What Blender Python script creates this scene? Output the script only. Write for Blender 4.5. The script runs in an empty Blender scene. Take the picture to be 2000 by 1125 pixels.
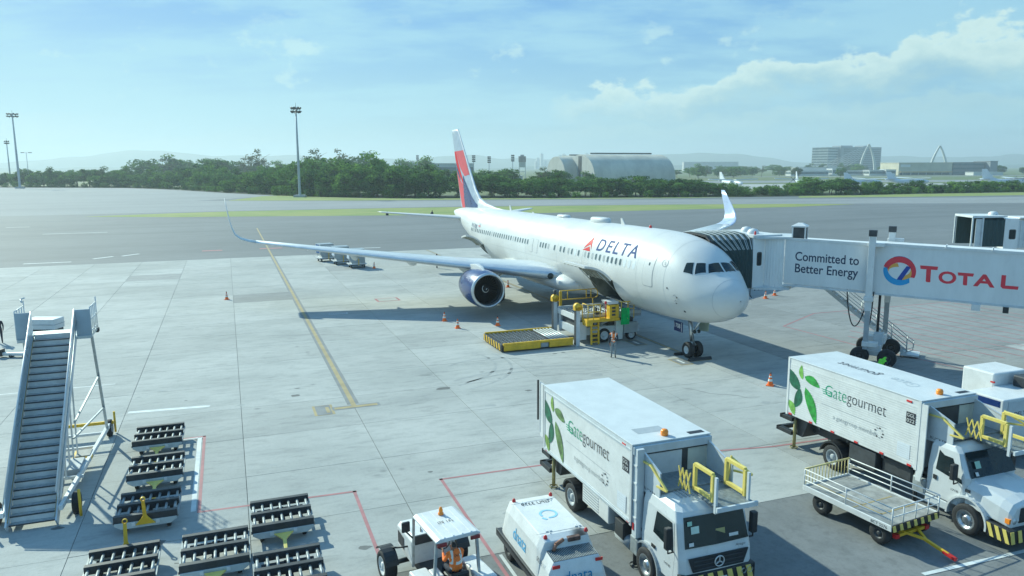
import bpy, bmesh, math, random
import numpy as np
from mathutils import Vector, Matrix, noise as mnoise

random.seed(7)
scn = bpy.context.scene
COL = scn.collection
R = math.radians

# ------------------------------------------------------------------ camera
cam_d = bpy.data.cameras.new('camera')
cam_d.sensor_width = 36.0
cam_d.lens = 1468.0 / 2000.0 * 36.0
cam_d.clip_start = 0.5
cam_d.clip_end = 30000.0
cam = bpy.data.objects.new('camera', cam_d)
COL.objects.link(cam)
PITCH, ROLL = -0.1595, -0.0036
_f = Vector((0, math.cos(PITCH), math.sin(PITCH)))
_r = Vector((1, 0, 0))
_u = _r.cross(_f)
_r2 = _r * math.cos(ROLL) + _u * math.sin(ROLL)
_u2 = -_r * math.sin(ROLL) + _u * math.cos(ROLL)
cam.matrix_world = Matrix(((_r2.x, _u2.x, -_f.x, 0), (_r2.y, _u2.y, -_f.y, 0), (_r2.z, _u2.z, -_f.z, 11.15), (0, 0, 0, 1)))
scn.camera = cam

# ------------------------------------------------------------------ sky
SUN = Vector((-0.631, 0.575, 0.5225)).normalized()
world = bpy.data.worlds.new('World')
scn.world = world
world.use_nodes = True
wt = world.node_tree
for nd in list(wt.nodes):
    wt.nodes.remove(nd)


class NT:
    """small helper to write node graphs as expressions"""
    def __init__(s, tree):
        s.t = tree

    def n(s, typ, ins=None, **props):
        nd = s.t.nodes.new(typ)
        for k, v in props.items():
            setattr(nd, k, v)
        for k, v in (ins or {}).items():
            if isinstance(v, bpy.types.NodeSocket):
                s.t.links.new(v, nd.inputs[k])
            else:
                nd.inputs[k].default_value = v
        return nd

    def m(s, op, a, b=0.0, c=0.0):
        return s.n('ShaderNodeMath', {0: a, 1: b, 2: c}, operation=op).outputs[0]

    def ss(s, x, lo, hi):
        nd = s.n('ShaderNodeMapRange', {0: x, 1: lo, 2: hi, 3: 0.0, 4: 1.0}, interpolation_type='SMOOTHSTEP')
        return nd.outputs[0]

    def mix(s, f, a, b, blend='MIX'):
        nd = s.n('ShaderNodeMix', data_type='RGBA', blend_type=blend)
        for k, v in ((0, f), (6, a), (7, b)):
            if isinstance(v, bpy.types.NodeSocket):
                s.t.links.new(v, nd.inputs[k])
            else:
                nd.inputs[k].default_value = v
        return nd.outputs[2]

    def noise(s, vec, scale, detail=4, rough=0.55, w=None):
        nd = s.n('ShaderNodeTexNoise', {'Vector': vec, 'Scale': scale, 'Detail': detail, 'Roughness': rough})
        return nd.outputs[0]


g_ = NT(wt)
sky = g_.n('ShaderNodeTexSky', sky_type='NISHITA', sun_disc=False, sun_elevation=math.asin(SUN.z),
           sun_rotation=math.atan2(SUN.x, SUN.y), altitude=10, air_density=1.0, dust_density=0.6, ozone_density=2.0)
tc = g_.n('ShaderNodeTexCoord')
sep = g_.n('ShaderNodeSeparateXYZ', {0: tc.outputs['Generated']})
X_, Y_, Z_ = sep.outputs
az = g_.m('ARCTAN2', X_, Y_)
el = g_.m('ARCSINE', Z_)
# gradient of hazy tropical air
col = sky.outputs[0]
hor = g_.ss(el, 0.30, 0.0)
base = g_.mix(hor, (0.55, 2.1, 6.2, 1), (2.4, 4.2, 5.9, 1))
col = g_.mix(0.84, col, base)
# cumulus banks low over the horizon, thicker on some bearings than on others
pres = g_.m('MULTIPLY_ADD', g_.m('SINE', g_.m('MULTIPLY_ADD', az, 2.0, 0.15)), 0.5, 0.5)
cv = g_.n('ShaderNodeCombineXYZ', {0: az, 1: g_.m('MULTIPLY', el, 1.7), 2: 0.37}).outputs[0]
n1 = g_.noise(cv, 6.5, 9, 0.52)
n1b = g_.noise(cv, 30.0, 6, 0.6)


def bank(base, slope, h_up, h_dn, thr, fade):
    c = g_.m('MULTIPLY_ADD', g_.m('SINE', g_.m('MULTIPLY_ADD', az, 1.9, -0.1)), slope, base)
    top = g_.m('ADD', c, g_.m('ADD', g_.m('MULTIPLY', g_.m('SUBTRACT', n1, 0.5), h_up), g_.m('MULTIPLY', g_.m('SUBTRACT', n1b, 0.5), h_up * 0.48)))
    dv = g_.m('SUBTRACT', top, el)                       # positive below the top of the bank
    edge = g_.ss(dv, 0.0, 0.012)                          # crisp upper edge
    under = g_.ss(dv, h_dn, h_dn * 0.25)                  # melts away below
    here = g_.ss(g_.m('ADD', pres, g_.m('MULTIPLY', g_.m('SUBTRACT', n1, 0.5), 0.8)), thr, thr + fade)
    lit = g_.ss(dv, 0.05, 0.0)
    return g_.m('MULTIPLY', g_.m('MULTIPLY', edge, under), here), lit


b1, l1 = bank(0.098, 0.062, 0.14, 0.075, 0.56, 0.14)
b2, l2 = bank(0.052, 0.034, 0.10, 0.060, 0.50, 0.2)
# thin high cloud
cz = g_.m('ADD', g_.m('MAXIMUM', Z_, 0.0), 0.16)
cp = g_.n('ShaderNodeCombineXYZ', {0: g_.m('DIVIDE', X_, cz), 1: g_.m('MULTIPLY', g_.m('DIVIDE', Y_, cz), 1.7), 2: 1.3}).outputs[0]
n2 = g_.noise(cp, 0.9, 7, 0.5)
n3 = g_.noise(cp, 3.3, 6, 0.6)
cir = g_.ss(g_.m('ADD', g_.m('MULTIPLY', n2, 0.8), g_.m('MULTIPLY', n3, 0.34)), 0.46, 0.66)
# small scattered puffs
n4 = g_.noise(cv, 15.0, 7, 0.58)
puff = g_.m('MULTIPLY', g_.ss(n4, 0.585, 0.68), g_.m('MULTIPLY', g_.ss(el, 0.07, 0.1), g_.ss(el, 0.2, 0.15)))
col = g_.mix(g_.m('MULTIPLY', cir, 0.7), col, (3.5, 5.3, 6.8, 1))
col = g_.mix(g_.m('MULTIPLY', puff, 0.55), col, (5.2, 6.3, 6.8, 1))
col = g_.mix(g_.m('MULTIPLY', b2, 0.55), col, g_.mix(l2, (3.0, 4.5, 5.4, 1), (4.3, 5.5, 6.1, 1)))
col = g_.mix(g_.m('MULTIPLY', b1, 0.93), col, g_.mix(l1, (3.5, 4.7, 5.5, 1), (6.0, 6.7, 6.9, 1)))
bg = g_.n('ShaderNodeBackground', {'Color': col, 'Strength': 0.1})
wo = g_.n('ShaderNodeOutputWorld', {0: bg.outputs[0]})

# ------------------------------------------------------------------ sun
sun_d = bpy.data.lights.new('sun', 'SUN')
sun_d.energy = 4.6
sun_d.angle = R(0.6)
sun_d.color = (1.0, 0.965, 0.9)
sun = bpy.data.objects.new('sun', sun_d)
sun.rotation_euler = SUN.to_track_quat('Z', 'Y').to_euler()
COL.objects.link(sun)

# ------------------------------------------------------------------ exposure
vs = scn.view_settings
vs.view_transform = 'Standard'
vs.look = 'None'
vs.gamma = 1.0
vs.use_curve_mapping = False
vs.exposure = 0.45
vs.use_white_balance = True
vs.white_balance_temperature = 6420
vs.white_balance_tint = -11
scn.render.engine = 'CYCLES'
scn.cycles.use_denoising = True
scn.cycles.max_bounces = 6
scn.cycles.diffuse_bounces = 3
scn.cycles.glossy_bounces = 3
scn.cycles.transmission_bounces = 4
scn.cycles.transparent_max_bounces = 6
scn.cycles.volume_bounces = 0
scn.cycles.caustics_reflective = False
scn.cycles.caustics_refractive = False

# ------------------------------------------------------------------ materials
MATS = {}


def MT(name, col, rough=0.5, metal=0.0, var=0.1, scale=2.0, bump=0.0, bscale=20.0, coat=0.0, stretch=(1, 1, 1), dirt=0.0, spec=0.5, emit=None):
    if name in MATS:
        return MATS[name]
    m = bpy.data.materials.new(name)
    m.use_nodes = True
    t = m.node_tree
    q = NT(t)
    b = t.nodes['Principled BSDF']
    b.inputs['Roughness'].default_value = rough
    b.inputs['Metallic'].default_value = metal
    b.inputs['Coat Weight'].default_value = coat
    b.inputs['Specular IOR Level'].default_value = spec
    c = q.n('ShaderNodeTexCoord').outputs['Object']
    mp = q.n('ShaderNodeMapping', {'Vector': c, 'Scale': stretch}).outputs[0]
    nz = q.noise(mp, scale, 6, 0.6)
    lo = tuple(max(0, x * (1 - var)) for x in col) + (1,)
    hi = tuple(min(1, x * (1 + var)) for x in col) + (1,)
    cc = q.mix(q.ss(nz, 0.3, 0.7), lo, hi)
    if dirt:
        n2_ = q.noise(mp, scale * 3.7, 8, 0.7)
        cc = q.mix(q.m('MULTIPLY', q.ss(n2_, 0.5, 0.75), dirt), cc, (0.12, 0.11, 0.1, 1))
    t.links.new(cc, b.inputs['Base Color'])
    rr = q.m('MULTIPLY_ADD', nz, 0.25, rough - 0.125)
    t.links.new(rr, b.inputs['Roughness'])
    if bump:
        bn = q.n('ShaderNodeBump', {'Strength': bump, 'Distance': 0.02, 'Height': q.noise(mp, bscale, 6, 0.6)})
        t.links.new(bn.outputs[0], b.inputs['Normal'])
    if emit:
        b.inputs['Emission Color'].default_value = emit[0]
        b.inputs['Emission Strength'].default_value = emit[1]
    MATS[name] = m
    return m


WHITE = MT('white_paint', (.67, .68, .67), .42, var=.06, dirt=.15, coat=.1)
PLANE = MT('aircraft_white', (.62, .625, .61), .42, var=.05, scale=.4, coat=.08, dirt=.03, spec=.3)
GREYP = MT('grey_paint', (.36, .39, .41), .45, var=.1, dirt=.1)
LGREY = MT('light_grey_paint', (.56, .60, .62), .45, var=.08, dirt=.1)
STEEL = MT('bare_metal', (.55, .58, .60), .32, metal=.85, var=.1)
GALV = MT('galvanised_steel', (.42, .46, .47), .45, metal=.5, var=.15, scale=6)
ALU = MT('polished_aluminium', (.68, .69, .69), .34, metal=.45, var=.06)
BLACK = MT('black_paint', (.02, .022, .025), .5, var=.2)
DKMET = MT('dark_steel', (.045, .05, .055), .5, var=.3, dirt=.1)
RUBBER = MT('tyre_rubber', (.022, .023, .025), .8, var=.3, scale=8)
GLASS = MT('dark_glass', (.012, .022, .026), .08, var=.2, spec=.42)
YELLOW = MT('yellow_paint', (.72, .45, .03), .45, var=.12, dirt=.12)
PALEY = MT('pale_yellow_paint', (.74, .60, .16), .45, var=.1, dirt=.1)
RED = MT('red_plastic', (.55, .03, .03), .35, var=.1)
ORANGE = MT('orange_plastic', (.85, .16, .02), .45, var=.1)
AMBER = MT('amber_lens', (.9, .28, .03), .2, var=.1)
NAVY = MT('navy_paint', (.008, .02, .10), .3, var=.1, coat=.3)
BLUE = MT('blue_paint', (.008, .034, .15), .3, var=.1, coat=.3)
SKYB = MT('sky_blue_print', (.10, .42, .72), .45, var=.05)
TEALB = MT('blue_print', (.03, .22, .45), .45, var=.05)
INK = MT('black_print', (.02, .022, .03), .5, var=.1)
GREENP = MT('green_print', (.03, .30, .16), .45, var=.05)
LEAF1 = MT('printed_leaf_green', (.05, .30, .05), .45, var=.35, scale=5)
LEAF2 = MT('printed_leaf_dark', (.02, .12, .06), .45, var=.4, scale=5)
LEAF3 = MT('printed_leaf_pale', (.20, .42, .08), .45, var=.3, scale=5)
DRED = MT('fin_red', (.55, .015, .025), .55, var=.06, spec=.2)
PINKR = MT('fin_pale_red', (.58, .10, .12), .55, var=.06, spec=.2)
GREYD = MT('slate_print', (.10, .13, .20), .4, var=.1)
SKIN = MT('skin', (.26, .13, .08), .55, var=.08)
VESTO = MT('orange_vest', (.95, .22, .04), .7, var=.15, scale=12)
VESTG = MT('lime_vest', (.25, .75, .05), .7, var=.15, scale=12)
REFL = MT('reflective_tape', (.75, .76, .70), .4, var=.05)
CLOTH = MT('grey_trousers', (.22, .25, .26), .85, var=.2, scale=14, bump=.4)
DCLOTH = MT('dark_cloth', (.03, .035, .05), .85, var=.25, scale=14, bump=.4)
GREENT = MT('green_tarp', (.02, .45, .10), .55, var=.2, scale=5)
CONC2 = MT('concrete_block', (.40, .41, .40), .8, var=.15, bump=.3)
WOODP = MT('plywood_deck', (.30, .30, .28), .7, var=.25, scale=3, dirt=.2)

# ------------------------------------------------------------------ mesh builder
def rotz(a):
    return Matrix.Rotation(a, 3, 'Z')


class MB:
    def __init__(s):
        s.v, s.f, s.s, s.mi, s.cur = [], [], [], [], 0

    def add(s, vs_, fs, smooth=False):
        o = len(s.v)
        s.v += [tuple(v) for v in vs_]
        for f in fs:
            s.f.append([i + o for i in f])
            s.s.append(smooth)
            s.mi.append(s.cur)
        return s

    def bx(s, x0, x1, y0, y1, z0, z1):
        v = [(x0, y0, z0), (x1, y0, z0), (x1, y1, z0), (x0, y1, z0), (x0, y0, z1), (x1, y0, z1), (x1, y1, z1), (x0, y1, z1)]
        return s.add(v, [(0, 3, 2, 1), (4, 5, 6, 7), (0, 1, 5, 4), (1, 2, 6, 5), (2, 3, 7, 6), (3, 0, 4, 7)])

    def bar(s, p, q, w, h=None, up=(0, 0, 1)):
        h = h or w
        p, q, up = Vector(p), Vector(q), Vector(up)
        d = (q - p).normalized()
        if abs(d.dot(up)) > .98:
            up = Vector((1, 0, 0))
        a = d.cross(up).normalized() * (w / 2)
        b = a.cross(d).normalized() * (h / 2)
        v = [p - a - b, p + a - b, p + a + b, p - a + b, q - a - b, q + a - b, q + a + b, q - a + b]
        return s.add(v, [(0, 1, 2, 3), (7, 6, 5, 4), (0, 4, 5, 1), (1, 5, 6, 2), (2, 6, 7, 3), (3, 7, 4, 0)])

    def tube(s, p, q, r, n=8, r2=None, cap=True):
        p, q = Vector(p), Vector(q)
        r2 = r if r2 is None else r2
        d = (q - p).normalized()
        up = Vector((0, 0, 1)) if abs(d.z) < .95 else Vector((1, 0, 0))
        a = d.cross(up).normalized()
        b = d.cross(a).normalized()
        v = []
        for c, rr in ((p, r), (q, r2)):
            v += [c + (a * math.cos(2 * math.pi * i / n) + b * math.sin(2 * math.pi * i / n)) * rr for i in range(n)]
        o = len(s.v)
        s.add(v, [(i, (i + 1) % n, n + (i + 1) % n, n + i) for i in range(n)], True)
        if cap:
            s.add([], [])
            for fc in ([o + i for i in range(n)][::-1], [o + n + i for i in range(n)]):
                s.f.append(fc); s.s.append(False); s.mi.append(s.cur)
        return s

    def pipe(s, pts, r, n=6):
        for a, b in zip(pts[:-1], pts[1:]):
            s.tube(a, b, r, n)
        return s

    def prism(s, poly, axis, a, b):
        """extrude a 2-D polygon: axis 'y' takes (x,z), 'x' takes (y,z), 'z' takes (x,y)"""
        def P(u, v, w):
            return {'y': (u, w, v), 'x': (w, u, v), 'z': (u, v, w)}[axis]
        n = len(poly)
        v = [P(u, w, a) for u, w in poly] + [P(u, w, b) for u, w in poly]
        return s.add(v, [list(range(n)), list(range(2 * n - 1, n - 1, -1))] + [(i, n + i, n + (i + 1) % n, (i + 1) % n) for i in range(n)])

    def lathe(s, prof, c, d, n=24):
        """prof: (radius, distance along d) rings"""
        c, d = Vector(c), Vector(d).normalized()
        up = Vector((0, 0, 1)) if abs(d.z) < .95 else Vector((1, 0, 0))
        a = d.cross(up).normalized()
        b = d.cross(a).normalized()
        v = []
        for r, h in prof:
            v += [c + d * h + (a * math.cos(2 * math.pi * i / n) + b * math.sin(2 * math.pi * i / n)) * r for i in range(n)]
        fs = []
        for k in range(len(prof) - 1):
            fs += [(k * n + i, k * n + (i + 1) % n, (k + 1) * n + (i + 1) % n, (k + 1) * n + i) for i in range(n)]
        return s.add(v, fs, True)

    def loft(s, rings, cap=True, smooth=True, closed=True):
        n = len(rings[0])
        v = [p for r in rings for p in r]
        fs = []
        m = n if closed else n - 1
        for k in range(len(rings) - 1):
            fs += [(k * n + i, k * n + (i + 1) % n, (k + 1) * n + (i + 1) % n, (k + 1) * n + i) for i in range(m)]
        o = len(s.v)
        s.add(v, fs, smooth)
        if cap:
            L = len(rings)
            for fc in ([o + i for i in range(n)][::-1], [o + (L - 1) * n + i for i in range(n)]):
                s.f.append(fc); s.s.append(False); s.mi.append(s.cur)
        return s

    def xf(s, M, start=0):
        M = M if isinstance(M, Matrix) else Matrix(M)
        for i in range(start, len(s.v)):
            s.v[i] = tuple(M @ Vector(s.v[i]))
        return s

    def build(s, name, mats, parent=None, bev=0.0, fixn=True):
        me = bpy.data.meshes.new(name)
        me.from_pydata(s.v, [], s.f)
        mats = mats if isinstance(mats, (list, tuple)) else [mats]
        for m in mats:
            me.materials.append(m)
        me.polygons.foreach_set('use_smooth', s.s)
        me.polygons.foreach_set('material_index', s.mi)
        if fixn:
            bm = bmesh.new()
            bm.from_mesh(me)
            bmesh.ops.recalc_face_normals(bm, faces=bm.faces)
            bm.to_mesh(me)
            bm.free()
        me.update()
        o = bpy.data.objects.new(name, me)
        COL.objects.link(o)
        if parent:
            o.parent = parent
        if bev:
            b = o.modifiers.new('bevel', 'BEVEL')
            b.width = bev
            b.segments = 2
            b.limit_method = 'ANGLE'
            b.angle_limit = R(40)
        return o


def tag(o, label=None, cat=None, group=None, kind=None):
    for k, v in (('label', label), ('category', cat), ('group', group), ('kind', kind)):
        if v:
            o[k] = v
    return o


def thing(name, label, cat, loc=(0, 0, 0), rz=0.0, group=None):
    o = bpy.data.objects.new(name, None)
    COL.objects.link(o)
    o.empty_display_size = .3
    o.location = loc
    o.rotation_euler = (0, 0, rz)
    return tag(o, label, cat, group)


def copy_tree(o, parent=None):
    c = o.copy()
    COL.objects.link(c)
    c.parent = parent
    for ch in [x for x in KIDS(o)]:
        copy_tree(ch, c)
    return c


def KIDS(o):
    return [x for x in bpy.data.objects if x.parent == o]


# stand frame: a runs along the aircraft stands towards the terminal, l across them to the right
AST = math.radians(159.31)
DV = Vector((math.sin(AST), math.cos(AST), 0))
NV = Vector((-math.cos(AST), math.sin(AST), 0))
RZ = math.atan2(DV.y, DV.x)       # local +x = towards the terminal, local +y = right


def S(a, l, z=0.0):
    p = DV * a + NV * l
    return Vector((p.x, p.y, z))


def text(s, parent, mat, org, xd, yd, size, name='lettering', xs=1.0, bold=0.0, shear=0.0, align='LEFT', space=1.0, sub=None, fn=None, depth=0.0):
    """flat print: org = baseline start, xd / yd = writing and up directions in the parent's frame"""
    cu = bpy.data.curves.new(name, 'FONT')
    cu.body = s
    cu.size = size
    cu.align_x = align
    cu.shear = shear
    cu.offset = bold
    cu.space_character = space
    cu.resolution_u = 3
    ob = bpy.data.objects.new(name, cu)
    COL.objects.link(ob)
    dg = bpy.context.evaluated_depsgraph_get()
    me = bpy.data.meshes.new_from_object(ob.evaluated_get(dg))
    bpy.data.objects.remove(ob)
    if sub:
        bm = bmesh.new()
        bm.from_mesh(me)
        bmesh.ops.triangulate(bm, faces=bm.faces)
        for _ in range(5):
            es = [e for e in bm.edges if e.calc_length() > sub]
            if not es:
                break
            bmesh.ops.subdivide_edges(bm, edges=es, cuts=1)
            bmesh.ops.triangulate(bm, faces=bm.faces)
        bm.to_mesh(me)
        bm.free()
    org, xd, yd = Vector(org), Vector(xd).normalized(), Vector(yd).normalized()
    for v in me.vertices:
        if fn:
            v.co = fn(v.co.x * xs, v.co.y)
        else:
            v.co = org + xd * (v.co.x * xs) + yd * v.co.y
    me.materials.clear()
    me.materials.append(mat)
    me.name = name
    o = bpy.data.objects.new(name, me)
    COL.objects.link(o)
    o.parent = parent
    return o


def wheel(parent, c, r, w, axis=(0, 1, 0), rim=.55, rmat=None, name='wheel', out=1):
    """tyre as part with its rim as sub-part; out = side the rim dish shows on"""
    c, ax_ = Vector(c), Vector(axis).normalized()
    m = MB()
    h = w / 2
    m.lathe([(r * rim, -h * .9), (r * .9, -h), (r * .97, -h * .8), (r, -h * .45), (r, h * .45), (r * .97, h * .8), (r * .9, h), (r * rim, h * .9), (r * rim, -h * .9)], c, ax_, 24)
    t = m.build(name, RUBBER, parent)
    m = MB()
    k = out
    m.lathe([(r * rim, -h * .8), (r * rim, h * .8)], c, ax_, 20)
    m.lathe([(r * rim * 1.03, k * h * .92), (r * rim * .85, k * h * .92), (r * rim * .78, k * h * .45), (r * rim * .42, k * h * .35), (r * rim * .40, k * h * .8), (r * rim * .3, k * h * .9), (0.001, k * h * .92)], c, ax_, 20)
    a = ax_.cross(Vector((0, 0, 1))).normalized()
    b = ax_.cross(a).normalized()
    for i in range(8):
        an = i * math.pi / 4
        p = c + ax_ * (k * h * .4) + (a * math.cos(an) + b * math.sin(an)) * r * rim * .6
        m.tube(p, p + ax_ * (k * h * .22), r * rim * .06, 5)
    m.build('rim', rmat or LGREY, t)
    return t

# ================================================================== SETTING
def surf_mat(name, c1, c2, c3, sc_, stain=0.3, streak=None, rnd=0.0, rough=.85, bump=.25, stain_col=(.12, .13, .13, 1)):
    m = bpy.data.materials.new(name)
    m.use_nodes = True
    t = m.node_tree
    q = NT(t)
    b = t.nodes['Principled BSDF']
    geo = q.n('ShaderNodeNewGeometry').outputs['Position']
    mp = q.n('ShaderNodeMapping', {'Vector': geo, 'Rotation': (0, 0, -RZ)}).outputs[0]
    big = q.noise(mp, sc_, 6, .6)
    st = q.n('ShaderNodeMapping', {'Vector': mp, 'Scale': (streak or (1, 1, 1))}).outputs[0]
    mid = q.noise(st, sc_ * 6, 8, .65)
    fine = q.noise(mp, 9.0, 6, .7)
    c = q.mix(q.ss(big, .3, .7), c1 + (1,), c2 + (1,))
    c = q.mix(q.m('MULTIPLY', q.ss(mid, .42, .72), .55), c, c3 + (1,))
    c = q.mix(q.m('MULTIPLY', q.ss(fine, .45, .75), .22), c, tuple(x * .55 for x in c3) + (1,))
    s3 = q.noise(st, 2.6, 7, .7)
    c = q.mix(q.m('MULTIPLY', q.ss(s3, .46, .70), .42), c, tuple(x * .72 for x in c3) + (1,))
    sp = q.noise(st, .55, 9, .72)
    c = q.mix(q.m('MULTIPLY', q.ss(sp, .60, .76), stain), c, stain_col)
    vo = q.n('ShaderNodeTexVoronoi', {'Vector': mp, 'Scale': .55, 'Randomness': 1.0}).outputs['Distance']
    spot = q.m('MULTIPLY', q.ss(q.m('ADD', vo, q.m('MULTIPLY', fine, .10)), .17, .07), q.ss(q.noise(mp, .13, 2, .5), .50, .62))
    c = q.mix(q.m('MULTIPLY', spot, .55), c, stain_col)
    if rnd:
        oi = q.n('ShaderNodeObjectInfo').outputs['Random']
        sc2 = q.m('MULTIPLY_ADD', oi, rnd, 1 - rnd * .55)
        hv = q.n('ShaderNodeHueSaturation', {'Color': c, 'Value': sc2}).outputs[0]
        c = hv
    t.links.new(c, b.inputs['Base Color'])
    b.inputs['Roughness'].default_value = rough
    b.inputs['Specular IOR Level'].default_value = .35
    bn = q.n('ShaderNodeBump', {'Strength': bump, 'Distance': .02, 'Height': fine})
    t.links.new(bn.outputs[0], b.inputs['Normal'])
    return m


CONC = surf_mat('concrete', (.46, .465, .44), (.36, .37, .35), (.27, .285, .275), .09, stain=.7, streak=(1, .3, 1), rnd=.14)
CONCD = surf_mat('old_concrete', (.31, .315, .305), (.25, .258, .25), (.20, .207, .20), .09, stain=.8, streak=(1, .3, 1), rnd=.14)
JOINT = surf_mat('joint_filler', (.17, .18, .175), (.12, .13, .125), (.09, .1, .1), .3)
ASPH = surf_mat('taxiway_asphalt', (.195, .208, .212), (.155, .168, .172), (.11, .12, .125), .02, stain=.3, streak=(1, .10, 1), rough=.8)
ASPHL = surf_mat('pale_asphalt', (.30, .31, .31), (.25, .262, .265), (.20, .212, .214), .012, stain=.3, streak=(1, .2, 1))
ROAD = surf_mat('service_road_asphalt', (.22, .23, .23), (.18, .19, .19), (.13, .14, .14), .12, stain=.6, stain_col=(.03, .035, .04, 1))
GRASSM = surf_mat('mown_grass', (.27, .30, .085), (.17, .25, .06), (.34, .32, .14), .07, stain=.4, streak=(1, .25, 1), stain_col=(.06, .13, .03, 1), bump=1.0)
FIELD = surf_mat('rough_field', (.13, .17, .06), (.17, .18, .08), (.09, .13, .045), .004, stain=.4, streak=(1, .2, 1), stain_col=(.07, .11, .04, 1))


def sheet(name, pts, z, mat, parent=None, kind=None):
    m = MB()
    m.add([(p[0], p[1], z) for p in pts], [list(range(len(pts)))])
    o = m.build(name, mat, parent)
    if o.data.polygons[0].normal.z < 0:
        o.data.flip_normals()
    if kind:
        o['kind'] = kind
    return o


def ssheet(name, pts, z, mat, parent=None, kind=None):
    return sheet(name, [S(a, l) for a, l in pts], z, mat, parent, kind)


ground = sheet('ground', [(-9000, -600), (9000, -600), (9000, 12000), (-9000, 12000)], -.14, FIELD, kind='structure')
# taxiway and the far apron are one big pavement
sheet('taxiway', [(-700, -200), (-700, 470), (-313, 463), (-275, 452.5), (-223, 440), (-183, 405), (-127.5, 342.5), (-95, 308.5), (-82, 296.5), (-56.8, 279.5), (-18.5, 273.8), (18.6, 273), (56, 274), (95, 280), (127, 287), (163, 300), (212, 313), (600, 330), (600, -200)], -.024, ASPH, kind='structure')
sheet('far_apron', [(-700, 235), (-700, 468), (-313, 461), (-275, 450.5), (-223, 438), (-183, 403), (-127.5, 341), (-95, 307), (-110, 262), (-52.8, 255), (20, 258), (120, 262), (190, 272), (600, 300), (600, 240), (101, 226), (45, 226), (-14, 219), (-75, 199), (-130, 176), (-300, 150), (-700, 140)], -.020, ASPHL, kind='structure')
sheet('grass_strip', [(-100.9, 177.5), (-84, 190.5), (-75.1, 196.6), (-42.2, 207.9), (-14.5, 215.5), (45.7, 224.4), (83.7, 226.3), (101.7, 223.4), (77.4, 209.1), (40.1, 196.4), (-12.1, 179.2), (-36.1, 177.7), (-67.1, 175.7), (-77, 174.4)], -.014, GRASSM, kind='structure')
sheet('grass_verge', [(-98.8, 263.2), (-100, 303), (-94.1, 311), (-80, 299), (-56.8, 282), (-21.8, 275), (90, 282), (60, 270), (-21.3, 263.8), (-52.8, 260.3)], -.013, GRASSM, kind='structure')
sheet('grass_field', [(102.7, 270.5), (110, 290), (160, 310), (230, 335), (600, 350), (600, 300), (194, 286.5), (149.4, 275.6)], -.013, GRASSM, kind='structure')
# airfield beyond the trees
sheet('distant_runway', [(60, 520), (1500, 560), (1500, 640), (60, 590)], -.10, ASPHL, kind='structure')
sheet('military_apron', [(90, 380), (700, 400), (700, 500), (90, 480)], -.09, CONC, kind='structure')
sheet('distant_taxiway', [(200, 800), (1600, 830), (1600, 880), (200, 840)], -.10, ASPHL, kind='structure')

apron = ssheet('apron', [(-100, -62), (-100, 84), (-19.3, 84), (-19.3, -62)], -.018, JOINT, kind='structure')
road = ssheet('service_road', [(-19.3, -60), (-19.3, 70), (10, 70), (10, -60)], -.008, ROAD, kind='structure')
ssheet('joint_crack', [(-19.36, -60), (-19.36, 70), (-19.3, 70), (-19.3, -60)], -.006, JOINT, road)

slab_me = slab_dk = None
far = MB()
cells = []
for i in range(19):
    a1 = -19.3 - 4.25 * i
    a0 = a1 - 4.25
    for j in range(-12, 17):
        l0 = .08 + 5 * j
        c = S((a0 + a1) / 2, l0 + 2.5)
        u = c.x / max(c.y, 1) if c.y > 3 else 99
        vis = c.y > 10 and abs(u) < .75
        cells.append((c.length if vis else 1e4 + c.length, a0, a1, l0, vis))
cells.sort()
n_slab = 0
for dist_, a0, a1, l0, vis in cells:
    if vis and n_slab < 280:
        if slab_me is None:
            slabs = []
            for mt in (CONC, CONCD):
                m = MB()
                m.bx(-2.114, 2.114, -2.489, 2.489, -.03, 0)
                o = m.build('slab', mt, apron)
                slabs.append(o.data)
                bpy.data.objects.remove(o)
            slab_me, slab_dk = slabs
        old = l0 > 30 or (a1 > -46 and l0 > 27) or (random.random() < .035 and l0 < 20)
        o = bpy.data.objects.new('slab', slab_dk if old else slab_me)
        COL.objects.link(o)
        o.parent = apron
        o.location = S((a0 + a1) / 2, l0 + 2.5, random.uniform(-.002, .002))
        o.rotation_euler = (random.uniform(-.0004, .0004), random.uniform(-.0004, .0004), RZ)
        n_slab += 1
    else:
        st = len(far.v)
        far.bx(-2.118, 2.118, -2.493, 2.493, -.012, 0)
        far.xf(Matrix.Translation(S((a0 + a1) / 2, l0 + 2.5)) @ Matrix.Rotation(RZ, 4, 'Z'), st)
far.build('far_slabs', CONC, apron)['kind'] = 'stuff'

# ---- painted markings
def pmat(n, c, wear=.5):
    m = MT(n, c, .7, var=.15, scale=1.5)
    return m
PY, PW, PR, PG = pmat('worn_yellow_line', (.36, .29, .15)), pmat('worn_white_line', (.60, .63, .62)), pmat('worn_red_line', (.36, .16, .165)), pmat('marking_dark_edge', (.20, .21, .21))


def line(name, pts, w, mat, z=.005, parent=apron):
    m = MB()
    for (a, l), (b, k) in zip(pts[:-1], pts[1:]):
        d = Vector((b - a, k - l)).normalized()
        n = Vector((-d.y, d.x)) * w / 2
        q = [(a + n.x, l + n.y), (b + n.x, k + n.y), (b - n.x, k - n.y), (a - n.x, l - n.y)]
        m.add([S(x, y, z) for x, y in q], [(0, 1, 2, 3)])
    o = m.build(name, mat, parent)
    for p in o.data.polygons:
        if p.normal.z < 0:
            p.flip()
    return o


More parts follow.
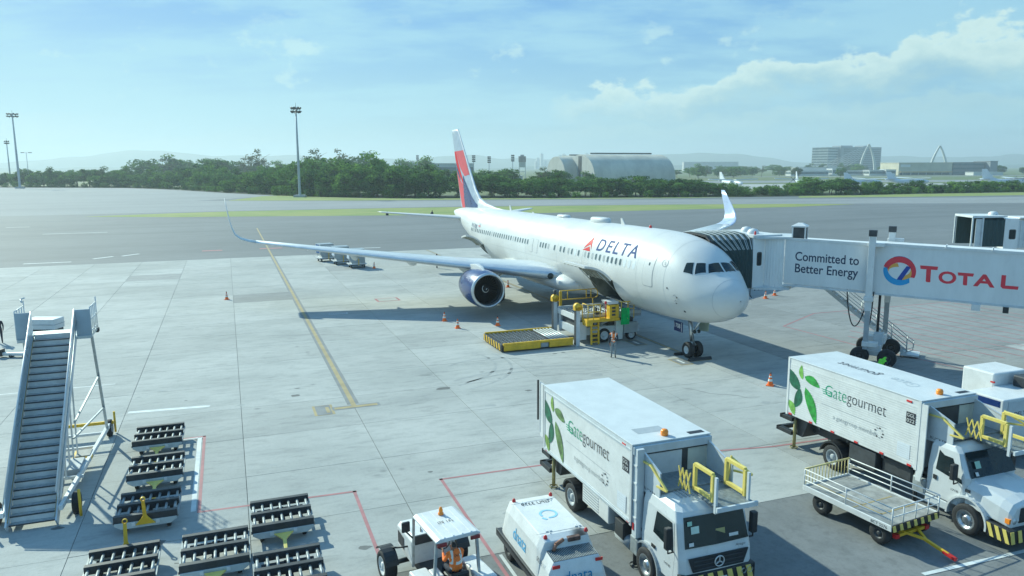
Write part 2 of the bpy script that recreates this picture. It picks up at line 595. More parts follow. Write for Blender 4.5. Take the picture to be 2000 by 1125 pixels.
line('yellow_line_edge', [(-35.0, 5.1), (-100, 5.1)], .56, PG, .004)
line('yellow_line', [(-34.7, 5.1), (-149, 5.1)], .22, PY, .008)
line('stop_bar_edge', [(-34.62, 4.05), (-34.62, 6.3)], .50, PG, .006)
line('stop_bar', [(-34.62, 4.17), (-34.62, 6.18)], .28, PY, .010)
line('stand_plate', [(-34.6, 3.2), (-34.6, 4.12)], 1.5, PY, .004)
line('stand_plate_field', [(-34.6, 3.32), (-34.6, 4.0)], 1.42, PG, .008)
text('1', apron, PY, S(-34.15, 3.55, .012), NV, -DV, 1.2, 'stand_number', bold=.02)
line('yellow_line', [(-36.9, 25.25), (-100, 25.25)], .16, PY, .008)
line('yellow_line_edge', [(-36.9, 25.25), (-100, 25.25)], .34, PG, .004)
for a0 in (-36.1, -41.2):
    line('stop_plate', [(a0 - .75, 24.05), (a0 + .75, 24.05)], .85, PY, .005)
    line('stop_plate_field', [(a0 - .65, 24.05), (a0 + .65, 24.05)], .70, PG, .009)
    line('stop_plate_mark', [(a0 - .4, 24.05), (a0 + .4, 24.05)], .14, PW, .013)
line('stop_bar', [(-35.95, 24.6), (-35.95, 26.0)], .3, PY, .005)
line('red_line', [(-32.9, -2.6), (-32.9, -1.39)], .11, PR)
line('red_line', [(-32.97, -1.44), (-25.4, -1.44)], .11, PR)
line('white_line', [(-32.8, -2.6), (-32.8, -1.58)], .10, PW, .006)
line('white_line', [(-32.8, -1.62), (-25.45, -1.62)], .16, PW, .006)
line('red_line', [(-25.35, -1.5), (-25.1, 3.66)], .12, PR)
line('red_line', [(-25.16, 3.58), (-12, 3.5)], .11, PR)
line('red_line', [(-25.02, 6.6), (-24.9, 11), (-23.3, 20), (-22.9, 30)], .11, PR)
line('red_line', [(-25.08, 6.68), (-12, 6.62)], .11, PR)
line('white_line', [(-19.2, 6.86), (-12, 6.82)], .10, PW, .004, road)
line('white_line', [(-37.54, -4.83), (-37.21, -1.3)], .30, PW)
line('white_line', [(-14.0, 17.4), (-13.6, 30)], .14, PW, .004, road)
line('white_line', [(-43, -30), (-43, -6)], .10, PW)
# red hatched keep-clear zone below the jet bridge
line('red_line', [(-34.9, 36.6), (-41.8, 36.25), (-44.7, 41.6), (-44.4, 60)], .12, PR)
line('red_line', [(-34.9, 36.6), (-24.5, 38.6), (-21, 41)], .12, PR)
for i in range(13):
    k = 38.0 + i * 1.45
    line('red_hatch_line', [(-34.4 - max(0, 3.6 - i) * .9 - (9.6 if i > 3 else i * 2.2), k), (-31 + i * .6, k + 1.2)], .11, PR)
# taxiway paint
for pts in ([(-103.5, -23), (-103.5, -18)], [(-105.0, -36), (-105.0, -31)], [(-108, -13), (-110, -11.2)], [(-106, -16), (-108, -14)], [(-150, -30), (-150, -20)], [(-106, 10), (-105.6, 20)], [(-170, -40), (-170, -36)]):
    line('white_line', pts, .5, PW, -.008)
for l0, w in ((-3.5, 2.6), (4, 3)):
    line('red_patch', [(-110.5, l0), (-110.5, l0 + w)], 1.1, PR, -.008)
line('yellow_line', [(-149, 70), (-96, 62)], .3, PY, -.008)
line('red_patch', [(-63.0, 11.4), (-63.0, 13.4)], 1.6, PR, .004)
line('red_patch_field', [(-63.0, 11.6), (-63.0, 13.2)], 1.3, CONC, .008)
# drain covers set into the concrete
for a, l in ((-58.2, 7.6), (-57.2, 24.0)):
    m = MB()
    m.bx(-.25, .25, -.7, .7, .001, .012)
    m.cur = 1
    for i in range(8):
        m.bx(-.18, .18, -.62 + i * .16, -.54 + i * .16, .0125, .018)
    o = m.build('drain_cover', [LGREY, DKMET], apron)
    o.location = S(a, l)
    o.rotation_euler = (0, 0, RZ)
# dark soil and leaf litter below the tree belt
sheet('undergrowth', [(-340, 468), (-313, 464.5), (-275, 453.5), (-223, 441.5), (-183, 406.5), (-127.5, 344.5), (-95, 310.5), (-80, 297.5), (-56.8, 281), (-18.5, 275), (18.6, 274), (56, 275.5), (95, 282), (127, 289), (163, 302), (212, 316), (340, 330), (340, 365), (212, 346), (95, 312), (-18, 306), (-82, 335), (-150, 410), (-223, 475), (-340, 500)], -.012, surf_mat('leaf_litter', (.05, .07, .03), (.035, .05, .022), (.07, .075, .04), .05, stain=.3), kind='structure')
# old tyre marks, tarred cracks and drips on the concrete
TYRE = MT('tyre_mark_grey', (.32, .335, .325), .85, var=.12, scale=1.2)
TAR = MT('tarred_crack', (.13, .135, .13), .8, var=.2)
for cx, cy, rr, a0, a1 in ((-40.5, 9.8, 4.2, 20, 120), (-40.2, 9.8, 5.0, 15, 110), (-38.0, 13.5, 3.0, 100, 230), (-30, 15, 7.5, 150, 215), (-29.6, 15, 8.6, 150, 210), (-47, -3, 9, 200, 260)):
    line('tyre_mark', [(cx + rr * math.cos(R(a0 + (a1 - a0) * i / 12)), cy + rr * math.sin(R(a0 + (a1 - a0) * i / 12))) for i in range(13)], .16, TYRE, .003)
for a, l, n, da, dl in ((-27.3, 26.5, 9, .05, .55), (-31.6, 21.2, 7, .28, .30), (-36.5, 15, 8, .1, .5), (-22.1, -2.0, 7, -.1, .45), (-42, -9, 8, .4, .2), (-52, 2, 10, .1, .5)):
    pts = [(a, l)]
    for i in range(n):
        pts.append((pts[-1][0] + da + random.uniform(-.22, .22), pts[-1][1] + dl + random.uniform(-.15, .15)))
    line('sealed_crack', pts, .035, TAR, .003)
for i in range(46):
    a, l = random.uniform(-46, -20), random.uniform(-6, 30)
    r_ = random.uniform(.05, .2) * (1.6 if random.random() < .2 else 1)
    m = MB()
    m.add([S(a + r_ * math.cos(R(k * 36)) * random.uniform(.6, 1.2), l + 1.5 * r_ * math.sin(R(k * 36)) * random.uniform(.6, 1.2), .0026) for k in range(10)], [list(range(10))])
    o = m.build('oil_drip', TAR if random.random() < .3 else TYRE, apron)
    if o.data.polygons[0].normal.z < 0:
        o.data.flip_normals()

# ================================================================== AIRLINER
def decal(name, poly, fn, mat, parent, sub=.25, smooth=True):
    """a flat printed or inset shape given in surface coordinates, wrapped on a surface by fn"""
    bm = bmesh.new()
    bm.faces.new([bm.verts.new((x, y, 0)) for x, y in poly]).normal_update()
    bmesh.ops.triangulate(bm, faces=bm.faces)
    for _ in range(0 if sub >= .5 else 5):
        es = [e for e in bm.edges if e.calc_length() > sub]
        if not es:
            break
        bmesh.ops.subdivide_edges(bm, edges=es, cuts=1)
        bmesh.ops.triangulate(bm, faces=bm.faces)
    for v in bm.verts:
        v.co = fn(v.co.x, v.co.y)
    me = bpy.data.meshes.new(name)
    bm.to_mesh(me)
    bm.free()
    for p in me.polygons:
        p.use_smooth = smooth
    me.materials.append(mat)
    o = bpy.data.objects.new(name, me)
    COL.objects.link(o)
    o.parent = parent
    return o


def rrect(cx, cy, w, h, r, n=3):
    pts = []
    for sx, sy, a0 in ((1, 1, 0), (-1, 1, 90), (-1, -1, 180), (1, -1, 270)):
        for i in range(n + 1):
            a = R(a0 + 90 * i / n)
            pts.append((cx + sx * (w / 2 - r) + r * math.cos(a), cy + sy * (h / 2 - r) + r * math.sin(a)))
    return pts


FT = np.array([(.62, .03, 4.03, 3.97), (.72, .40, 4.38, 3.62), (1.0, .80, 4.74, 3.26), (1.45, 1.2, 5.06, 2.93), (2.1, 1.6, 5.46, 2.64), (2.7, 1.86, 5.98, 2.48), (3.3, 2.04, 6.40, 2.36), (4, 2.19, 6.76, 2.26), (5, 2.33, 7.04, 2.17), (6.5, 2.46, 7.24, 2.09), (8.5, 2.515, 7.32, 2.05), (12, 2.515, 7.32, 2.05), (33, 2.515, 7.32, 2.05), (36, 2.5, 7.32, 2.2), (39, 2.4, 7.32, 2.72), (42, 2.17, 7.30, 3.42), (45, 1.82, 7.25, 4.15), (48, 1.38, 7.15, 4.88), (51, .88, 6.95, 5.6), (53, .45, 6.7, 6.1), (53.8, .2, 6.55, 6.3)])


def pchip(x, xs, y):
    h = np.diff(xs)
    dl = np.diff(y) / h
    m = np.zeros_like(y)
    for i in range(1, len(y) - 1):
        if dl[i - 1] * dl[i] > 0:
            w1, w2 = 2 * h[i] + h[i - 1], h[i] + 2 * h[i - 1]
            m[i] = (w1 + w2) / (w1 / dl[i - 1] + w2 / dl[i])
    m[0], m[-1] = dl[0], dl[-1]
    i = min(max(int(np.searchsorted(xs, x)) - 1, 0), len(xs) - 2)
    t = (x - xs[i]) / h[i]
    return (2 * t**3 - 3 * t**2 + 1) * y[i] + (t**3 - 2 * t**2 + t) * h[i] * m[i] + (3 * t**2 - 2 * t**3) * y[i + 1] + (t**3 - t**2) * h[i] * m[i + 1]


def fring(x):
    w, zt, zb = (pchip(x, FT[:, 0], FT[:, c]) for c in (1, 2, 3))
    return w, (zt + zb) / 2, (zt - zb) / 2


def fus(x, ph, off=0.0):
    w, zc, h = fring(x)
    return Vector((x, (w + off) * math.cos(ph), zc + (h + off) * math.sin(ph)))


def phi_z(x, z):
    w, zc, h = fring(x)
    return math.asin(max(-1, min(1, (z - zc) / h)))


jet = thing('airliner', 'white twin engine wide body airliner with red and blue tail parked nose towards the terminal', 'airliner', (12.40, 38.78, .0425), 0)
jet.rotation_euler = (0, .0085, R(110.69))

xs = [.62, .63, .65, .68, .72, .78, .86, 1.0, 1.2, 1.45, 1.75, 2.1, 2.4, 2.7, 3.0, 3.3, 3.65, 4, 4.5, 5, 5.6, 6.2, 6.8, 7.5, 8.5, 9.4, 10.4, 11.3, 12.2, 13.0, 13.8] + [14.8 + i for i in range(21)] + [35.6, 36.4, 37.3, 38.2] + [39 + .75 * i for i in range(20)] + [53.6, 53.8]
phs = [R(-90 + 5 * i) for i in range(72)]
HOLES = ((10.4, 13.8, -65, -15), (36.4, 38.2, -60, -15))
m = MB()
nphi = len(phs)
vs_ = [fus(x, p) for x in xs for p in phs]
fw_, fn_ = [], []
for k in range(len(xs) - 1):
    xm = (xs[k] + xs[k + 1]) / 2
    for i in range(nphi):
        pm = -90 + 5 * i + 2.5
        if any(h[0] < xm < h[1] and h[2] < pm < h[3] for h in HOLES):
            continue
        f = (k * nphi + i, k * nphi + (i + 1) % nphi, (k + 1) * nphi + (i + 1) % nphi, (k + 1) * nphi + i)
        lim = -90 + min(1, max(0, (xm - 4.2) / 7.0)) * (30 if xm < 30 else max(0, 30 - (xm - 30) * 4))
        low = pm < lim or (180 - pm) < lim
        (fn_ if low else fw_).append(f)
m.add(vs_, fw_, True)
m.f += fn_
m.s += [True] * len(fn_)
m.mi += [1] * len(fn_)
fuse = m.build('fuselage', [PLANE, NAVY], jet, fixn=True)
SEAM = MT('skin_seam_grey', (.46, .48, .48), .5, var=.1)
for xa in (4.6, 7.35, 14.7, 19.0, 25.2, 30.6, 35.3, 40.5, 44.5):
    m = MB()
    for x_ in (xa, xa + .022):
        m.v += [tuple(fus(x_, R(-50 + 5 * i), .003)) for i in range(47)]
    for i in range(46):
        m.f.append([i, i + 1, 47 + i + 1, 47 + i]); m.s.append(True); m.mi.append(0)
    m.build('skin_seam', SEAM, fuse)
for ph_, xa, xb in ((33, 8.5, 34), (-8, 14.5, 34), (-40, 14.5, 18)):
    m = MB()
    n = 40
    for d_ in (0, .4):
        m.v += [tuple(fus(xa + (xb - xa) * i / n, R(ph_ + d_), .003)) for i in range(n + 1)]
    for i in range(n):
        m.f.append([i, i + 1, n + 1 + i + 1, n + 1 + i]); m.s.append(True); m.mi.append(0)
    m.build('skin_seam', SEAM, fuse)

HOLD = MT('cargo_hold_lining', (.20, .22, .20), .7, var=.2)
DOORIN = MT('door_inner_lining', (.40, .40, .34), .6, var=.35, scale=7, dirt=.2)
for x0, x1, p0, p1 in HOLES:
    m = MB()
    zt_, zb_ = fus(x0, R(p1)).z, fus(x0, R(p0)).z
    n = 10
    for xx in (x0, x1):
        rim_ = [fus(xx, R(p0 + (p1 - p0) * i / n), -.01) for i in range(n + 1)]
        m.add(rim_ + [(xx, -.9, zt_), (xx, -.9, zb_)], [list(range(n + 3))])
    m.add([(x0, fus(x0, R(p1)).y, zt_), (x1, fus(x1, R(p1)).y, zt_), (x1, -.9, zt_), (x0, -.9, zt_)], [(0, 1, 2, 3)])
    m.add([(x0, fus(x0, R(p0)).y, zb_), (x1, fus(x1, R(p0)).y, zb_), (x1, -.9, zb_), (x0, -.9, zb_)], [(0, 1, 2, 3)])
    m.add([(x0, -.9, zb_), (x1, -.9, zb_), (x1, -.9, zt_), (x0, -.9, zt_)], [(0, 1, 2, 3)])
    hold = m.build('cargo_hold', HOLD, jet, fixn=False)
    m = MB()
    for i in range(7):
        xx = x0 + (x1 - x0) * (i + .5) / 7
        m.tube((xx, .1, zb_ + .06), (xx, fus(xx, R(p0)).y + .05, zb_ + .06), .035, 6)
    m.bx(x0 + .02, x1 - .02, fus(x0, R(p0)).y - .06, fus(x0, R(p0)).y + .02, zb_ + .01, zb_ + .09)
    m.build('floor_roller', STEEL, hold)
    # open door panel, swung up about its top edge
    hy, hz = fus(x0, R(p1)).y, fus(x0, R(p1)).z
    an = R(155)

    def swing(x, p, off):
        v = fus(x, p, off)
        dy, dz = v.y - hy, v.z - hz
        return Vector((x, hy + .04 + dy * math.cos(an) - dz * math.sin(an), hz + .03 + dy * math.sin(an) + dz * math.cos(an)))
    for off, mat_, nm, fl in ((0, PLANE, 'cargo_door', 0), (-.14, DOORIN, 'door_lining', 1)):
        m = MB()
        nx, np_ = 8, 10
        g0 = [swing(x0 + (x1 - x0) * i / nx, R(p0 + (p1 - p0) * j / np_), off) for i in range(nx + 1) for j in range(np_ + 1)]
        m.add(g0, [(i * (np_ + 1) + j, (i + 1) * (np_ + 1) + j, (i + 1) * (np_ + 1) + j + 1, i * (np_ + 1) + j + 1) for i in range(nx) for j in range(np_)], True)
        if not fl:
            for xx in (x0, x1):
                e0 = [swing(xx, R(p0 + (p1 - p0) * j / np_), 0) for j in range(np_ + 1)]
                e1 = [swing(xx, R(p0 + (p1 - p0) * j / np_), -.14) for j in range(np_ + 1)]
                m.add(e0 + e1, [(j, j + 1, np_ + 2 + j, np_ + 1 + j) for j in range(np_)])
            e0 = [swing(x0 + (x1 - x0) * i / nx, R(p0), 0) for i in range(nx + 1)]
            e1 = [swing(x0 + (x1 - x0) * i / nx, R(p0), -.14) for i in range(nx + 1)]
            m.add(e0 + e1, [(j, j + 1, nx + 2 + j, nx + 1 + j) for j in range(nx)])
            panel = m.build(nm, mat_, jet, fixn=False)
        else:
            for i in range(6):
                xx = x0 + (x1 - x0) * (i + .5) / 6
                pts = [swing(xx, R(p0 + (p1 - p0) * j / 6), -.17) for j in range(7)]
                for a, b in zip(pts[:-1], pts[1:]):
                    m.bar(a, b, .09, .05)
            m.build(nm, mat_, panel, fixn=False)
    for xx in (x0 + .25, x1 - .25):
        MB().tube(fus(xx, R(p1 - 22), -.1), swing(xx, R((p0 + p1) / 2), -.15), .03, 6).build('door_actuator', STEEL, jet)

# cabin windows
WIN = MT('cabin_window', (.10, .13, .14), .15, var=.3)
WINP = MT('cabin_window_plug', (.66, .69, .70), .4, var=.05)
WINF = MT('window_surround', (.62, .66, .68), .4, var=.05)
WINB = MT('cabin_window_blind', (.38, .40, .40), .4, var=.1)
wx = [9.37 + .555 * i for i in range(10)] + [15.36, 16.46, 17.05, 17.8, 18.42, 19.5, 20.65, 21.18, 21.7, 22.2] + [24.9 + .555 * i for i in range(29)]
plugs = [7.7, 8.26, 8.82, 15.9]
for x in wx + plugs:
    pl = x in plugs

    def wf(u, v, off, x=x):
        return fus(x + u, phi_z(x, 5.29) + v / 2.6, off)
    o = decal('window_plug' if pl else 'window', rrect(0, 0, .33, .52, .15), lambda u, v: wf(u, v, .006), WINF, jet, .3)
    if not pl:
        decal('pane', rrect(0, 0, .25, .42, .11), lambda u, v: wf(u, v, .012), WINB if random.random() < .16 else WIN, o, .3)


def fpanel(name, x0, x1, z0, z1, seam=.035, r=.14):
    """a closed door set in the skin, with its dark seam"""
    xc = (x0 + x1) / 2
    p0_, p1_ = phi_z(xc, z0), phi_z(xc, z1)
    pm, hh = (p0_ + p1_) / 2, (p1_ - p0_) * 2.6

    def ff(u, v, off):
        return fus(xc + u, pm + v / 2.6, off)
    a = decal(name, rrect(0, 0, x1 - x0 + seam, hh + seam, r), lambda u, v: ff(u, v, .006), GREYP, jet, .2)
    decal('door_skin', rrect(0, 0, x1 - x0 - seam, hh - seam, r), lambda u, v: ff(u, v, .013), PLANE, a, .2)
    return a, ff


d1, ff = fpanel('passenger_door', 5.65, 6.65, 4.22, 6.05)
decal('door_window', rrect(-.05, .38, .12, .2, .05), lambda u, v: ff(u, v, .02), WIN, d1)
for xa in (22.75, 23.75):
    fpanel('overwing_exit', xa, xa + .62, 4.55, 5.62, .02)
# radome seam
m = MB()
for k, (x, o_) in enumerate(((1.44, .004), (1.465, .004))):
    m.v += [tuple(fus(x, p, o_)) for p in phs]
m.add([], [])
for i in range(nphi):
    m.f.append([i, (i + 1) % nphi, nphi + (i + 1) % nphi, nphi + i]); m.s.append(True); m.mi.append(0)
m.build('radome_seam', SEAM, jet)
# flight deck glazing
for nm, q in (('windscreen', [(2.62, 68.5), (2.56, 88.3), (2.02, 88.3), (2.26, 57.5)]), ('side_window', [(3.02, 53.5), (2.74, 65.5), (2.36, 54.5), (2.70, 36.5)]), ('side_window', [(3.46, 43), (3.14, 51.0), (2.80, 34), (3.34, 28)])):
    for sg in (1, -1):
        g0 = []
        n = 7
        for off, gr in ((.006, 1.10), (.013, 1.0)):
            cx_, cp_ = sum(a for a, b in q) / 4, sum(b for a, b in q) / 4
            qq = [(cx_ + (a - cx_) * gr, cp_ + (b - cp_) * (gr if nm != 'windscreen' else 1 + (gr - 1) * .5)) for a, b in q]
            m = MB()
            g0 = []
            for i in range(n + 1):
                for j in range(n + 1):
                    s_, t_ = i / n, j / n
                    xx = (qq[0][0] * (1 - s_) + qq[1][0] * s_) * (1 - t_) + (qq[3][0] * (1 - s_) + qq[2][0] * s_) * t_
                    pp = (qq[0][1] * (1 - s_) + qq[1][1] * s_) * (1 - t_) + (qq[3][1] * (1 - s_) + qq[2][1] * s_) * t_
                    v = fus(xx, R(pp), off)
                    g0.append((v.x, v.y * sg, v.z))
            m.add(g0, [(i * (n + 1) + j, (i + 1) * (n + 1) + j, (i + 1) * (n + 1) + j + 1, i * (n + 1) + j + 1) for i in range(n) for j in range(n)], True)
            if off < .01:
                fr = m.build(nm, LGREY, jet)
            else:
                m.build('pane', GLASS, fr)
for sg in (1, -1):
    MB().bar(fus(2.05, R(90 - 12 * sg), .05), fus(2.3, R(90 - 26 * sg), .05), .03).build('wiper', BLACK, jet)

# titles and small marks on the skin
def tfn(x0, ph0):
    return lambda s_, t_: fus(x0 - s_, R(ph0) + t_ / 2.6, .014)


def fittext(s, parent, mat, fn, w, h, name='lettering', sub=.2, bold=0.0, space=1.0):
    """text scaled to a given width and height, placed by fn(x, y)"""
    cu = bpy.data.curves.new(name, 'FONT')
    cu.body = s
    cu.offset = bold
    cu.space_character = space
    cu.resolution_u = 4
    ob = bpy.data.objects.new(name, cu)
    COL.objects.link(ob)
    me = bpy.data.meshes.new_from_object(ob.evaluated_get(bpy.context.evaluated_depsgraph_get()))
    bpy.data.objects.remove(ob)
    co = [v.co.copy() for v in me.vertices]
    x0, x1 = min(c.x for c in co), max(c.x for c in co)
    y0, y1 = min(c.y for c in co), max(c.y for c in co)
    bm = bmesh.new()
    bm.from_mesh(me)
    for v in bm.verts:
        v.co = ((v.co.x - x0) / (x1 - x0) * w, (v.co.y - y0) / (y1 - y0) * h, 0)
    if sub:
        bmesh.ops.triangulate(bm, faces=bm.faces)
        for _ in range(4):
            es = [e for e in bm.edges if e.calc_length() > sub]
            if not es:
                break
            bmesh.ops.subdivide_edges(bm, edges=es, cuts=1)
            bmesh.ops.triangulate(bm, faces=bm.faces)
    for v in bm.verts:
        v.co = fn(v.co.x, v.co.y)
    bm.to_mesh(me)
    bm.free()
    me.materials.clear()
    me.materials.append(mat)
    me.name = name
    o = bpy.data.objects.new(name, me)
    COL.objects.link(o)
    o.parent = parent
    return o


NVYP = MT('title_blue', (.05, .085, .22), .7, var=.05, spec=.15)
fittext('DELTA', jet, NVYP, tfn(12.95, 22.5), 5.25, .86, 'title_lettering', .2, bold=.008, space=1.25)
wfn = lambda u, v: fus(14.86 - u, R(19.5) + v / 2.6, .014)
decal('emblem', [(.78, 1.08), (1.22, .10), (.86, .46), (.10, .12)], wfn, DRED, jet)
decal('emblem', [(0, 0), (1.14, -.02), (.84, .32)], wfn, DRED, jet)
ring = [(.26 * math.cos(R(i * 30)), .26 * math.sin(R(i * 30))) for i in range(12)]
m = MB()
for rr in (.20, .25):
    m.v += [tuple(fus(4.83 + rr * math.cos(R(i * 15)), R(27.5) + rr * math.sin(R(i * 15)) / 2.5, .012)) for i in range(24)]
for i in range(24):
    m.f.append([i, (i + 1) % 24, 24 + (i + 1) % 24, 24 + i]); m.s.append(True); m.mi.append(0)
m.build('alliance_emblem', GREYP, jet)
decal('alliance_emblem', [(-.1, -.1), (.02, -.12), (.1, .08), (-.02, .1)], lambda u, v: fus(4.83 + u, R(27.5) + v / 2.5, .012), GREYP, jet)
fittext('N1708', jet, GREYD, lambda s_, t_: fus(40.5 - s_, R(11) + t_ / 2.3, .014), 1.9, .42, 'registration', .2)
decal('flag', [(0, 0), (.62, 0), (.62, .42), (0, .42)], lambda u, v: fus(38.2 - u, R(17) + v / 2.4, .014), GREYP, jet)
decal('flag', [(0, .1), (.62, .1), (.62, .2), (0, .2)], lambda u, v: fus(38.2 - u, R(17) + v / 2.4, .02), PINKR, jet)
for xx, zz, rr in ((4.3, 4.35, .05), (3.6, 3.9, .055), (3.75, 3.55, .05), (3.4, 3.1, .07)):
    p = phi_z(xx, zz)
    m = MB()
    m.tube(fus(xx, p, -.01), fus(xx, p, .02), rr, 10)
    m.build('static_port', DKMET, jet)
for zz in (4.0, 3.7):
    m = MB()
    p = phi_z(3.6, zz)
    m.bar(fus(3.75, p, -.02), fus(3.7, p, .16), .03)
    m.bar(fus(3.72, p, .15), fus(3.4, p, .16), .03)
    m.build('pitot_probe', STEEL, jet)
# antennas and domes on the crown
def crown(x):
    return fus(x, R(90))
for xx, hh in ((13.4, .42), (35.2, .5), (29.5, .12)):
    c = crown(xx)
    MB().prism([(xx - .25, c.z - .03), (xx + .3, c.z - .03), (xx + .4, c.z + hh), (xx + .2, c.z + hh)], 'y', -.025, .025).build('blade_antenna', PLANE, jet)
for xx, L_, w_, hh in ((16.8, 1.3, .5, .33), (23.2, 1.0, .4, .2)):
    c = crown(xx)
    m = MB()
    m.loft([[(xx + L_ * sc_ * math.cos(R(i * 30)), w_ * sc_ * math.sin(R(i * 30)), c.z - .12 + (hh + .12) * zz_) for i in range(12)] for k, sc_, zz_ in ((0, 1, 0), (0, 1, .75), (0, .85, .95), (0, .4, 1))])
    m.build('antenna_dome', PLANE, jet)
m = MB()
m.lathe([(.09, -.02), (.09, .1), (.05, .17), (.001, .19)], crown(9.9), (0, 0, 1), 10)
m.build('beacon', RED, jet)

# ---- wings
def naca(n=11):
    up, lo = [], []
    for i in range(n):
        x = (1 - math.cos(math.pi * i / (n - 1))) / 2
        t = 5 * (.2969 * math.sqrt(x) - .126 * x - .3516 * x**2 + .2843 * x**3 - .1036 * x**4)
        cam_ = .018 * (1 - (2 * x - 1)**2)
        up.append((x, cam_ + t))
        lo.append((x, cam_ - t * .85))
    return up[::-1] + lo[1:-1]


AF = naca()


def section(Y, xle, c, z, tc, cant=0.0, sg=1):
    return [(xle + x * c, sg * (Y - math.sin(cant) * t * tc * c), z + math.cos(cant) * t * tc * c) for x, t in AF]


WST = [(1.6, 17.9, 12.2, 3.15, .13), (2.6, 18.75, 11.1, 3.22, .125), (5.2, 20.5, 9.5, 3.46, .115), (7.9, 22.3, 7.9, 3.74, .105), (12.5, 25.4, 6.2, 4.2, .10), (18, 29.05, 4.4, 4.78, .095), (23.2, 32.5, 2.65, 5.36, .09)]
WLT = [(23.8, 32.95, 2.5, 5.45, .085, 12), (24.35, 33.35, 2.35, 5.62, .08, 28), (24.78, 33.75, 2.15, 5.95, .075, 50), (25.02, 34.25, 1.9, 6.5, .07, 70), (25.18, 35.0, 1.55, 7.2, .07, 78), (25.34, 36.1, 1.05, 8.2, .07, 80), (25.44, 36.85, .62, 8.88, .07, 82)]
WINGM = MT('wing_grey', (.55, .585, .60), .35, var=.06, scale=.8, dirt=.08)
for sg in (1, -1):
    m = MB()
    m.loft([section(*s_, 0, sg) for s_ in WST])
    wing = m.build('wing', WINGM, jet)
    m = MB()
    m.loft([section(*WST[-1], 0, sg)] + [section(*s_[:5], R(s_[5]), sg) for s_ in WLT])
    m.build('winglet', PLANE if sg > 0 else MT('winglet_blue_grey', (.42, .50, .66), .3, var=.06), wing)
    # leading edge slats, polished
    m = MB()
    nA = len(AF)
    idx = [i for i, (x, t) in enumerate(AF) if x < .12]
    rings = []
    for s_ in WST[1:]:
        Y, xle, c, z, tc = s_
        rings.append([(xle - .012 + x * c, sg * Y, z + (t * tc * c) * 1.03) for x, t in [AF[i] for i in idx]])
    m.loft(rings, cap=False, closed=False)
    m.build('slat', ALU, wing)
    # flap track fairings
    for Y, x0, L_ in ((5.6, 25.4, 5.0), (11.2, 27.2, 4.2), (15.6, 29.2, 3.6)):
        zz = 3.2 + .104 * (Y - 2.6) - .42
        m = MB()
        m.loft([[(x0 + L_ * t_, sg * Y + .22 * r_ * math.cos(R(i * 36)), zz + .34 * r_ * math.sin(R(i * 36)) - .1 * t_) for i in range(10)] for t_, r_ in ((0, .05), (.1, .5), (.3, .95), (.55, 1), (.8, .7), (.95, .3), (1, .05))])
        m.build('flap_track_fairing', PLANE, wing)
    # spoiler and flap seams
    m = MB()
    for (Ya, Yb, fa) in ((3.2, 7.4, .72), (8.6, 17.5, .74)):
        def wp(Y, f_):
            for s0, s1 in zip(WST[:-1], WST[1:]):
                if s0[0] <= Y <= s1[0]:
                    k = (Y - s0[0]) / (s1[0] - s0[0])
                    q = [a * (1 - k) + b * k for a, b in zip(s0, s1)]
                    tt = 5 * (.2969 * math.sqrt(f_) - .126 * f_ - .3516 * f_**2 + .2843 * f_**3 - .1036 * f_**4) + .018 * (1 - (2 * f_ - 1)**2)
                    return Vector((q[1] + f_ * q[2], sg * Y, q[3] + tt * q[4] * q[2] + .01))
        n = 8
        for i in range(n):
            m.bar(wp(Ya + (Yb - Ya) * i / n, fa), wp(Ya + (Yb - Ya) * (i + 1) / n, fa), .05, .012)
    m.build('flap_seam', GREYP, wing)
    # engine
    ey, ex, ez = sg * 7.92, 18.8, 2.45
    m = MB()
    m.lathe([(1.30, .2), (1.35, .55), (1.385, 1.2), (1.37, 2.1), (1.28, 3.0), (1.12, 3.9), (1.05, 4.15), (.98, 4.1)], (ex, ey, ez), (1, 0, 0), 40)
    eng = m.build('engine', BLUE, jet)
    m = MB()
    m.lathe([(1.304, .22), (1.27, .1), (1.21, .02), (1.16, 0), (1.11, .05), (1.07, .2), (1.06, .42)], (ex, ey, ez), (1, 0, 0), 40)
    m.build('intake_lip', STEEL, eng)
    m = MB()
    m.lathe([(1.06, .42), (1.09, .9), (1.10, 1.25)], (ex, ey, ez), (1, 0, 0), 40)
    m.build('intake_duct', MT('duct_dark', (.05, .055, .06), .6), eng)
    m = MB()
    for i in range(34):
        a = 2 * math.pi * i / 34
        d0, d1_ = Vector((0, math.cos(a), math.sin(a))), Vector((0, math.cos(a + .13), math.sin(a + .13)))
        c = Vector((ex, ey, ez))
        m.add([c + d0 * .32 + Vector((.98, 0, 0)), c + d0 * 1.07 + Vector((.98, 0, 0)), c + d1_ * 1.07 + Vector((1.2, 0, 0)), c + d1_ * .32 + Vector((1.12, 0, 0))], [(0, 1, 2, 3)])
    m.lathe([(1.09, 1.28), (.01, 1.28)], (ex, ey, ez), (1, 0, 0), 24)
    m.build('fan', MT('fan_blades', (.018, .02, .024), .55, var=.2), eng, fixn=False)
    m = MB()
    m.lathe([(.005, .45), (.14, .55), (.26, .8), (.34, 1.08)], (ex, ey, ez), (1, 0, 0), 20)
    sp = m.build('spinner', BLACK, eng)
    m = MB()
    pts = []
    for i in range(22):
        t_ = i / 21
        a = R(20 + 400 * t_)
        rr = .03 + .27 * t_
        pts.append(Vector((ex + .43 + (.02 + rr * 1.05 if rr < .27 else .35 + (rr - .27) * 3) - .02, ey + rr * math.cos(a), ez + rr * math.sin(a))))
    for a, b in zip(pts[:-1], pts[1:]):
        m.bar(a, b, .045, .012, up=(1, 0, 0))
    m.build('swirl_mark', WHITE, sp)
    m = MB()
    m.lathe([(.80, 3.6), (.78, 4.3), (.62, 5.0), (.55, 5.25)], (ex, ey, ez), (1, 0, 0), 24)
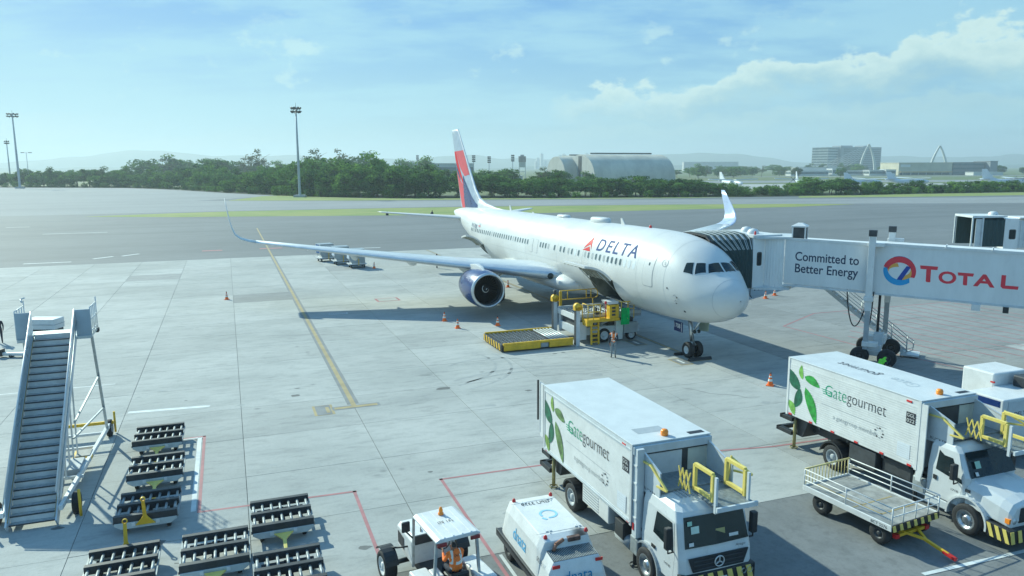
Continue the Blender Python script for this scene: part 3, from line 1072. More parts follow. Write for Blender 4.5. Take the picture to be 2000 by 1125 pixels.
    m.lathe([(.42, 4.9), (.36, 5.3), (.05, 5.9)], (ex, ey, ez), (1, 0, 0), 16)
    m.build('exhaust', STEEL, eng)
    m = MB()
    m.loft([[(x_, ey - w_, zb_), (x_, ey + w_, zb_), (x_, ey + w_ * .8, zt_), (x_, ey - w_ * .8, zt_)] for x_, w_, zb_, zt_ in ((ex + .9, .06, 3.7, 3.78), (ex + 1.6, .16, 3.6, 4.0), (ex + 2.8, .22, 3.5, 4.12), (ex + 3.7, .24, 3.3, 4.0), (ex + 5.0, .22, 3.05, 3.8), (ex + 7.2, .1, 3.2, 3.5))], smooth=False)
    m.build('pylon', PLANE, eng, bev=.03)
    # horizontal stabiliser
    m = MB()
    m.loft([section(.5, 45.6, 5.9, 5.95, .09, 0, sg), section(1.3, 46.2, 5.5, 6.0, .09, 0, sg), section(5.2, 49.1, 3.7, 6.3, .085, 0, sg), section(9.0, 51.95, 2.0, 6.6, .08, 0, sg), section(9.31, 52.5, 1.3, 6.63, .05, 0, sg)])
    m.build('stabiliser', PLANE, jet)
    # main gear
    zg = .20
    m = MB()
    m.tube((27.6, sg * 4.65, 3.3), (27.6, sg * 4.65, zg + .6), .17, 12)
    m.tube((27.6, sg * 4.65, 1.9), (26.2, sg * 4.2, 3.1), .08, 8)
    m.tube((27.6, sg * 4.65, 1.9), (27.6, sg * 2.6, 3.0), .09, 8)
    m.bar((26.85, sg * 4.65, zg + .58), (28.35, sg * 4.65, zg + .58), .2, .22)
    mg = m.build('main_gear', STEEL, jet)
    for dx in (-.72, .72):
        for dy in (-.52, .52):
            wheel(mg, (27.6 + dx, sg * 4.65 + dy, zg + .585), .585, .42, rim=.5, out=1 if dy * sg > 0 else -1, rmat=LGREY)
    MB().prism([(26.3, 1.5), (28.9, 1.5), (29.0, 3.1), (26.2, 3.1)], 'y', sg * 5.1, sg * 5.14).build('gear_door', PLANE, jet)
# belly fairing with landing lights
m = MB()
m.loft([[(x_, 2.98 * s_ * math.cos(R(i * 15)), zc_ + hz_ * math.sin(R(i * 15))) for i in range(24)] for x_, s_, zc_, hz_ in ((16.6, .62, 2.75, .5), (17.2, .8, 2.75, .8), (18.2, .93, 2.78, .98), (20, 1, 2.8, 1.06), (25, 1, 2.8, 1.1), (29, .98, 2.8, 1.06), (31, .9, 2.75, .9), (33, .7, 2.7, .5))])
m.build('belly_fairing', PLANE, jet)
for sg in (1, -1):
    m = MB()
    m.lathe([(.001, -.10), (.16, -.07), (.24, .02)], (18.62, sg * 3.15, 3.28), (1, -.25 * sg, 0), 14)
    m.build('landing_light', GLASS, jet)

# ---- fin
def finp(u, v, off):
    """u from trailing edge (0) to leading edge (1), v from root to tip"""
    z = 7.0 + 8.85 * v
    le = 43.9 + 8.3 * v - .0 + 1.2 * math.exp(-v * 22) * -1.6
    te = 51.4 + 3.4 * v
    t = max(0.0, 1 - u)          # chord fraction from the leading edge
    th = 5 * (.2969 * math.sqrt(t) - .126 * t - .3516 * t**2 + .2843 * t**3 - .1036 * t**4)
    return Vector((le + (te - le) * t, th * .095 * (te - le) + off, z))


FINM = MT('fin_silver_blue', (.36, .43, .51), .45, var=.1, spec=.3)
m = MB()
rings = []
for v in (0, .02, .05, .1, .25, .5, .75, .97, 1.0):
    us = [1 - (1 - math.cos(math.pi * i / 10)) / 2 for i in range(11)]
    st = [finp(u, v, 0) for u in us]
    pt = [Vector((p.x, -p.y, p.z)) for p in st[1:-1]][::-1]
    rings.append(st + pt)
m.loft(rings)
fin = m.build('fin', FINM, jet)
fo = lambda u, v: finp(u, v, .012)
for nm, mat_, poly in (('fin_red_panel', DRED, [(.01, .72), (.22, .72), (.38, .48), (.505, .325), (.44, .29), (.27, .41), (.03, .60)]),
                       ('fin_pale_panel', PINKR, [(.22, .72), (.97, .725), (.95, .42), (.66, .40), (.42, .51)]),
                       ('fin_blue_stripe', BLUE, [(.03, .58), (.29, .42), (.27, .35), (.04, .47)]),
                       ('fin_red_panel', PINKR, [(.02, .465), (.265, .345), (.44, .29), (.25, .01), (.08, .0), (.03, .26)]),
                       ('fin_blue_panel', BLUE, [(.55, .42), (.70, .27), (.93, .03), (.24, .012), (.42, .29)])):
    decal(nm, poly, fo, mat_, fin, .12)
m = MB()
prev = None
m.loft([[finp(1 - .0, v, 0) + Vector((-.02, 0, 0)), finp(.985, v, .014), finp(.97, v, .012), Vector((finp(.97, v, 0).x, -finp(.97, v, .012).y, finp(.97, v, 0).z))] for v in (.02, .25, .5, .75, .99)], cap=False, closed=False)
m.build('fin_leading_edge', ALU, fin)
decal('fin_mark', rrect(.4, .965, .12, .03, .01), fo, WHITE, fin)
m = MB()
m.loft([[(x_, hw * math.cos(R(i * 30)), zz_ + hh * math.sin(R(i * 30))) for i in range(7)] for x_, hw, zz_, hh in ((36.5, .05, 7.2, .1), (39.5, .18, 7.16, .28), (42.5, .34, 7.1, .7), (44.2, .42, 7.0, 1.25))], cap=False, closed=False)
m.build('dorsal_fin', PLANE, jet)
m = MB()
m.lathe([(.16, 0), (.15, .25), (.02, .3)], (53.75, 0, 6.43), (1, 0, .1), 12)
m.build('exhaust_outlet', DKMET, jet)

# ---- nose gear
m = MB()
m.tube((5.25, 0, 2.4), (4.95, 0, .95), .13, 12)
m.tube((4.95, 0, 1.0), (4.87, 0, .45), .09, 10)
m.tube((4.87, -.42, .46), (4.87, .42, .46), .07, 10)
m.tube((4.95, 0, 1.35), (4.2, 0, 2.3), .06, 8)
m.bar((4.6, .0, .75), (5.2, 0, 1.25), .06, .12)
m.bar((4.55, -.2, 1.55), (4.55, .2, 1.55), .14, .14)
ng = m.build('nose_gear', STEEL, jet)
for dy in (-.30, .30):
    wheel(ng, (4.87, dy, .47), .47, .33, rim=.5, out=1 if dy > 0 else -1)
m = MB()
for dy in (-.14, .14):
    m.lathe([(.001, .0), (.1, .02), (.11, .1)], (4.45, dy, 1.6), (1, 0, 0), 10)
m.build('taxi_light', GLASS, ng)
pl = MB().bx(5.15, 6.05, .52, .56, 1.45, 2.05).build('gear_door', NAVY, jet, bev=.01)
pl['label'] = 'dark blue nose gear door with white number 1708'
fittext('1708', pl, WHITE, lambda s_, t_: Vector((5.98 - s_, .565, 1.66 + t_)), .60, .27, 'door_number', 0, bold=.01)
MB().bx(5.22, 5.26, .562, .566, 1.5, 2.02).build('door_stripe', WHITE, pl)
MB().prism([(4.2, 1.62), (5.1, 1.5), (5.15, 2.2), (4.15, 2.25)], 'y', -.62, -.57).build('gear_door', MT('gear_door_green', (.30, .36, .30), .5, var=.2), jet, bev=.01)
# wheel chocks
for dx in (-.75, .72):
    ck = MB().prism([(-.14, 0), (.14, 0), (.06, .16), (-.06, .16)], 'y', -.75, .75).build('wheel_chock', BLACK)
    p = Matrix.Rotation(R(110.69), 3, 'Z') @ Vector((4.87 + dx, 0, 0)) + Vector((12.40, 38.78, 0))
    ck.location = p
    ck.rotation_euler = (0, 0, R(110.69))
    tag(ck, 'black wheel chock %s the nose wheels of the airliner' % ('in front of' if dx < 0 else 'behind'), 'wheel chock', 'wheel chocks at the nose gear')

# ================================================================== JET BRIDGE
SM = Matrix(((DV.x, NV.x, 0, 0), (DV.y, NV.y, 0, 0), (0, 0, 1, 0), (0, 0, 0, 1)))     # stand frame to world


def local_of(root):
    loc = Matrix.Translation(root.location) @ root.rotation_euler.to_matrix().to_4x4()
    return loc.inverted()


BELLOW = MT('bellows_fabric', (.022, .05, .055), .75, var=.3, scale=3, stretch=(6, 6, .4))
TUN = MT('tunnel_white', (.71, .725, .72), .42, var=.05, scale=1.2, dirt=.08, stretch=(1, 1, .3))
jb = thing('jet_bridge', 'white jet bridge with fuel company lettering docked to the airliner', 'jet bridge', (16.05, 44.0, 0), math.atan2(-.509, .861))
ZB, ZT, SL = 4.25, 6.86, -.0235


def tun(m, x0, x1, y0, y1, zb, zt):
    """a sloping box"""
    v = []
    for x in (x0, x1):
        v += [(x, y0, zb + SL * x), (x, y1, zb + SL * x), (x, y1, zt + SL * x), (x, y0, zt + SL * x)]
    m.add(v, [(0, 1, 2, 3), (7, 6, 5, 4), (0, 4, 5, 1), (1, 5, 6, 2), (2, 6, 7, 3), (3, 7, 4, 0)])


m = MB()
tun(m, 0, 6, .08, 2.5, ZB + .04, ZT)
inner = m.build('inner_tunnel', TUN, jb, bev=.02)
m = MB()
tun(m, 4.5, 26, 0, 2.75, ZB - .02, ZT + .06)
outer = m.build('outer_tunnel', TUN, jb, bev=.02)
for x0, x1, y_, z_ in ((0.0, 4.5, .04, ZT), (4.5, 26, -.05, ZT + .06)):
    m = MB()
    tun(m, x0, x1, y_, y_ + .14, z_ - .02, z_ + .14)
    m.build('roof_rail', WHITE, jb)
    m = MB()
    tun(m, x0, x1, y_ + .01, y_ + .12, ZB - .10, ZB + .02)
    m.build('floor_beam', LGREY, jb)
for x in (8.2, 10.3, 13):
    m = MB()
    tun(m, x, x + .06, -.10, .3, ZT + .10, ZT + .32)
    m.build('roof_bracket', WHITE, jb)


def face(x0, z0, y=-.006):
    return lambda s_, t_: Vector((x0 + s_, y, z0 + t_ + SL * (x0 + s_)))


TXTB = MT('text_dark_blue', (.012, .03, .08), .5, var=.1)
fittext('Committed to', inner, TXTB, face(.60, 5.70, .074), 3.42, .53, sub=0, bold=.012)
fittext('Better Energy', inner, TXTB, face(.62, 4.84, .074), 3.40, .69, sub=0, bold=.012)
REDT = MT('logo_red', (.66, .035, .06), .45, var=.05)
def tee(x0, x1, z0, h, k):
    w = x1 - x0
    c = (x0 + x1) / 2
    decal('letter', [(x0, z0 + h), (x0 + .03, z0 + h - k), (c - k * .62, z0 + h - k), (c - k * .55, z0 + .04), (c - k * .3, z0), (c + k * .62, z0), (c + k * .55, z0 + h - k), (x1 - .03, z0 + h - k), (x1, z0 + h)], lambda u, v: Vector((u, -.006, v + SL * u)), REDT, outer, .8, False)


tee(7.06, 7.92, 5.10, .88, .19)
tee(8.84, 9.58, 5.10, .66, .165)
decal('letter', [(10.80, 5.80), (11.0, 5.80), (11.0, 5.27), (11.58, 5.27), (11.56, 5.10), (10.9, 5.10), (10.80, 5.2)], lambda u, v: Vector((u, -.006, v + SL * u)), REDT, outer, .8, False)
for ch, x0, x1, h, b in (('O', 7.97, 8.80, .67, .03), ('A', 9.58, 10.55, .66, .03)):
    fittext(ch, outer, REDT, face(x0, 5.10), x1 - x0, h, 'letter', 0, bold=.03)
# ribbon globe emblem made of curved bands
def band(name, mat, pts_out, pts_in, cx=6.08, cz=5.6, k=.80):
    poly = [(cx + x * k, cz + z * k) for x, z in pts_out] + [(cx + x * k, cz + z * k) for x, z in pts_in[::-1]]
    decal(name, poly, lambda u, v: Vector((u, -.006 if name != 'emblem_band_front' else -.010, v + SL * u)), mat, outer, .6)


def arc(r0, a0, a1, n=10, ox=0, oz=0, sq=1.0):
    return [(ox + r0 * math.cos(R(a0 + (a1 - a0) * i / n)), oz + r0 * sq * math.sin(R(a0 + (a1 - a0) * i / n))) for i in range(n + 1)]


LBL, LLB, LOR = MT('logo_blue', (.01, .05, .32), .45, var=.05), MT('logo_light_blue', (.03, .30, .62), .45, var=.05), MT('logo_orange', (.72, .38, .08), .45, var=.05)
band('emblem_band', LBL, arc(1, 115, 40, 8), arc(.86, 115, 40, 8, 0, .06))
band('emblem_band', LBL, arc(1, 200, 300, 8), arc(.86, 200, 300, 8, 0, -.05))
band('emblem_band', LOR, arc(.84, 186, 92, 10, -.10, -.02, .62), arc(.64, 186, 92, 10, -.02, -.06, .50))
band('emblem_band', LOR, arc(.90, -78, 8, 10, .02, .06, .80), arc(.66, -78, 8, 10, .02, .10, .72))
band('emblem_band_front', REDT, arc(1.02, 165, -22, 14, 0, -.04), arc(.74, 165, -22, 14, .02, -.14, .95))
band('emblem_band_front', LLB, arc(1.0, 172, 312, 12, 0, -.02), arc(.82, 172, 312, 12, .08, .14, .95))
band('emblem_band_front', LBL, [(.42, .35), (.1, -.2), (-.12, -.62)], [(.70, .32), (.42, -.2), (.18, -.66)])
# pillars and bogie
for y_, nm in ((-.36, 'near'), (3.12, 'far')):
    xx = 4.68 if y_ < 0 else 5.4
    m = MB()
    m.bx(xx - .17, xx + .17, y_ - .17, y_ + .17, 3.15, 7.35)
    m.bx(xx - .24, xx + .24, y_ - .24, y_ + .24, 3.7, 3.95)
    m.bx(xx - .24, xx + .62, y_ - .10, y_ + .3, 6.75, 6.95)
    post = m.build('pillar', WHITE, jb, bev=.015)
    MB().bx(xx - .20, xx + .20, y_ - .20, y_ + .20, 7.32, 7.66).build('pillar_cap', DKMET, post)
    m = MB()
    m.bx(xx - .13, xx + .13, y_ - .13, y_ + .13, .95, 3.16)
    m.build('pillar_ram', GREYP, post)
m = MB()
m.bx(4.75, 5.45, .25, 3.0, .78, 1.12)
m.bx(4.3, 5.9, .1, .5, .5, .8)
m.bx(4.6, 5.6, .7, 2.1, 1.1, 1.5)
m.bx(4.5, 5.3, -.55, -.1, 1.12, 1.4)
bog = m.build('bogie_beam', WHITE, jb, bev=.03)
m = MB()
m.bx(5.0, 5.5, .3, 1.0, 1.12, 1.75)
m.build('motor_box', LGREY, bog, bev=.02)
for x_, y_ in ((4.4, -.15), (5.8, -.15), (4.4, 2.9), (5.8, 2.9)):
    wheel(jb, (x_, y_, .50), .50, .38, rim=.45, rmat=DKMET, out=-1)
m = MB()
for k in (-1, 1):
    m.pipe([(5.05 + k * .75, -.95, .35), (5.05 + k * .95, -.6, .22), (5.05 + k * .95, 3.2, .22)], .03, 6)
m.build('bumper_rail', DKMET, jb)
# hanging hoses
for x0, y0, x1, dz in ((3.5, .1, 4.5, 2.0), (4.9, -.1, 4.62, 1.8)):
    pts = []
    for i in range(15):
        t_ = i / 14
        pts.append((x0 + (x1 - x0) * t_, y0 + .1 * t_, 4.2 - (dz * math.sin(math.pi * min(1, t_ * 1.02)) ** .7 if t_ < 1 else 0) * (1 - .35 * t_) - .9 * t_))
    MB().pipe(pts, .035, 6).build('hose', BLACK, jb)
m = MB()
m.tube((5.15, 1.0, 4.2), (5.15, 1.0, 1.4), .07, 8)
m.build('lift_screw', BLACK, jb)
# service stair on the far side
top, foot = Vector((1.5, 3.1, 4.05)), Vector((6.6, 2.9, .15))
stair = MB()
for dy in (0, .8):
    stair.bar(top + Vector((0, dy, 0)), foot + Vector((0, dy, 0)), .05, .2)
stair = stair.build('service_stair', LGREY, jb)
for i in range(18):
    p = top.lerp(foot, (i + .5) / 18)
    MB().bx(p.x - .12, p.x + .12, p.y + .02, p.y + .78, p.z - .02, p.z + .015).build('tread', GALV, stair)
for dy in (0, .8):
    m = MB()
    a, b = top + Vector((0, dy, 0)), foot + Vector((0, dy, 0))
    for hz in (.5, .95):
        m.tube(a + Vector((0, 0, hz)), b + Vector((0, 0, hz)), .022, 6)
    for i in range(7):
        p = a.lerp(b, i / 6)
        m.tube(p, p + Vector((0, 0, .95)), .022, 6)
    m.pipe([b + Vector((0, 0, .95)), b + Vector((.35, 0, .7)), b + Vector((.35, 0, .3)), b + Vector((0, 0, .15))], .022, 6)
    m.build('handrail', GALV, stair)
MB().bx(6.3, 7.3, 2.7, 3.9, .1, .2).build('stair_foot', LGREY, stair)
MB().bx(.6, 1.6, 2.5, 4.0, 4.0, 4.1).build('stair_landing', LGREY, stair)
# cab, rotated square to the aircraft
to_jb = local_of(jb) @ SM
m = MB()
m.bx(-40.0, -36.25, 28.9, 29.75, 3.98, 7.02)
m.xf(to_jb)
cab = m.build('cab', TUN, jb, bev=.02)
m = MB()
m.bx(-40.1, -36.15, 28.8, 30.9, 7.0, 7.14)
m.xf(to_jb)
m.build('cab_roof', WHITE, cab)
# curved slat curtain between cab and tunnel
m = MB()
pts = []
c0, c1 = SM @ Vector((-36.25, 29.75, 0)), Vector((16.05, 44.06, 0))
for i in range(15):
    t_ = i / 14
    p = c0.lerp(c1, t_)
    p += Vector((-.25, -.5, 0)).normalized() * (.10 * math.sin(math.pi * t_) + (.02 if i % 2 else 0))
    pts.append(p)
m.loft([[(p.x, p.y, 4.05) for p in pts], [(p.x, p.y, 7.0) for p in pts]], cap=False, closed=False, smooth=False)
m.xf(local_of(jb))
m.build('slat_curtain', TUN, jb, fixn=False)
m = MB()
q0, q1 = SM @ Vector((-36.2, 29.0, 0)), SM @ Vector((-39.8, 29.0, 0))
m.add([(p.x, p.y, z) for z in (3.9, 4.02) for p in (q0, Vector((16.4, 43.9, 0)), Vector((17.6, 46.2, 0)), q1)], [(0, 1, 2, 3), (4, 5, 6, 7), (0, 1, 5, 4), (1, 2, 6, 5), (2, 3, 7, 6), (3, 0, 4, 7)])
m.add([(p.x, p.y, z) for z in (6.92, 7.04) for p in (q0, Vector((16.4, 43.9, 0)), Vector((17.6, 46.2, 0)), q1)], [(0, 1, 2, 3), (4, 5, 6, 7), (0, 1, 5, 4), (1, 2, 6, 5), (2, 3, 7, 6), (3, 0, 4, 7)])
m.xf(local_of(jb))
m.build('rotunda_deck', LGREY, jb)
def cabface(s_, t_):
    return to_jb @ Vector((-36.244, 28.95 + s_, 4.0 + t_))
w_ = decal('cab_window', rrect(.42, 1.72, .36, .82, .1), cabface, BLACK, cab, .5)
decal('pane', rrect(.42, 1.72, .26, .70, .07), lambda s_, t_: to_jb @ Vector((-36.238, 28.95 + s_, 4.0 + t_)), GLASS, w_, .5)
# bellows closing on the fuselage
RJ = Matrix.Translation(jet.location) @ jet.rotation_euler.to_matrix().to_4x4()
tj = local_of(jb) @ RJ
NB = 14
prof = [(4.30, 4.0), (4.30, 4.8), (4.30, 5.6), (4.32, 6.3), (4.5, 6.85), (4.95, 7.12), (5.8, 7.2), (6.8, 7.2), (7.5, 7.12), (7.8, 6.8), (7.9, 6.2), (7.9, 5.0), (7.9, 4.0)]
rings = []
for j in range(NB + 1):
    t_ = j / NB
    ring = []
    for x_, z_ in prof:
        w, zc, h = fring(x_)
        s2 = 1 - ((z_ - zc) / h) ** 2
        yf = -(w * math.sqrt(s2) + .03) if s2 > .05 else -.75
        yf = min(yf, -.75)
        ex = (.07 if j % 2 else 0) * (1 if 0 < j < NB else 0)
        ring.append(tj @ Vector((x_ + (ex if x_ > 6 else -ex), yf + (-3.62 - yf) * t_, z_ + (ex if z_ > 6.3 else 0))))
    rings.append(ring)
m = MB()
m.loft(rings, cap=False, closed=False, smooth=False)
bel = m.build('bellows', BELLOW, jb, fixn=False)
for j in range(1, NB, 1):
    m = MB()
    rr = rings[j][3:10]
    for a, b in zip(rr[:-1], rr[1:]):
        m.bar(a + Vector((0, 0, .012)), b + Vector((0, 0, .012)), .05, .03)
    m.build('bellows_rib', LGREY, bel)
m = MB()
for a, b in zip(rings[0][:-1], rings[0][1:]):
    m.bar(a, b, .12, .12)
m.build('bumper_seal', BLACK, bel)
# roof equipment
m = MB()
m.bx(.30, 1.0, .5, 1.2, ZT, ZT + .75)
ac_ = m.build('air_unit', DKMET, jb, bev=.02)
m = MB()
m.loft([[(.62 - k, .82 - k, z), (.68 + k, .82 - k, z), (.68 + k, .88 + k, z), (.62 - k, .88 + k, z)] for k, z in ((.40, ZT + .74), (.40, ZT + .82), (.1, ZT + .98))], smooth=False)
m.build('unit_lid', WHITE, ac_)
for x_, y_ in ((.3, .5), (1.0, .5), (.3, 1.2), (1.0, 1.2)):
    MB().bx(x_ - .035, x_ + .035, y_ - .035, y_ + .035, ZT, ZT + .76).build('unit_post', WHITE, ac_)
for p in ((-37.2, 29.6), (-38.6, 30.2)):
    m = MB()
    m.lathe([(.34, 0), (.34, .14), (.24, .28), (.001, .34)], to_jb @ Vector((p[0], p[1], 7.12)), (0, 0, 1), 14)
    m.build('roof_dome', WHITE, jb)
m = MB()
m.lathe([(.06, 0), (.06, .2), (.001, .24)], to_jb @ Vector((-36.5, 29.2, 7.13)), (0, 0, 1), 8)
m.build('warning_light', RED, jb)
m = MB()
pc = to_jb @ Vector((-36.6, 29.1, 0))
m.pipe([(pc.x, pc.y, 3.95), (pc.x, pc.y, 3.5), (pc.x + .12, pc.y, 3.35)], .03, 6)
m.lathe([(.10, -.03), (.10, .03)], (pc.x + .15, pc.y, 3.3), (0, 1, 0), 12)
m.build('safety_wheel', DKMET, jb)
for i in range(9):
    p = to_jb @ Vector((-36.3, 29.2 + i * .28, 3.93))
    MB().bx(p.x - .03, p.x + .03, p.y - .03, p.y + .03, 3.82, 3.95).build('under_bracket', DKMET, jb)
m = MB()
tun(m, 9.6, 10.0, -.2, .4, ZB - .42, ZB - .1)
m.build('junction_box', WHITE, jb)
m = MB()
tun(m, 11.0, 11.25, -.2, .1, ZB - .4, ZB - .1)
m.build('flood_lamp', BLACK, jb)

# ---- second bridge in the background
j2 = thing('jet_bridge', 'retracted jet bridge with open dark bellows mouth at the right edge of the apron', 'jet bridge', (44.4, 72.5, 0), R(-6))
rings = []
for j in range(9):
    x_ = .95 + j * .26
    ex = .07 if j % 2 else 0
    rings.append([(x_, -ex, 3.4), (x_, -ex, 5.9 + ex), (x_, .4, 6.15 + ex), (x_, 3.0, 6.15 + ex), (x_, 3.4 + ex, 5.9), (x_, 3.4 + ex, 3.4)])
m = MB()
m.loft(rings, cap=False, closed=False, smooth=False)
b2_ = m.build('bellows', BELLOW, j2, fixn=False)
m = MB()
for x_ in (0, .95):
    m.bar((x_, -.05, 3.4), (x_, -.05, 6.2), .12)
    m.bar((x_, 3.45, 3.4), (x_, 3.45, 6.2), .12)
    m.bar((x_, -.1, 6.22), (x_, 3.5, 6.22), .12)
for y_ in (-.05, 3.45):
    m.bar((0, y_, 6.2), (2.9, y_, 6.28), .12)
m.build('bellows_frame', LGREY, b2_)
MB().bx(.35, .95, .02, .06, 3.4, 6.05).build('mouth_panel', LGREY, j2)
MB().bx(.05, 2.9, 3.2, 3.3, 3.4, 6.1).build('mouth_back', BELLOW, j2)
MB().bx(-.05, 3.1, -.1, 3.5, 6.26, 6.36).build('canopy_roof', WHITE, j2)
c2 = MB().bx(2.95, 4.2, -.08, 3.4, 3.2, 6.1).build('cab', TUN, j2, bev=.02)
decal('cab_window', rrect(3.68, 4.6, .62, .95, .12), lambda u, v: Vector((u, -.09, v)), BLACK, c2, .6)
decal('pane', rrect(3.66, 4.6, .46, .80, .08), lambda u, v: Vector((u, -.096, v)), GLASS, c2, .6)
m = MB()
for i in range(7):
    m.bx(4.22 + i * .18, 4.38 + i * .18, -.02 - (.02 if i % 2 else 0), .1, 3.3, 5.95)
m.build('slat_curtain', LGREY, j2)
MB().bx(5.5, 24, -.1, 2.6, 3.4, 6.12).build('tunnel', TUN, j2, bev=.02)
MB().bx(4.2, 24, -.15, 2.7, 6.12, 6.22).build('roof_rail', WHITE, j2)
for x_ in (8.0,):
    MB().bx(x_ - .2, x_ + .2, .9, 1.3, 0, 3.4).build('pillar', GREYP, j2)
    MB().bx(x_ - .7, x_ + .7, .1, 2.1, .5, .9).build('bogie_beam', GREYP, j2)
    for y_ in (.0, 2.2):
        wheel(j2, (x_, y_, .5), .5, .35, rmat=DKMET)
m = MB()
m.lathe([(.45, 0), (.42, .2), (.25, .32), (.001, .36)], (2.6, 1.6, 6.36), (0, 0, 1), 14)
m.build('roof_dome', WHITE, j2)

# ================================================================== CARGO LOADER
ld = thing('cargo_loader', 'yellow and white aircraft cargo loader with lowered roller platform under the open cargo door', 'cargo loader', S(-43.55, 20.0), RZ)
HAZ = None


def stripes(name, c1, c2, scale=2.2, ang=(0, 0, R(45)), thr=.5):
    if name in MATS:
        return MATS[name]
    m = bpy.data.materials.new(name)
    m.use_nodes = True
    q = NT(m.node_tree)
    b = m.node_tree.nodes['Principled BSDF']
    c = q.n('ShaderNodeTexCoord').outputs['Object']
    mp = q.n('ShaderNodeMapping', {'Vector': c, 'Rotation': ang}).outputs[0]
    x = q.n('ShaderNodeSeparateXYZ', {0: mp}).outputs[0]
    f = q.m('FRACT', q.m('MULTIPLY', x, scale))
    k = q.m('GREATER_THAN', f, thr)
    m.node_tree.links.new(q.mix(k, c1 + (1,), c2 + (1,)), b.inputs['Base Color'])
    b.inputs['Roughness'].default_value = .5
    MATS[name] = m
    return m


YB_Y = stripes('hazard_stripes_side', (.70, .48, .06), (.02, .02, .02), 2.6, (0, R(45), 0))
YB_X = stripes('hazard_stripes_front', (.70, .48, .06), (.02, .02, .02), 2.6, (R(45), 0, R(90)))
m = MB()
m.bx(-1.65, 1.65, -4.75, -.15, .12, .42)
plat = m.build('lift_platform', DKMET, ld)
for x_ in (-1.72, 1.72):
    MB().bx(x_ - .07, x_ + .07, -4.8, -.1, .42, .56).build('side_guide', YELLOW, plat, bev=.01)
for y0, y1 in ((-4.75, -2.35), (-1.75, -.15)):
    MB().bx(1.66, 1.82, y0, y1, .10, .44).build('side_box', YELLOW, plat, bev=.02)
MB().bx(1.66, 1.74, -2.3, -1.8, .12, .40).build('side_panel', GREYP, plat, bev=.01)
# hazard front made of separate slanted yellow bars on a dark face
MB().bx(-1.7, 1.7, -4.9, -4.76, .08, .5).build('front_beam', DKMET, plat, bev=.02)
for i in range(7):
    x_ = -1.5 + i * .47
    MB().prism([(x_, .1), (x_ + .2, .1), (x_ + .05, .49), (x_ - .15, .49)], 'y', -4.92, -4.895).build('hazard_bar', YELLOW, plat)
m = MB()
m.cur = 0
for i in range(11):
    y_ = -4.55 + i * .27
    for j in range(12):
        x_ = -1.5 + j * .273
        m.bx(x_ - .055, x_ + .055, y_ - .045, y_ + .045, .43, .50)
m.cur = 1
for i in range(12):
    m.bx(-1.62, 1.62, -4.69 + i * .27, -4.66 + i * .27, .42, .46)
o = m.build('roller_bed', [STEEL, DKMET], plat)
o['kind'] = 'stuff'
for i in range(6):
    y_ = -1.45 + i * .23
    MB().tube((-1.55, y_, .50), (1.55, y_, .50), .055, 8).build('roller', GALV, plat)
# masts with yellow pulley caps
for x_ in (-1.75, 1.75):
    m = MB()
    m.bx(x_ - .12, x_ + .12, .02, .30, 0, 2.45)
    mast = m.build('lift_mast', LGREY, ld, bev=.01)
    MB().bx(x_ - .13, x_ + .13, .0, .02, .1, 2.4).build('chain_track', DKMET, mast)
    m = MB()
    m.lathe([(.001, -.16), (.24, -.16), (.24, .16), (.001, .16)], (x_, .17, 2.5), (1, 0, 0), 16)
    m.bx(x_ - .16, x_ + .16, -.07, .41, 2.3, 2.5)
    m.build('pulley_cover', YELLOW, mast)
MB().tube((-1.75, .17, 2.75), (-1.75, .17, 3.05), .10, 10).build('flood_lamp', DKMET, ld)
# chassis
m = MB()
m.bx(-1.45, 1.45, .35, 4.8, .55, 1.05)
ch = m.build('chassis', LGREY, ld, bev=.02)
for x_, y0, y1, z0, z1 in ((1.46, .4, .9, .3, 1.45), (1.46, 3.0, 3.5, .12, 1.35), (-1.46, .4, 1.0, .3, 1.5), (1.46, 3.6, 4.6, .5, 1.2)):
    MB().bx(x_ - .12, x_ + .12, y0, y1, z0, z1).build('chassis_panel', WHITE if y0 < 3.5 else GREYP, ch, bev=.02)
m = MB()
m.bx(-1.2, 1.2, .5, 1.6, 1.05, 1.5)
m.bx(.4, 1.3, 2.6, 4.4, 1.05, 1.45)
m.build('engine_block', DKMET, ch)
for i in range(4):
    m = MB()
    m.bar((1.3, .5 + i * .1, .7), (1.3, 3.4 - i * .1, 1.62), .05, .12) if i < 1 else m.pipe([(1.32, .7 + i * .25, .6), (1.34, .8 + i * .3, 1.0), (1.3, 1.2 + i * .2, 1.4)], .03, 5)
    m.build('scissor_arm' if i < 1 else 'hydraulic_hose', GREYP if i < 1 else BLACK, ch)
MB().bar((1.3, .5, 1.6), (1.3, 3.4, .7), .05, .12).build('scissor_arm', GREYP, ch)
for x_ in (-1.3, 1.36):
    wheel(ld, (x_, 2.2, .46), .46, .36, axis=(1, 0, 0), rim=.6, rmat=LGREY, out=1)
    wheel(ld, (x_, 4.2, .36), .36, .3, axis=(1, 0, 0), rim=.6, rmat=LGREY, out=1)
# bridge deck towards the cargo door
m = MB()
m.bx(-1.6, 1.45, .35, 4.9, 1.55, 1.74)
dk = m.build('bridge_deck', GREYP, ld, bev=.015)
MB().bx(-1.62, 1.47, .30, .42, 1.5, 1.85).build('deck_edge', WHITE, dk, bev=.01)
m = MB()
for i in range(12):
    for j in range(9):
        x_, y_ = -1.4 + j * .34, .65 + i * .34
        m.bx(x_ - .09, x_ + .09, y_ - .05, y_ + .05, 1.75, 1.83)
o = m.build('roller_bed', [STEEL], dk)
o['kind'] = 'stuff'
for x_ in (-1.62, 1.4):
    MB().bx(x_ - .05, x_ + .05, .35, 4.9, 1.74, 1.95).build('deck_guide', LGREY, dk)


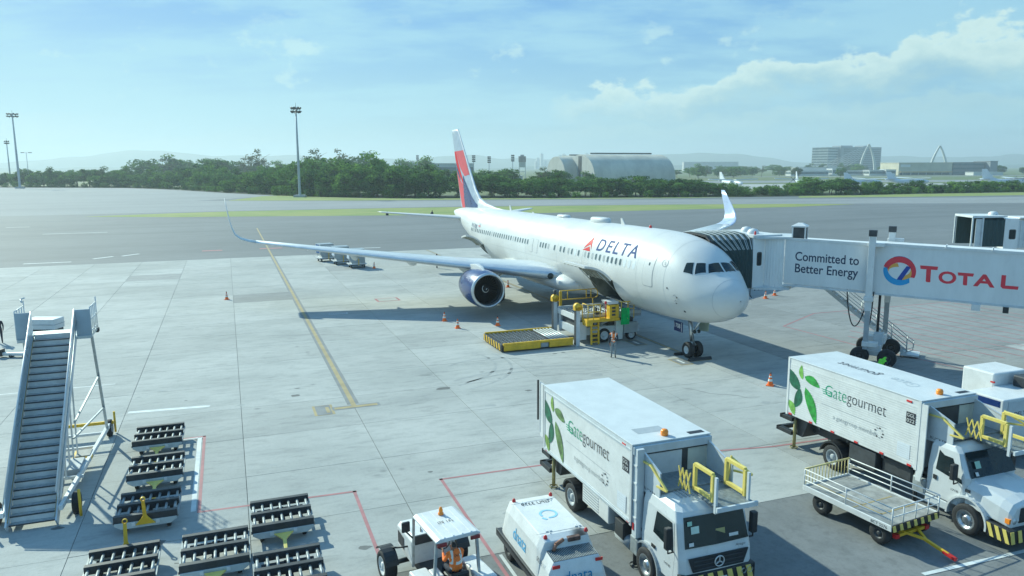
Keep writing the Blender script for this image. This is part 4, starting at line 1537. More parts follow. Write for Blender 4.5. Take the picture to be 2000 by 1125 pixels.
def rail(parent, pts, posts, r=.03, mat=YELLOW, z0=None, name='guard_rail'):
    m = MB()
    for row in pts:
        m.pipe(row, r, 6)
    for p, q in posts:
        m.tube(p, q, r, 6)
    return m.build(name, mat, parent)


rail(ld, [[(-1.75, .55, 2.95), (-1.75, 3.2, 2.95), (-1.75, 3.35, 2.8), (-1.75, 3.35, 2.45), (-1.75, 3.2, 2.35), (-1.75, .55, 2.35)], [(-1.75, .55, 1.8), (-1.75, 3.0, 1.8)]], [((-1.75, .55, 1.7), (-1.75, .55, 3.0)), ((-1.75, 1.1, 2.35), (-1.75, 1.1, 2.95)), ((-1.75, 2.5, 2.35), (-1.75, 2.5, 2.95)), ((-1.75, 2.85, 2.35), (-1.75, 2.85, 2.95)), ((-1.75, 3.0, 1.8), (-1.75, 3.0, 2.35))], .035)
MB().bx(-1.80, -1.72, .5, .68, 1.75, 2.9).build('rail_plate', YELLOW, ld)
# operator platform
m = MB()
m.bx(1.5, 2.25, .6, 2.9, 1.52, 1.70)
m.bx(1.5, 2.25, .6, 1.0, 1.3, 1.54)
op = m.build('operator_platform', YELLOW, ld, bev=.015)
m = MB()
m.bx(1.75, 2.2, 2.2, 2.85, 1.70, 2.55)
con = m.build('control_console', YELLOW, op, bev=.02)
for i in range(3):
    MB().bx(2.2, 2.215, 2.35, 2.6, 1.85 + i * .22, 1.98 + i * .22).build('console_panel', DKMET, con)
m = MB()
m.lathe([(.18, 0), (.2, .04)], (1.7, 2.0, 2.3), (.3, -1, .5), 12)
m.bx(1.6, 1.95, 1.4, 1.75, 1.95, 2.05)
m.bx(1.6, 1.95, 1.36, 1.44, 1.95, 2.4)
m.build('operator_seat', BLACK, op)
MB().prism([(2.1, 2.6), (2.75, 2.6), (2.85, 2.74), (2.0, 2.78)], 'x', 1.4, 2.2).build('console_cover', WHITE, op)
rail(ld, [[(2.25, .65, 2.65), (2.25, 1.5, 2.65)], [(2.25, .65, 2.2), (2.25, 1.5, 2.2)], [(1.5, .65, 2.65), (2.25, .65, 2.65)]], [((2.25, .65, 1.7), (2.25, .65, 2.65)), ((2.25, 1.05, 1.7), (2.25, 1.05, 2.65)), ((2.25, 1.5, 1.7), (2.25, 1.5, 2.65)), ((1.5, .65, 1.7), (1.5, .65, 2.65))])
rail(ld, [[(1.5, 3.0, 2.7), (2.25, 3.0, 2.7), (2.25, 3.9, 2.7), (1.5, 3.9, 2.7)], [(2.25, 3.0, 2.25), (2.25, 3.9, 2.25)]], [((2.25, 3.0, 1.6), (2.25, 3.0, 2.7)), ((2.25, 3.45, 1.6), (2.25, 3.45, 2.7)), ((2.25, 3.9, 1.6), (2.25, 3.9, 2.7)), ((1.5, 3.9, 1.6), (1.5, 3.9, 2.7))])
m = MB()
ys = [2.95 + .1 * i for i in range(7)]
m.loft([[(2.30 + .035 * math.sin(i * 2.1 + k), y_, z_) for i, y_ in enumerate(ys)] for k, z_ in enumerate((1.25, 1.6, 2.0, 2.32))] , cap=False, closed=False)
m.loft([[(2.27 + .035 * math.sin(i * 2.1 + k), y_, z_) for i, y_ in enumerate(ys)] for k, z_ in enumerate((1.25, 1.6, 2.0, 2.32))] , cap=False, closed=False)
m.build('tarp', GREENT, ld, fixn=False)
lad = MB()
for y_ in (1.05, 1.55):
    lad.bar((1.98, y_, .05), (1.9, y_, 1.7), .09, .12)
lad = lad.build('ladder', YELLOW, ld)
for i in range(6):
    MB().bx(1.86, 2.02, 1.08, 1.52, .18 + i * .26, .24 + i * .26).build('rung', YELLOW, lad)
m = MB()
m.lathe([(.07, 0), (.07, .14), (.001, .18)], (2.2, 1.9, 2.66), (0, 0, 1), 10)
m.tube((2.2, 1.9, 1.7), (2.2, 1.9, 2.66), .025, 6)
m.build('warning_lamp', RED, ld)
# bridge nose reaching the sill
m = MB()
m.bx(-1.3, 1.3, 2.6, 3.3, 1.9, 2.05)
m.build('bridge_lip', STEEL, ld)

# ================================================================== CATERING TRUCKS
def leaf_poly(x0, z0, x1, z1, w, n=8):
    """leaf from stem to tip"""
    a, b = Vector((x0, z0)), Vector((x1, z1))
    d = b - a
    nn = Vector((-d.y, d.x)).normalized()
    L, Rr = [], []
    for i in range(n + 1):
        t = i / n
        ww = w * math.sin(math.pi * min(1, t * .97 + .02)) ** .75 * (1.1 - .25 * t) / 2
        c = a + d * t + nn * (.06 * math.sin(math.pi * t))
        L.append(tuple(c + nn * ww))
        Rr.append(tuple(c - nn * ww))
    return L + Rr[::-1][1:-1]


def truck_box(t, W, zb, zt, L, code, ribbed, leafmats, label_side=True):
    h = W / 2
    m = MB()
    m.bx(0, L, -h, h, zb, zt)
    box = m.build('cargo_box', WHITE, t, bev=.02)
    y = -h
    if ribbed:
        m = MB()
        for i in range(24):
            z_ = zb + .12 + i * (zt - zb - .3) / 24
            m.bx(.08, L - .08, y - .009, y + .001, z_, z_ + .055)
        o = m.build('side_cladding', WHITE, box)
        o['kind'] = 'stuff'
    else:
        for z0, z1 in ((zt - .20, zt - .02), (zb, zb + .13)):
            m = MB()
            m.bx(.05, L - .05, y - .012, y + .001, z0, z1)
            m.bx(.05, L - .05, y - .03, y + .001, z0 + .05, z0 + .08)
            m.build('side_rail', LGREY, box)
    for x_ in (.03, L - .03):
        MB().bx(x_ - .05, x_ + .05, y - .02, y + .02, zb - .02, zt + .02).build('corner_post', WHITE if ribbed else ALU, box)
    m = MB()
    m.bx(-.02, L + .02, -h - .02, h + .02, zt, zt + .035)
    m.build('roof', MT('roof_white', (.60, .625, .625), .4, var=.05, dirt=.05), box, bev=.01)
    P = lambda u, v: Vector((u, y - .014, v))
    dz = zb - 1.4
    for args, mt in (((.80, 3.0 + dz, .72, 3.55 + dz, .24), leafmats[2]), ((.90, 3.12 + dz, 1.72, 2.92 + dz, .34), leafmats[0]), ((.70, 2.55 + dz, .02, 3.25 + dz, .50), leafmats[1]), ((.70, 2.6 + dz, .45, 1.78 + dz, .42), leafmats[1]), ((.95, 2.72 + dz, 1.62, 1.46 + dz, .46), leafmats[0]), ((.10, 1.98 + dz, .46, 1.46 + dz, .34), leafmats[2])):
        poly = [(max(.10, a), b) for a, b in leaf_poly(*args)]
        decal('printed_leaf', poly, P, mt, box, .5)
    F = lambda x0, z0: (lambda s_, t_: Vector((x0 + s_, y - .014, z0 + t_)))
    fittext('G', box, GREENP, F(2.0, 2.72 + dz), .34, .42, sub=0, bold=-.012)
    for i in range(3):
        MB().bx(1.84 - .04 * i + .06, 2.3, y - .015, y - .0135, 2.76 + dz + .075 * i, 2.785 + dz + .075 * i).build('logo_stripe', GREENP, box)
    fittext('ate', box, GREENP, F(2.40, 2.72 + dz), .62, .36, sub=0, bold=-.014)
    fittext('gourmet', box, INK, F(3.06, 2.62 + dz), 1.72, .45, sub=0, bold=-.014)
    MB().bx(1.85, 4.85, y - .0145, y - .0135, 2.36 + dz, 2.372 + dz).build('logo_rule', GREYP, box)
    fittext('a gategroup member', box, GREYP, F(2.45, 1.90 + dz), 2.05, .22, sub=0)
    for i in range(9):
        a = R(40 * i)
        decal('logo_dot', rrect(4.55 + .17 * math.cos(a), 2.12 + dz + .17 * math.sin(a), .075, .05, .02), P, GREYP if i % 2 else INK, box, .5)
    c = MB().bx(L - .52, L - .16, y - .015, y - .013, 2.84 + dz, 3.22 + dz).build('code_plate', INK, box)
    fittext('GGL', c, WHITE, lambda s_, t_: Vector((L - .49 + s_, y - .019, 3.06 + dz + t_)), .30, .12, sub=0)
    fittext(code, c, WHITE, lambda s_, t_: Vector((L - .49 + s_, y - .019, 2.88 + dz + t_)), .30, .12, sub=0)
    nt = MB().bx(L - .78, L - .28, y - .0145, y - .0135, zb + .22, zb + .72).build('notice', MT('notice_paper', (.66, .70, .74), .6, var=.06), box)
    for i in range(6):
        MB().bx(L - .74, L - .34, y - .017, y - .0155, zb + .28 + i * .07, zb + .295 + i * .07).build('notice_line', LGREY, nt)
    for i in range(6 if ribbed else 2):
        x_ = (.15 + i * 1.12) if ribbed else (.14 + i * (L - .38))
        MB().bx(x_, x_ + .16, y - .022, y + .001, zb + .02, zb + .08).build('marker', RED, box)
    MB().bx(L - .55, L - .35, y - .022, y + .001, zt - .14, zt - .08).build('marker', RED, box)
    # code and writing on the roof
    decal('roof_code', rrect(L - .22, h - .34, .2, .5, .01), lambda u, v: Vector((u, v, zt + .037)), INK, box, .8)
    b = MB()
    b.lathe([(.10, 0), (.11, .02), (.11, .12), (.08, .17), (.001, .18)], (L - .32, -.05, zt + .035), (0, 0, 1), 12)
    b.build('beacon', AMBER, box)
    return box


def platform(t, L, W, zb, zt, xe, mats):
    """the loading platform over the cab, with side shields and yellow folding gates"""
    h = W / 2
    zf = zt - .92
    m = MB()
    m.bx(L, L + 1.05, -h + .30, h - .12, zf - .06, zf)
    m.bx(L + 1.0, xe, -.12, h - .28, zf - .10, zf - .04)
    fl = m.build('platform_floor', MT('tread_plate', (.22, .25, .26), .45, metal=.4, var=.25, scale=9, bump=.5, bscale=40), t, bev=.01)
    MB().bx(xe, xe + .06, -.2, h - .20, zf - .14, zf - .02).build('platform_edge', LGREY, fl)
    # opening of the box front: frame and dark inside
    m = MB()
    m.bx(L + .004, L + .03, -h + .06, h - .06, zf - .02, zt - .24)
    fr = m.build('front_opening', DKMET, t)
    MB().bx(L + .032, L + .05, -h + .2, h - .95, zf, zt - .30).build('roller_door', LGREY if mats else DKMET, fr)
    MB().bx(L + .032, L + .05, h - .75, h - .12, zf, zt - .30).build('door_leaf', MT('aged_cream_panel', (.50, .52, .46), .5, var=.1), fr)
    MB().bx(L, L + .10, -h, h, zt - .24, zt - .02).build('front_header', LGREY, t, bev=.01)
    for y_, x1 in ((-h + .28, L + 1.0), (h - .10, L + 1.2)):
        m = MB()
        m.prism([(L + .05, zf - .35), (x1, zf - .28), (x1, zf + .42), (L + .05, zt - .16)], 'y', y_ - .02, y_ + .02)
        sp_ = m.build('side_shield', LGREY, t)
        MB().bar((L + .05, y_, zt - .14), (x1, y_, zf + .45), .05, .05).build('shield_rail', ALU, sp_)
        MB().bar((L + .15, y_ + .03, zf - .1), (L + .55, y_ + .03, zt - .35), .06, .05).build('shield_brace', GREYP, sp_)
    # scissor trellis
    for k in range(3):
        for s_ in (1, -1):
            xa, xb = L + 1.0 + k * .18, L + 1.18 + k * .18
            MB().bar((xa, -.42, zf + .05 if s_ > 0 else zf + .62), (xb, -.42, zf + .62 if s_ > 0 else zf + .05), .03, .03).build('trellis_bar', PALEY, t)
    m = MB()
    m.bar((L + .08, -h + .22, zf + .52), (L + .62, -h + .22, zf + .55), .05, .05)
    m.bar((L + .62, -h + .22, zf + .55), (L + 1.35, -h + .26, zf + .12), .05, .06)
    m.bar((L + 1.35, -h + .26, zf + .12), (L + .92, -h + .22, zf + .10), .04, .05)
    m.build('gate_arm', PALEY, t)
    m = MB()
    m.bar((L + 1.1, h - .08, zf + .65), (L + 1.7, h + .15, zf + .35), .05, .05)
    m.bar((L + 1.7, h + .15, zf + .35), (L + 1.15, h - .06, zf + .30), .05, .05)
    m.bar((L + 1.1, h - .08, zf + .7), (L + 1.12, h - .2, zf - .05), .04, .04)
    m.build('gate_arm', PALEY, t)
    for y_ in (-.10, h - .36):
        for x0 in ([L + 1.28],):
            x0 = x0[0]
            m = MB()
            for a, b in (((x0, zf), (x0, zf + .72)), ((x0 + .78, zf), (x0 + .78, zf + .72)), ((x0, zf + .72), (x0 + .78, zf + .72)), ((x0, zf + .08), (x0 + .78, zf + .08))):
                m.bar((a[0], y_, a[1]), (b[0], y_, b[1]), .10, .09, up=(0, 1, 0))
            m.build('folding_gate', PALEY, t, bev=.008)
            MB().bx(x0 + .88, x0 + .96, y_ - .03, y_ + .03, zf - .25, zf + .70).build('gate_post', LGREY, t)


def chassis(t, L, xr, xf, zb, W):
    h = W / 2
    m = MB()
    m.bx(.2, xf + .9, -.42, -.30, .72, zb)
    m.bx(.2, xf + .9, .30, .42, .72, zb)
    for x_ in (.3, 1.6, 3.0, 4.6, 5.6):
        m.bx(x_, x_ + .12, -h + .1, h - .1, zb - .16, zb)
    m.bx(.15, xf, -h + .14, h - .14, zb - .10, zb - .005)
    fr = m.build('chassis_frame', DKMET, t)
    for y_ in (-h + .20, h - .20):
        sg = -1 if y_ < 0 else 1
        wheel(t, (xr, y_, .48), .48, .46, rim=.58, rmat=GREYP, out=sg)
        wheel(t, (xf, y_ + sg * .03, .48), .48, .30, rim=.62, rmat=STEEL, out=sg)
        m = MB()
        pts = [(xr + .60 * math.cos(R(a)), .48 + .60 * math.sin(R(a))) for a in range(5, 181, 12)]
        for a, b in zip(pts[:-1], pts[1:]):
            m.add([(a[0], y_ - .26, a[1]), (a[0], y_ + .26, a[1]), (b[0], y_ + .26, b[1]), (b[0], y_ - .26, b[1])], [(0, 1, 2, 3)])
            m.add([(a[0], y_ + sg * .26, a[1]), (b[0], y_ + sg * .26, b[1]), (xr + (b[0] - xr) * .9, y_ + sg * .26, .48 + (b[1] - .48) * .9), (xr + (a[0] - xr) * .9, y_ + sg * .26, .48 + (a[1] - .48) * .9)], [(0, 1, 2, 3)])
        m.build('mudguard', BLACK, t, fixn=False)
        # stabiliser legs
        for x_ in (.28, L - .15):
            m = MB()
            m.tube((x_, y_, zb - .1), (x_, y_, .06), .065, 8)
            m.lathe([(.15, .0), (.15, .05)], (x_, y_, .02), (0, 0, 1), 10)
            m.build('stabiliser', MT('dull_olive_paint', (.34, .29, .12), .6, var=.2, dirt=.2) if x_ < 1 else DKMET, t)
    m = MB()
    for z_, x_ in ((zb - .22, -.45), (.62, -.62)):
        m.bx(x_, .25, -h + .05, -h + .25, z_ - .08, z_ + .08)
        m.bx(x_, .25, h - .25, h - .05, z_ - .08, z_ + .08)
        m.bx(x_, x_ + .16, -h + .05, h - .05, z_ - .08, z_ + .08)
    m.build('rear_bumper', BLACK, t, bev=.01)
    m = MB()
    m.prism([(.1, zb - .1), (.9, zb - .1), (.6, .55), (.25, .55)], 'y', -h + .3, h - .3)
    m.build('rear_underframe', DKMET, t)
    return fr


# ---- truck with the flat nosed cab
T1 = thing('catering_truck', 'white catering truck with flat nosed cab and smooth sided box beside the ground power unit', 'truck', S(-23.2, 11.2), RZ)
b1_ = truck_box(T1, 2.5, 1.35, 3.65, 6.1, '019', False, (MT('printed_leaf_olive', (.13, .22, .07), .45, var=.5, scale=5), LEAF2, MT('printed_leaf_lime', (.20, .32, .06), .45, var=.35, scale=5)))
platform(T1, 6.1, 2.5, 1.35, 3.65, 8.45, 1)
chassis(T1, 6.1, 2.15, 6.75, 1.35, 2.4)
decal('roof_panel', rrect(5.25, -.25, .42, .9, .01), lambda u, v: Vector((u, v, 3.688)), GREYP, b1_, .8)
# rear door folded open
m = MB()
m.bx(-.34, -.30, -1.3, -1.24, 1.9, 3.7)
m.bx(-.30, -.04, -1.28, -1.22, 1.75, 3.68)
m.build('open_rear_door', WHITE, b1_)
MB().bx(-.46, -.42, -1.33, -1.27, 2.3, 3.75).build('door_seal', BLACK, b1_)
m = MB()
m.bx(6.1, 6.34, -1.22, -1.0, 1.05, 3.6)
mp_ = m.build('lift_mast', LGREY, T1, bev=.01)
for z_ in (1.6, 2.1, 2.6, 3.1):
    MB().bx(6.12, 6.32, -1.235, -1.215, z_, z_ + .05).build('mast_rung', WHITE, mp_)
MB().bx(6.15, 6.22, -1.24, -1.222, 1.25, 1.45).build('marker', RED, mp_)
# side skirt box and battery box
m = MB()
m.bx(3.0, 4.75, -1.22, -.85, .72, 1.32)
sk = m.build('side_skirt', WHITE, T1, bev=.03)
for i in range(6):
    MB().bx(3.08, 4.1, -1.232, -1.218, .80 + i * .085, .84 + i * .085).build('louvre', GREYP, sk)
MB().bx(4.95, 5.45, -1.12, -.7, .55, 1.05).build('battery_box', DKMET, T1, bev=.02)
MB().tube((4.9, -.9, .5), (5.75, -.9, .5), .20, 12).build('fuel_tank', GREYP, T1)
MB().bx(5.95, 6.35, -1.18, -.8, .5, 1.0).build('step_box', GALV, T1, bev=.03)
# cab
CABW = MT('cab_white', (.62, .64, .64), .3, var=.04, coat=.3, dirt=.05)
m = MB()
hw = 1.10
rings = []
for z_, xb, xfr, hh in ((.62, 6.42, 8.30, hw), (1.0, 6.42, 8.36, hw), (1.35, 6.42, 8.34, hw), (2.25, 6.42, 8.12, hw - .05), (2.5, 6.44, 8.0, hw - .10), (2.62, 6.55, 7.8, hw - .2), (2.66, 6.8, 7.5, hw - .4)):
    rings.append([(xb, -hh, z_), (xfr - .12, -hh, z_), (xfr, -hh + .14, z_), (xfr + .03, 0, z_), (xfr, hh - .14, z_), (xfr - .12, hh, z_), (xb, hh, z_)])
m.loft(rings, smooth=False)
cabo = m.build('cab', CABW, T1, bev=.03)


def quad(name, pts, mat, parent):
    m = MB()
    m.add(pts, [list(range(len(pts)))])
    return m.build(name, mat, parent)


for i in range(7):
    MB().bx(6.75, 7.55, -.62 + i * .12, -.57 + i * .12, 2.655, 2.685).build('roof_rib', GREYP, cabo)
wsg = quad('windscreen', [(8.30, -.96, 1.66), (8.335, 0, 1.66), (8.30, .96, 1.66), (8.085, .90, 2.40), (8.12, 0, 2.40), (8.085, -.90, 2.40)], GLASS, cabo)
for y_, z_, w_, h_, c_ in ((-.76, 2.25, .14, .11, MT('green_sticker', (.35, .55, .45), .5)), (-.62, 2.08, .24, .18, MT('pale_sticker', (.55, .68, .60), .5)), (-.78, 1.76, .14, .09, WHITE), (.12, 1.95, .28, .15, MT('tan_bag', (.35, .32, .14), .6)), (.5, 1.82, .28, .08, WHITE)):
    x_ = 8.335 - (z_ - 1.66) * .29 + .012
    quad('sticker', [(x_ + .0, y_ - w_ / 2, z_ - h_ / 2), (x_ + .0, y_ + w_ / 2, z_ - h_ / 2), (x_ - h_ * .2, y_ + w_ / 2, z_ + h_ / 2), (x_ - h_ * .2, y_ - w_ / 2, z_ + h_ / 2)], c_, wsg)
for sg in (-1, 1):
    dr = quad('cab_door', [(6.95, sg * 1.104, .75), (7.98, sg * 1.104, .75), (8.05, sg * 1.104, 1.36), (7.92, sg * 1.063, 2.22), (7.05, sg * 1.063, 2.22), (6.95, sg * 1.104, 1.36)], CABW, cabo)
    quad('side_window', [(7.03, sg * 1.108, 1.58), (7.98, sg * 1.108, 1.46), (7.86, sg * 1.072, 2.20), (7.13, sg * 1.072, 2.20)], GLASS, dr)
    MB().bx(6.99, 7.16, sg * 1.125 - .012, sg * 1.125 + .012, 1.15, 1.24).build('door_handle', BLACK, dr)
    m = MB()
    m.bx(7.98, 8.14, sg * 1.30 - .10, sg * 1.30 + .08, 1.62, 2.20)
    mir = m.build('mirror', BLACK, cabo, bev=.03)
    MB().pipe([(8.0, sg * 1.1, 1.48), (8.05, sg * 1.3, 1.5), (8.05, sg * 1.3, 1.68)], .02, 6).build('mirror_arm', BLACK, mir)
    m = MB()
    pts = [(6.75 + .62 * math.cos(R(a)), .48 + .62 * math.sin(R(a))) for a in range(-5, 186, 12)]
    for a, b in zip(pts[:-1], pts[1:]):
        m.bar((a[0], sg * 1.02, a[1]), (b[0], sg * 1.02, b[1]), .30, .05)
    m.build('wheel_arch', GREYP, cabo)
    m = MB()
    m.lathe([(.09, 0), (.09, .04)], (8.44, sg * .92, .86), (1, 0, 0), 14)
    m.lathe([(.07, 0), (.07, .04)], (8.44, sg * .74, .84), (1, 0, 0), 14)
    m.build('headlight', MT('headlight_lens', (.6, .62, .62), .1, metal=.3), cabo)
gr_ = MB().prism([(-.76, 1.04), (.76, 1.04), (.90, 1.42), (-.90, 1.42)], 'x', 8.36, 8.40).build('grille', BLACK, cabo)
for i in range(3):
    MB().bx(8.39, 8.415, -.74, .74, 1.10 + i * .11, 1.13 + i * .11).build('grille_bar', DKMET, gr_)
m = MB()
m.lathe([(.15, 0), (.15, .02), (.125, .02), (.125, 0)], (8.42, 0, 1.24), (1, 0, 0), 24)
for k in range(3):
    a = R(90 + 120 * k)
    m.bar((8.43, 0, 1.24), (8.43, .14 * math.cos(a), 1.24 + .14 * math.sin(a)), .03, .02, up=(1, 0, 0))
m.build('star_badge', ALU, gr_)
bp = MB().bx(8.2, 8.44, -1.12, 1.12, .45, 1.0).build('bumper', BLACK, cabo, bev=.04)
for i in range(8):
    y_ = -1.1 + i * .29
    MB().prism([(y_, .50), (y_ + .15, .50), (y_ + .02, .97), (y_ - .13 if i else y_, .97)], 'x', 8.442, 8.455).build('hazard_bar', PALEY, bp)
pt_ = MB().bx(8.456, 8.47, -.22, .22, .70, .83).build('number_plate', WHITE, bp)
fittext('LUH 9A91', pt_, INK, lambda s_, t_: Vector((8.475, -.19 + s_, .725 + t_)), .38, .08, sub=0)
fittext('Atego', cabo, INK, lambda s_, t_: Vector((8.365, .52 + s_, 1.50 + t_)), .30, .09, sub=0)
fittext('1418', cabo, INK, lambda s_, t_: Vector((7.6 + s_, -1.112, .98 + t_)), .26, .07, sub=0)
fittext('RUCKER', T1, INK, lambda s_, t_: Vector((6.3 + s_, -.993, 2.47 + t_)), .6, .09, sub=0)

# ---- truck with the bonnet
T2 = thing('catering_truck', 'white catering truck with long bonnet and ribbed box behind the railed cart', 'truck', S(-23.15, 21.65), RZ)
b2t = truck_box(T2, 2.4, 1.4, 3.68, 6.1, '022', True, (LEAF1, LEAF2, LEAF3))
platform(T2, 6.1, 2.4, 1.4, 3.68, 8.5, 0)
chassis(T2, 6.1, 2.5, 7.9, 1.4, 2.35)
ITAL = MT('roof_grey_print', (.45, .50, .53), .5)
fittext('gourmet', b2t, INK, lambda s_, t_: Vector((3.3 - s_, .25 - t_, 3.72)), 1.9, .46, sub=0)
fittext('Gate', b2t, ITAL, lambda s_, t_: Vector((4.9 - s_, .25 - t_, 3.72)), 1.15, .46, sub=0)
m = MB()
m.prism([(6.1, 1.05), (6.28, 1.05), (6.36, 1.5), (6.36, 3.62), (6.1, 3.62)], 'y', -1.21, -1.17)
m.build('front_post', WHITE, T2)
m = MB()
hw = 1.08
rings = []
for z_, xb, xfr, hh in ((.75, 6.42, 7.62, hw), (1.2, 6.42, 7.78, hw), (1.72, 6.42, 7.82, hw), (2.38, 6.45, 7.48, hw - .07), (2.55, 6.5, 7.3, hw - .14), (2.62, 6.7, 7.1, hw - .3)):
    rings.append([(xb, -hh, z_), (xfr - .1, -hh, z_), (xfr, -hh + .12, z_), (xfr + .03, 0, z_), (xfr, hh - .12, z_), (xfr - .1, hh, z_), (xb, hh, z_)])
m.loft(rings, smooth=False)
cab2 = m.build('cab', CABW, T2, bev=.03)
w2 = quad('windscreen', [(7.85, -.96, 1.74), (7.87, 0, 1.74), (7.85, .96, 1.74), (7.50, .90, 2.44), (7.53, 0, 2.44), (7.50, -.90, 2.44)], GLASS, cab2)
quad('sticker', [(7.79, -.72, 2.0), (7.79, -.5, 2.0), (7.70, -.5, 2.2), (7.70, -.72, 2.2)], MT('green_sticker', (.35, .55, .45), .5), w2)
quad('sticker', [(7.87, -.78, 1.8), (7.87, -.66, 1.8), (7.81, -.66, 1.9), (7.81, -.78, 1.9)], WHITE, w2)
m = MB()
rings = []
for x_, zt_, hh, zb_ in ((7.75, 1.74, 1.02, .9), (8.3, 1.66, 1.0, .85), (8.8, 1.54, .96, .8), (9.05, 1.46, .92, .75), (9.15, 1.36, .88, .72)):
    rings.append([(x_, -hh - .04, zb_), (x_, -hh, zt_ - .28), (x_, -hh + .16, zt_ - .06), (x_, -.4, zt_ + .02), (x_, .4, zt_ + .02), (x_, hh - .16, zt_ - .06), (x_, hh, zt_ - .28), (x_, hh + .04, zb_)])
m.loft(rings, smooth=False)
hood = m.build('bonnet', CABW, T2, bev=.03)
MB().prism([(-.62, .86), (.62, .86), (.58, 1.30), (-.58, 1.30)], 'x', 9.10, 9.175).build('grille', BLACK, hood)
for sg in (-1, 1):
    dr = quad('cab_door', [(6.62, sg * 1.084, .85), (7.55, sg * 1.084, .85), (7.70, sg * 1.084, 1.6), (7.42, sg * 1.03, 2.40), (6.68, sg * 1.03, 2.40)], CABW, cab2)
    quad('side_window', [(6.72, sg * 1.090, 1.66), (7.66, sg * 1.090, 1.50), (7.40, sg * 1.032, 2.33), (6.76, sg * 1.032, 2.33)], GLASS, dr)
    MB().bx(6.66, 6.78, sg * 1.10 - .012, sg * 1.10 + .012, 1.32, 1.46).build('door_handle', BLACK, dr)
    m = MB()
    m.bx(7.42, 7.56, sg * 1.26 - .12, sg * 1.26 + .10, 1.62, 2.12)
    mir = m.build('mirror', BLACK, cab2, bev=.03)
    MB().pipe([(7.5, sg * 1.08, 1.5), (7.5, sg * 1.26, 1.48), (7.5, sg * 1.26, 1.65)], .02, 6).build('mirror_arm', BLACK, mir)
    # wing over the front wheel
    m = MB()
    pts = [(7.9 + .66 * math.cos(R(a)), .5 + .68 * math.sin(R(a))) for a in range(-8, 189, 12)]
    for a, b in zip(pts[:-1], pts[1:]):
        m.bar((a[0], sg * .98, a[1]), (b[0], sg * .98, b[1]), .36, .06)
    m.build('wing_arch', CABW, hood)
    m = MB()
    for y_, r_ in ((.78, .10), (.60, .075)):
        m.lathe([(r_, 0), (r_, .05), (.001, .06)], (9.10, sg * y_, .93), (1, 0, 0), 14)
    m.build('headlight', MATS['headlight_lens'], hood)
    MB().bx(9.0, 9.13, sg * .92 - .06, sg * .92 + .06, .86, 1.0).build('indicator', AMBER, hood)
b3 = MB().prism([(8.55, .34), (9.28, .30), (9.30, .74), (8.55, .78)], 'y', -1.14, 1.14).build('bumper', BLACK, T2, bev=.03)
for i in range(3):
    x_ = 8.62 + i * .24
    MB().prism([(x_ + .1, .36), (x_ + .22, .36), (x_ + .08, .74), (x_ - .04, .74)], 'y', -1.158, -1.142).build('hazard_bar', PALEY, b3)
for i in range(7):
    y_ = -1.05 + i * .31
    MB().prism([(y_, .33), (y_ + .15, .33), (y_ + .05, .72), (y_ - .09, .72)], 'x', 9.302, 9.318).build('hazard_bar', PALEY, b3)
fittext('1718', cab2, INK, lambda s_, t_: Vector((7.3 + s_, -1.092, 1.18 + t_)), .24, .07, sub=0)
fittext('RUCKER', T2, INK, lambda s_, t_: Vector((6.3 + s_, -.943, 2.50 + t_)), .6, .09, sub=0)
MB().bx(3.2, 4.4, -1.1, -.7, .62, 1.3).build('battery_box', DKMET, T2, bev=.03)
MB().bx(5.9, 6.4, -1.1, -.7, .6, 1.15).build('fuel_tank', GALV, T2, bev=.06)
MB().bx(4.5, 5.8, -.95, -.5, .7, 1.3).build('air_tank', DKMET, T2, bev=.1)
MB().bx(6.4, 7.2, -1.08, -.85, .45, .72).build('cab_step', LGREY, T2, bev=.03)

# ---- vehicle cut by the right edge of the picture
T3 = thing('service_truck', 'white airport service truck with blue side band at the right edge behind the bonneted truck', 'truck', S(-20.2, 27.6), RZ)
m = MB()
m.bx(0, 1.45, -.95, 1.6, .7, 2.5)
bd = m.build('body', WHITE, T3, bev=.04)
MB().bx(.28, 1.32, -.962, -.945, 2.18, 2.42).build('blue_band', BLUE, bd)
m = MB()
m.bx(-1.4, -.02, .45, 2.3, .7, 3.0)
m.build('rear_body', WHITE, T3, bev=.06)
MB().bx(-.16, .0, .44, .5, 2.62, 2.68).build('marker', RED, T3)
m = MB()
m.bx(1.452, 1.47, -.7, 1.4, 1.7, 2.4)
fp_ = m.build('end_panel', LGREY, T3)
fittext('DELTA', fp_, INK, lambda s_, t_: Vector((1.475, -.35 + s_, 1.82 + t_)), .8, .16, sub=0)
MB().bx(.2, .9, 1.2, 1.9, 2.5, 2.95).build('roof_unit', DKMET, T3, bev=.05)
for x_ in (-.9, .9):
    wheel(T3, (x_, -.78, .42), .42, .3, out=-1)
    wheel(T3, (x_, 1.5, .42), .42, .3, out=1)
MB().bx(-1.3, 1.4, -.7, 1.5, .45, .72).build('chassis_frame', DKMET, T3)

# ================================================================== GROUND POWER UNIT
GP = thing('ground_power_unit', 'white box shaped ground power unit with blue logo and sooty exhaust', 'power unit', S(-17.85, 7.80), RZ)
m = MB()
def gring(x, hb, ht, zt_, ch=.1):
    return [(x, -hb, .55), (x, -ht - .02, zt_ - .28), (x, -ht + ch, zt_), (x, ht - ch, zt_), (x, ht + .02, zt_ - .28), (x, hb, .55)]
m.loft([gring(-1.62, .80, .62, 1.38), gring(-1.45, .84, .70, 1.56), gring(-1.1, .86, .74, 1.64), gring(.95, .86, .74, 1.64), gring(1.18, .86, .72, 1.56), gring(1.21, .86, .72, 1.36), gring(1.76, .85, .74, 1.30), gring(1.92, .84, .78, .9), gring(1.95, .84, .80, .56)], smooth=False)
gb = m.build('housing', WHITE, GP, bev=.02)
m = MB()
m.add([(1.24, -.62, 1.365), (1.74, -.62, 1.31), (1.74, .62, 1.31), (1.24, .62, 1.365)], [(0, 1, 2, 3)])
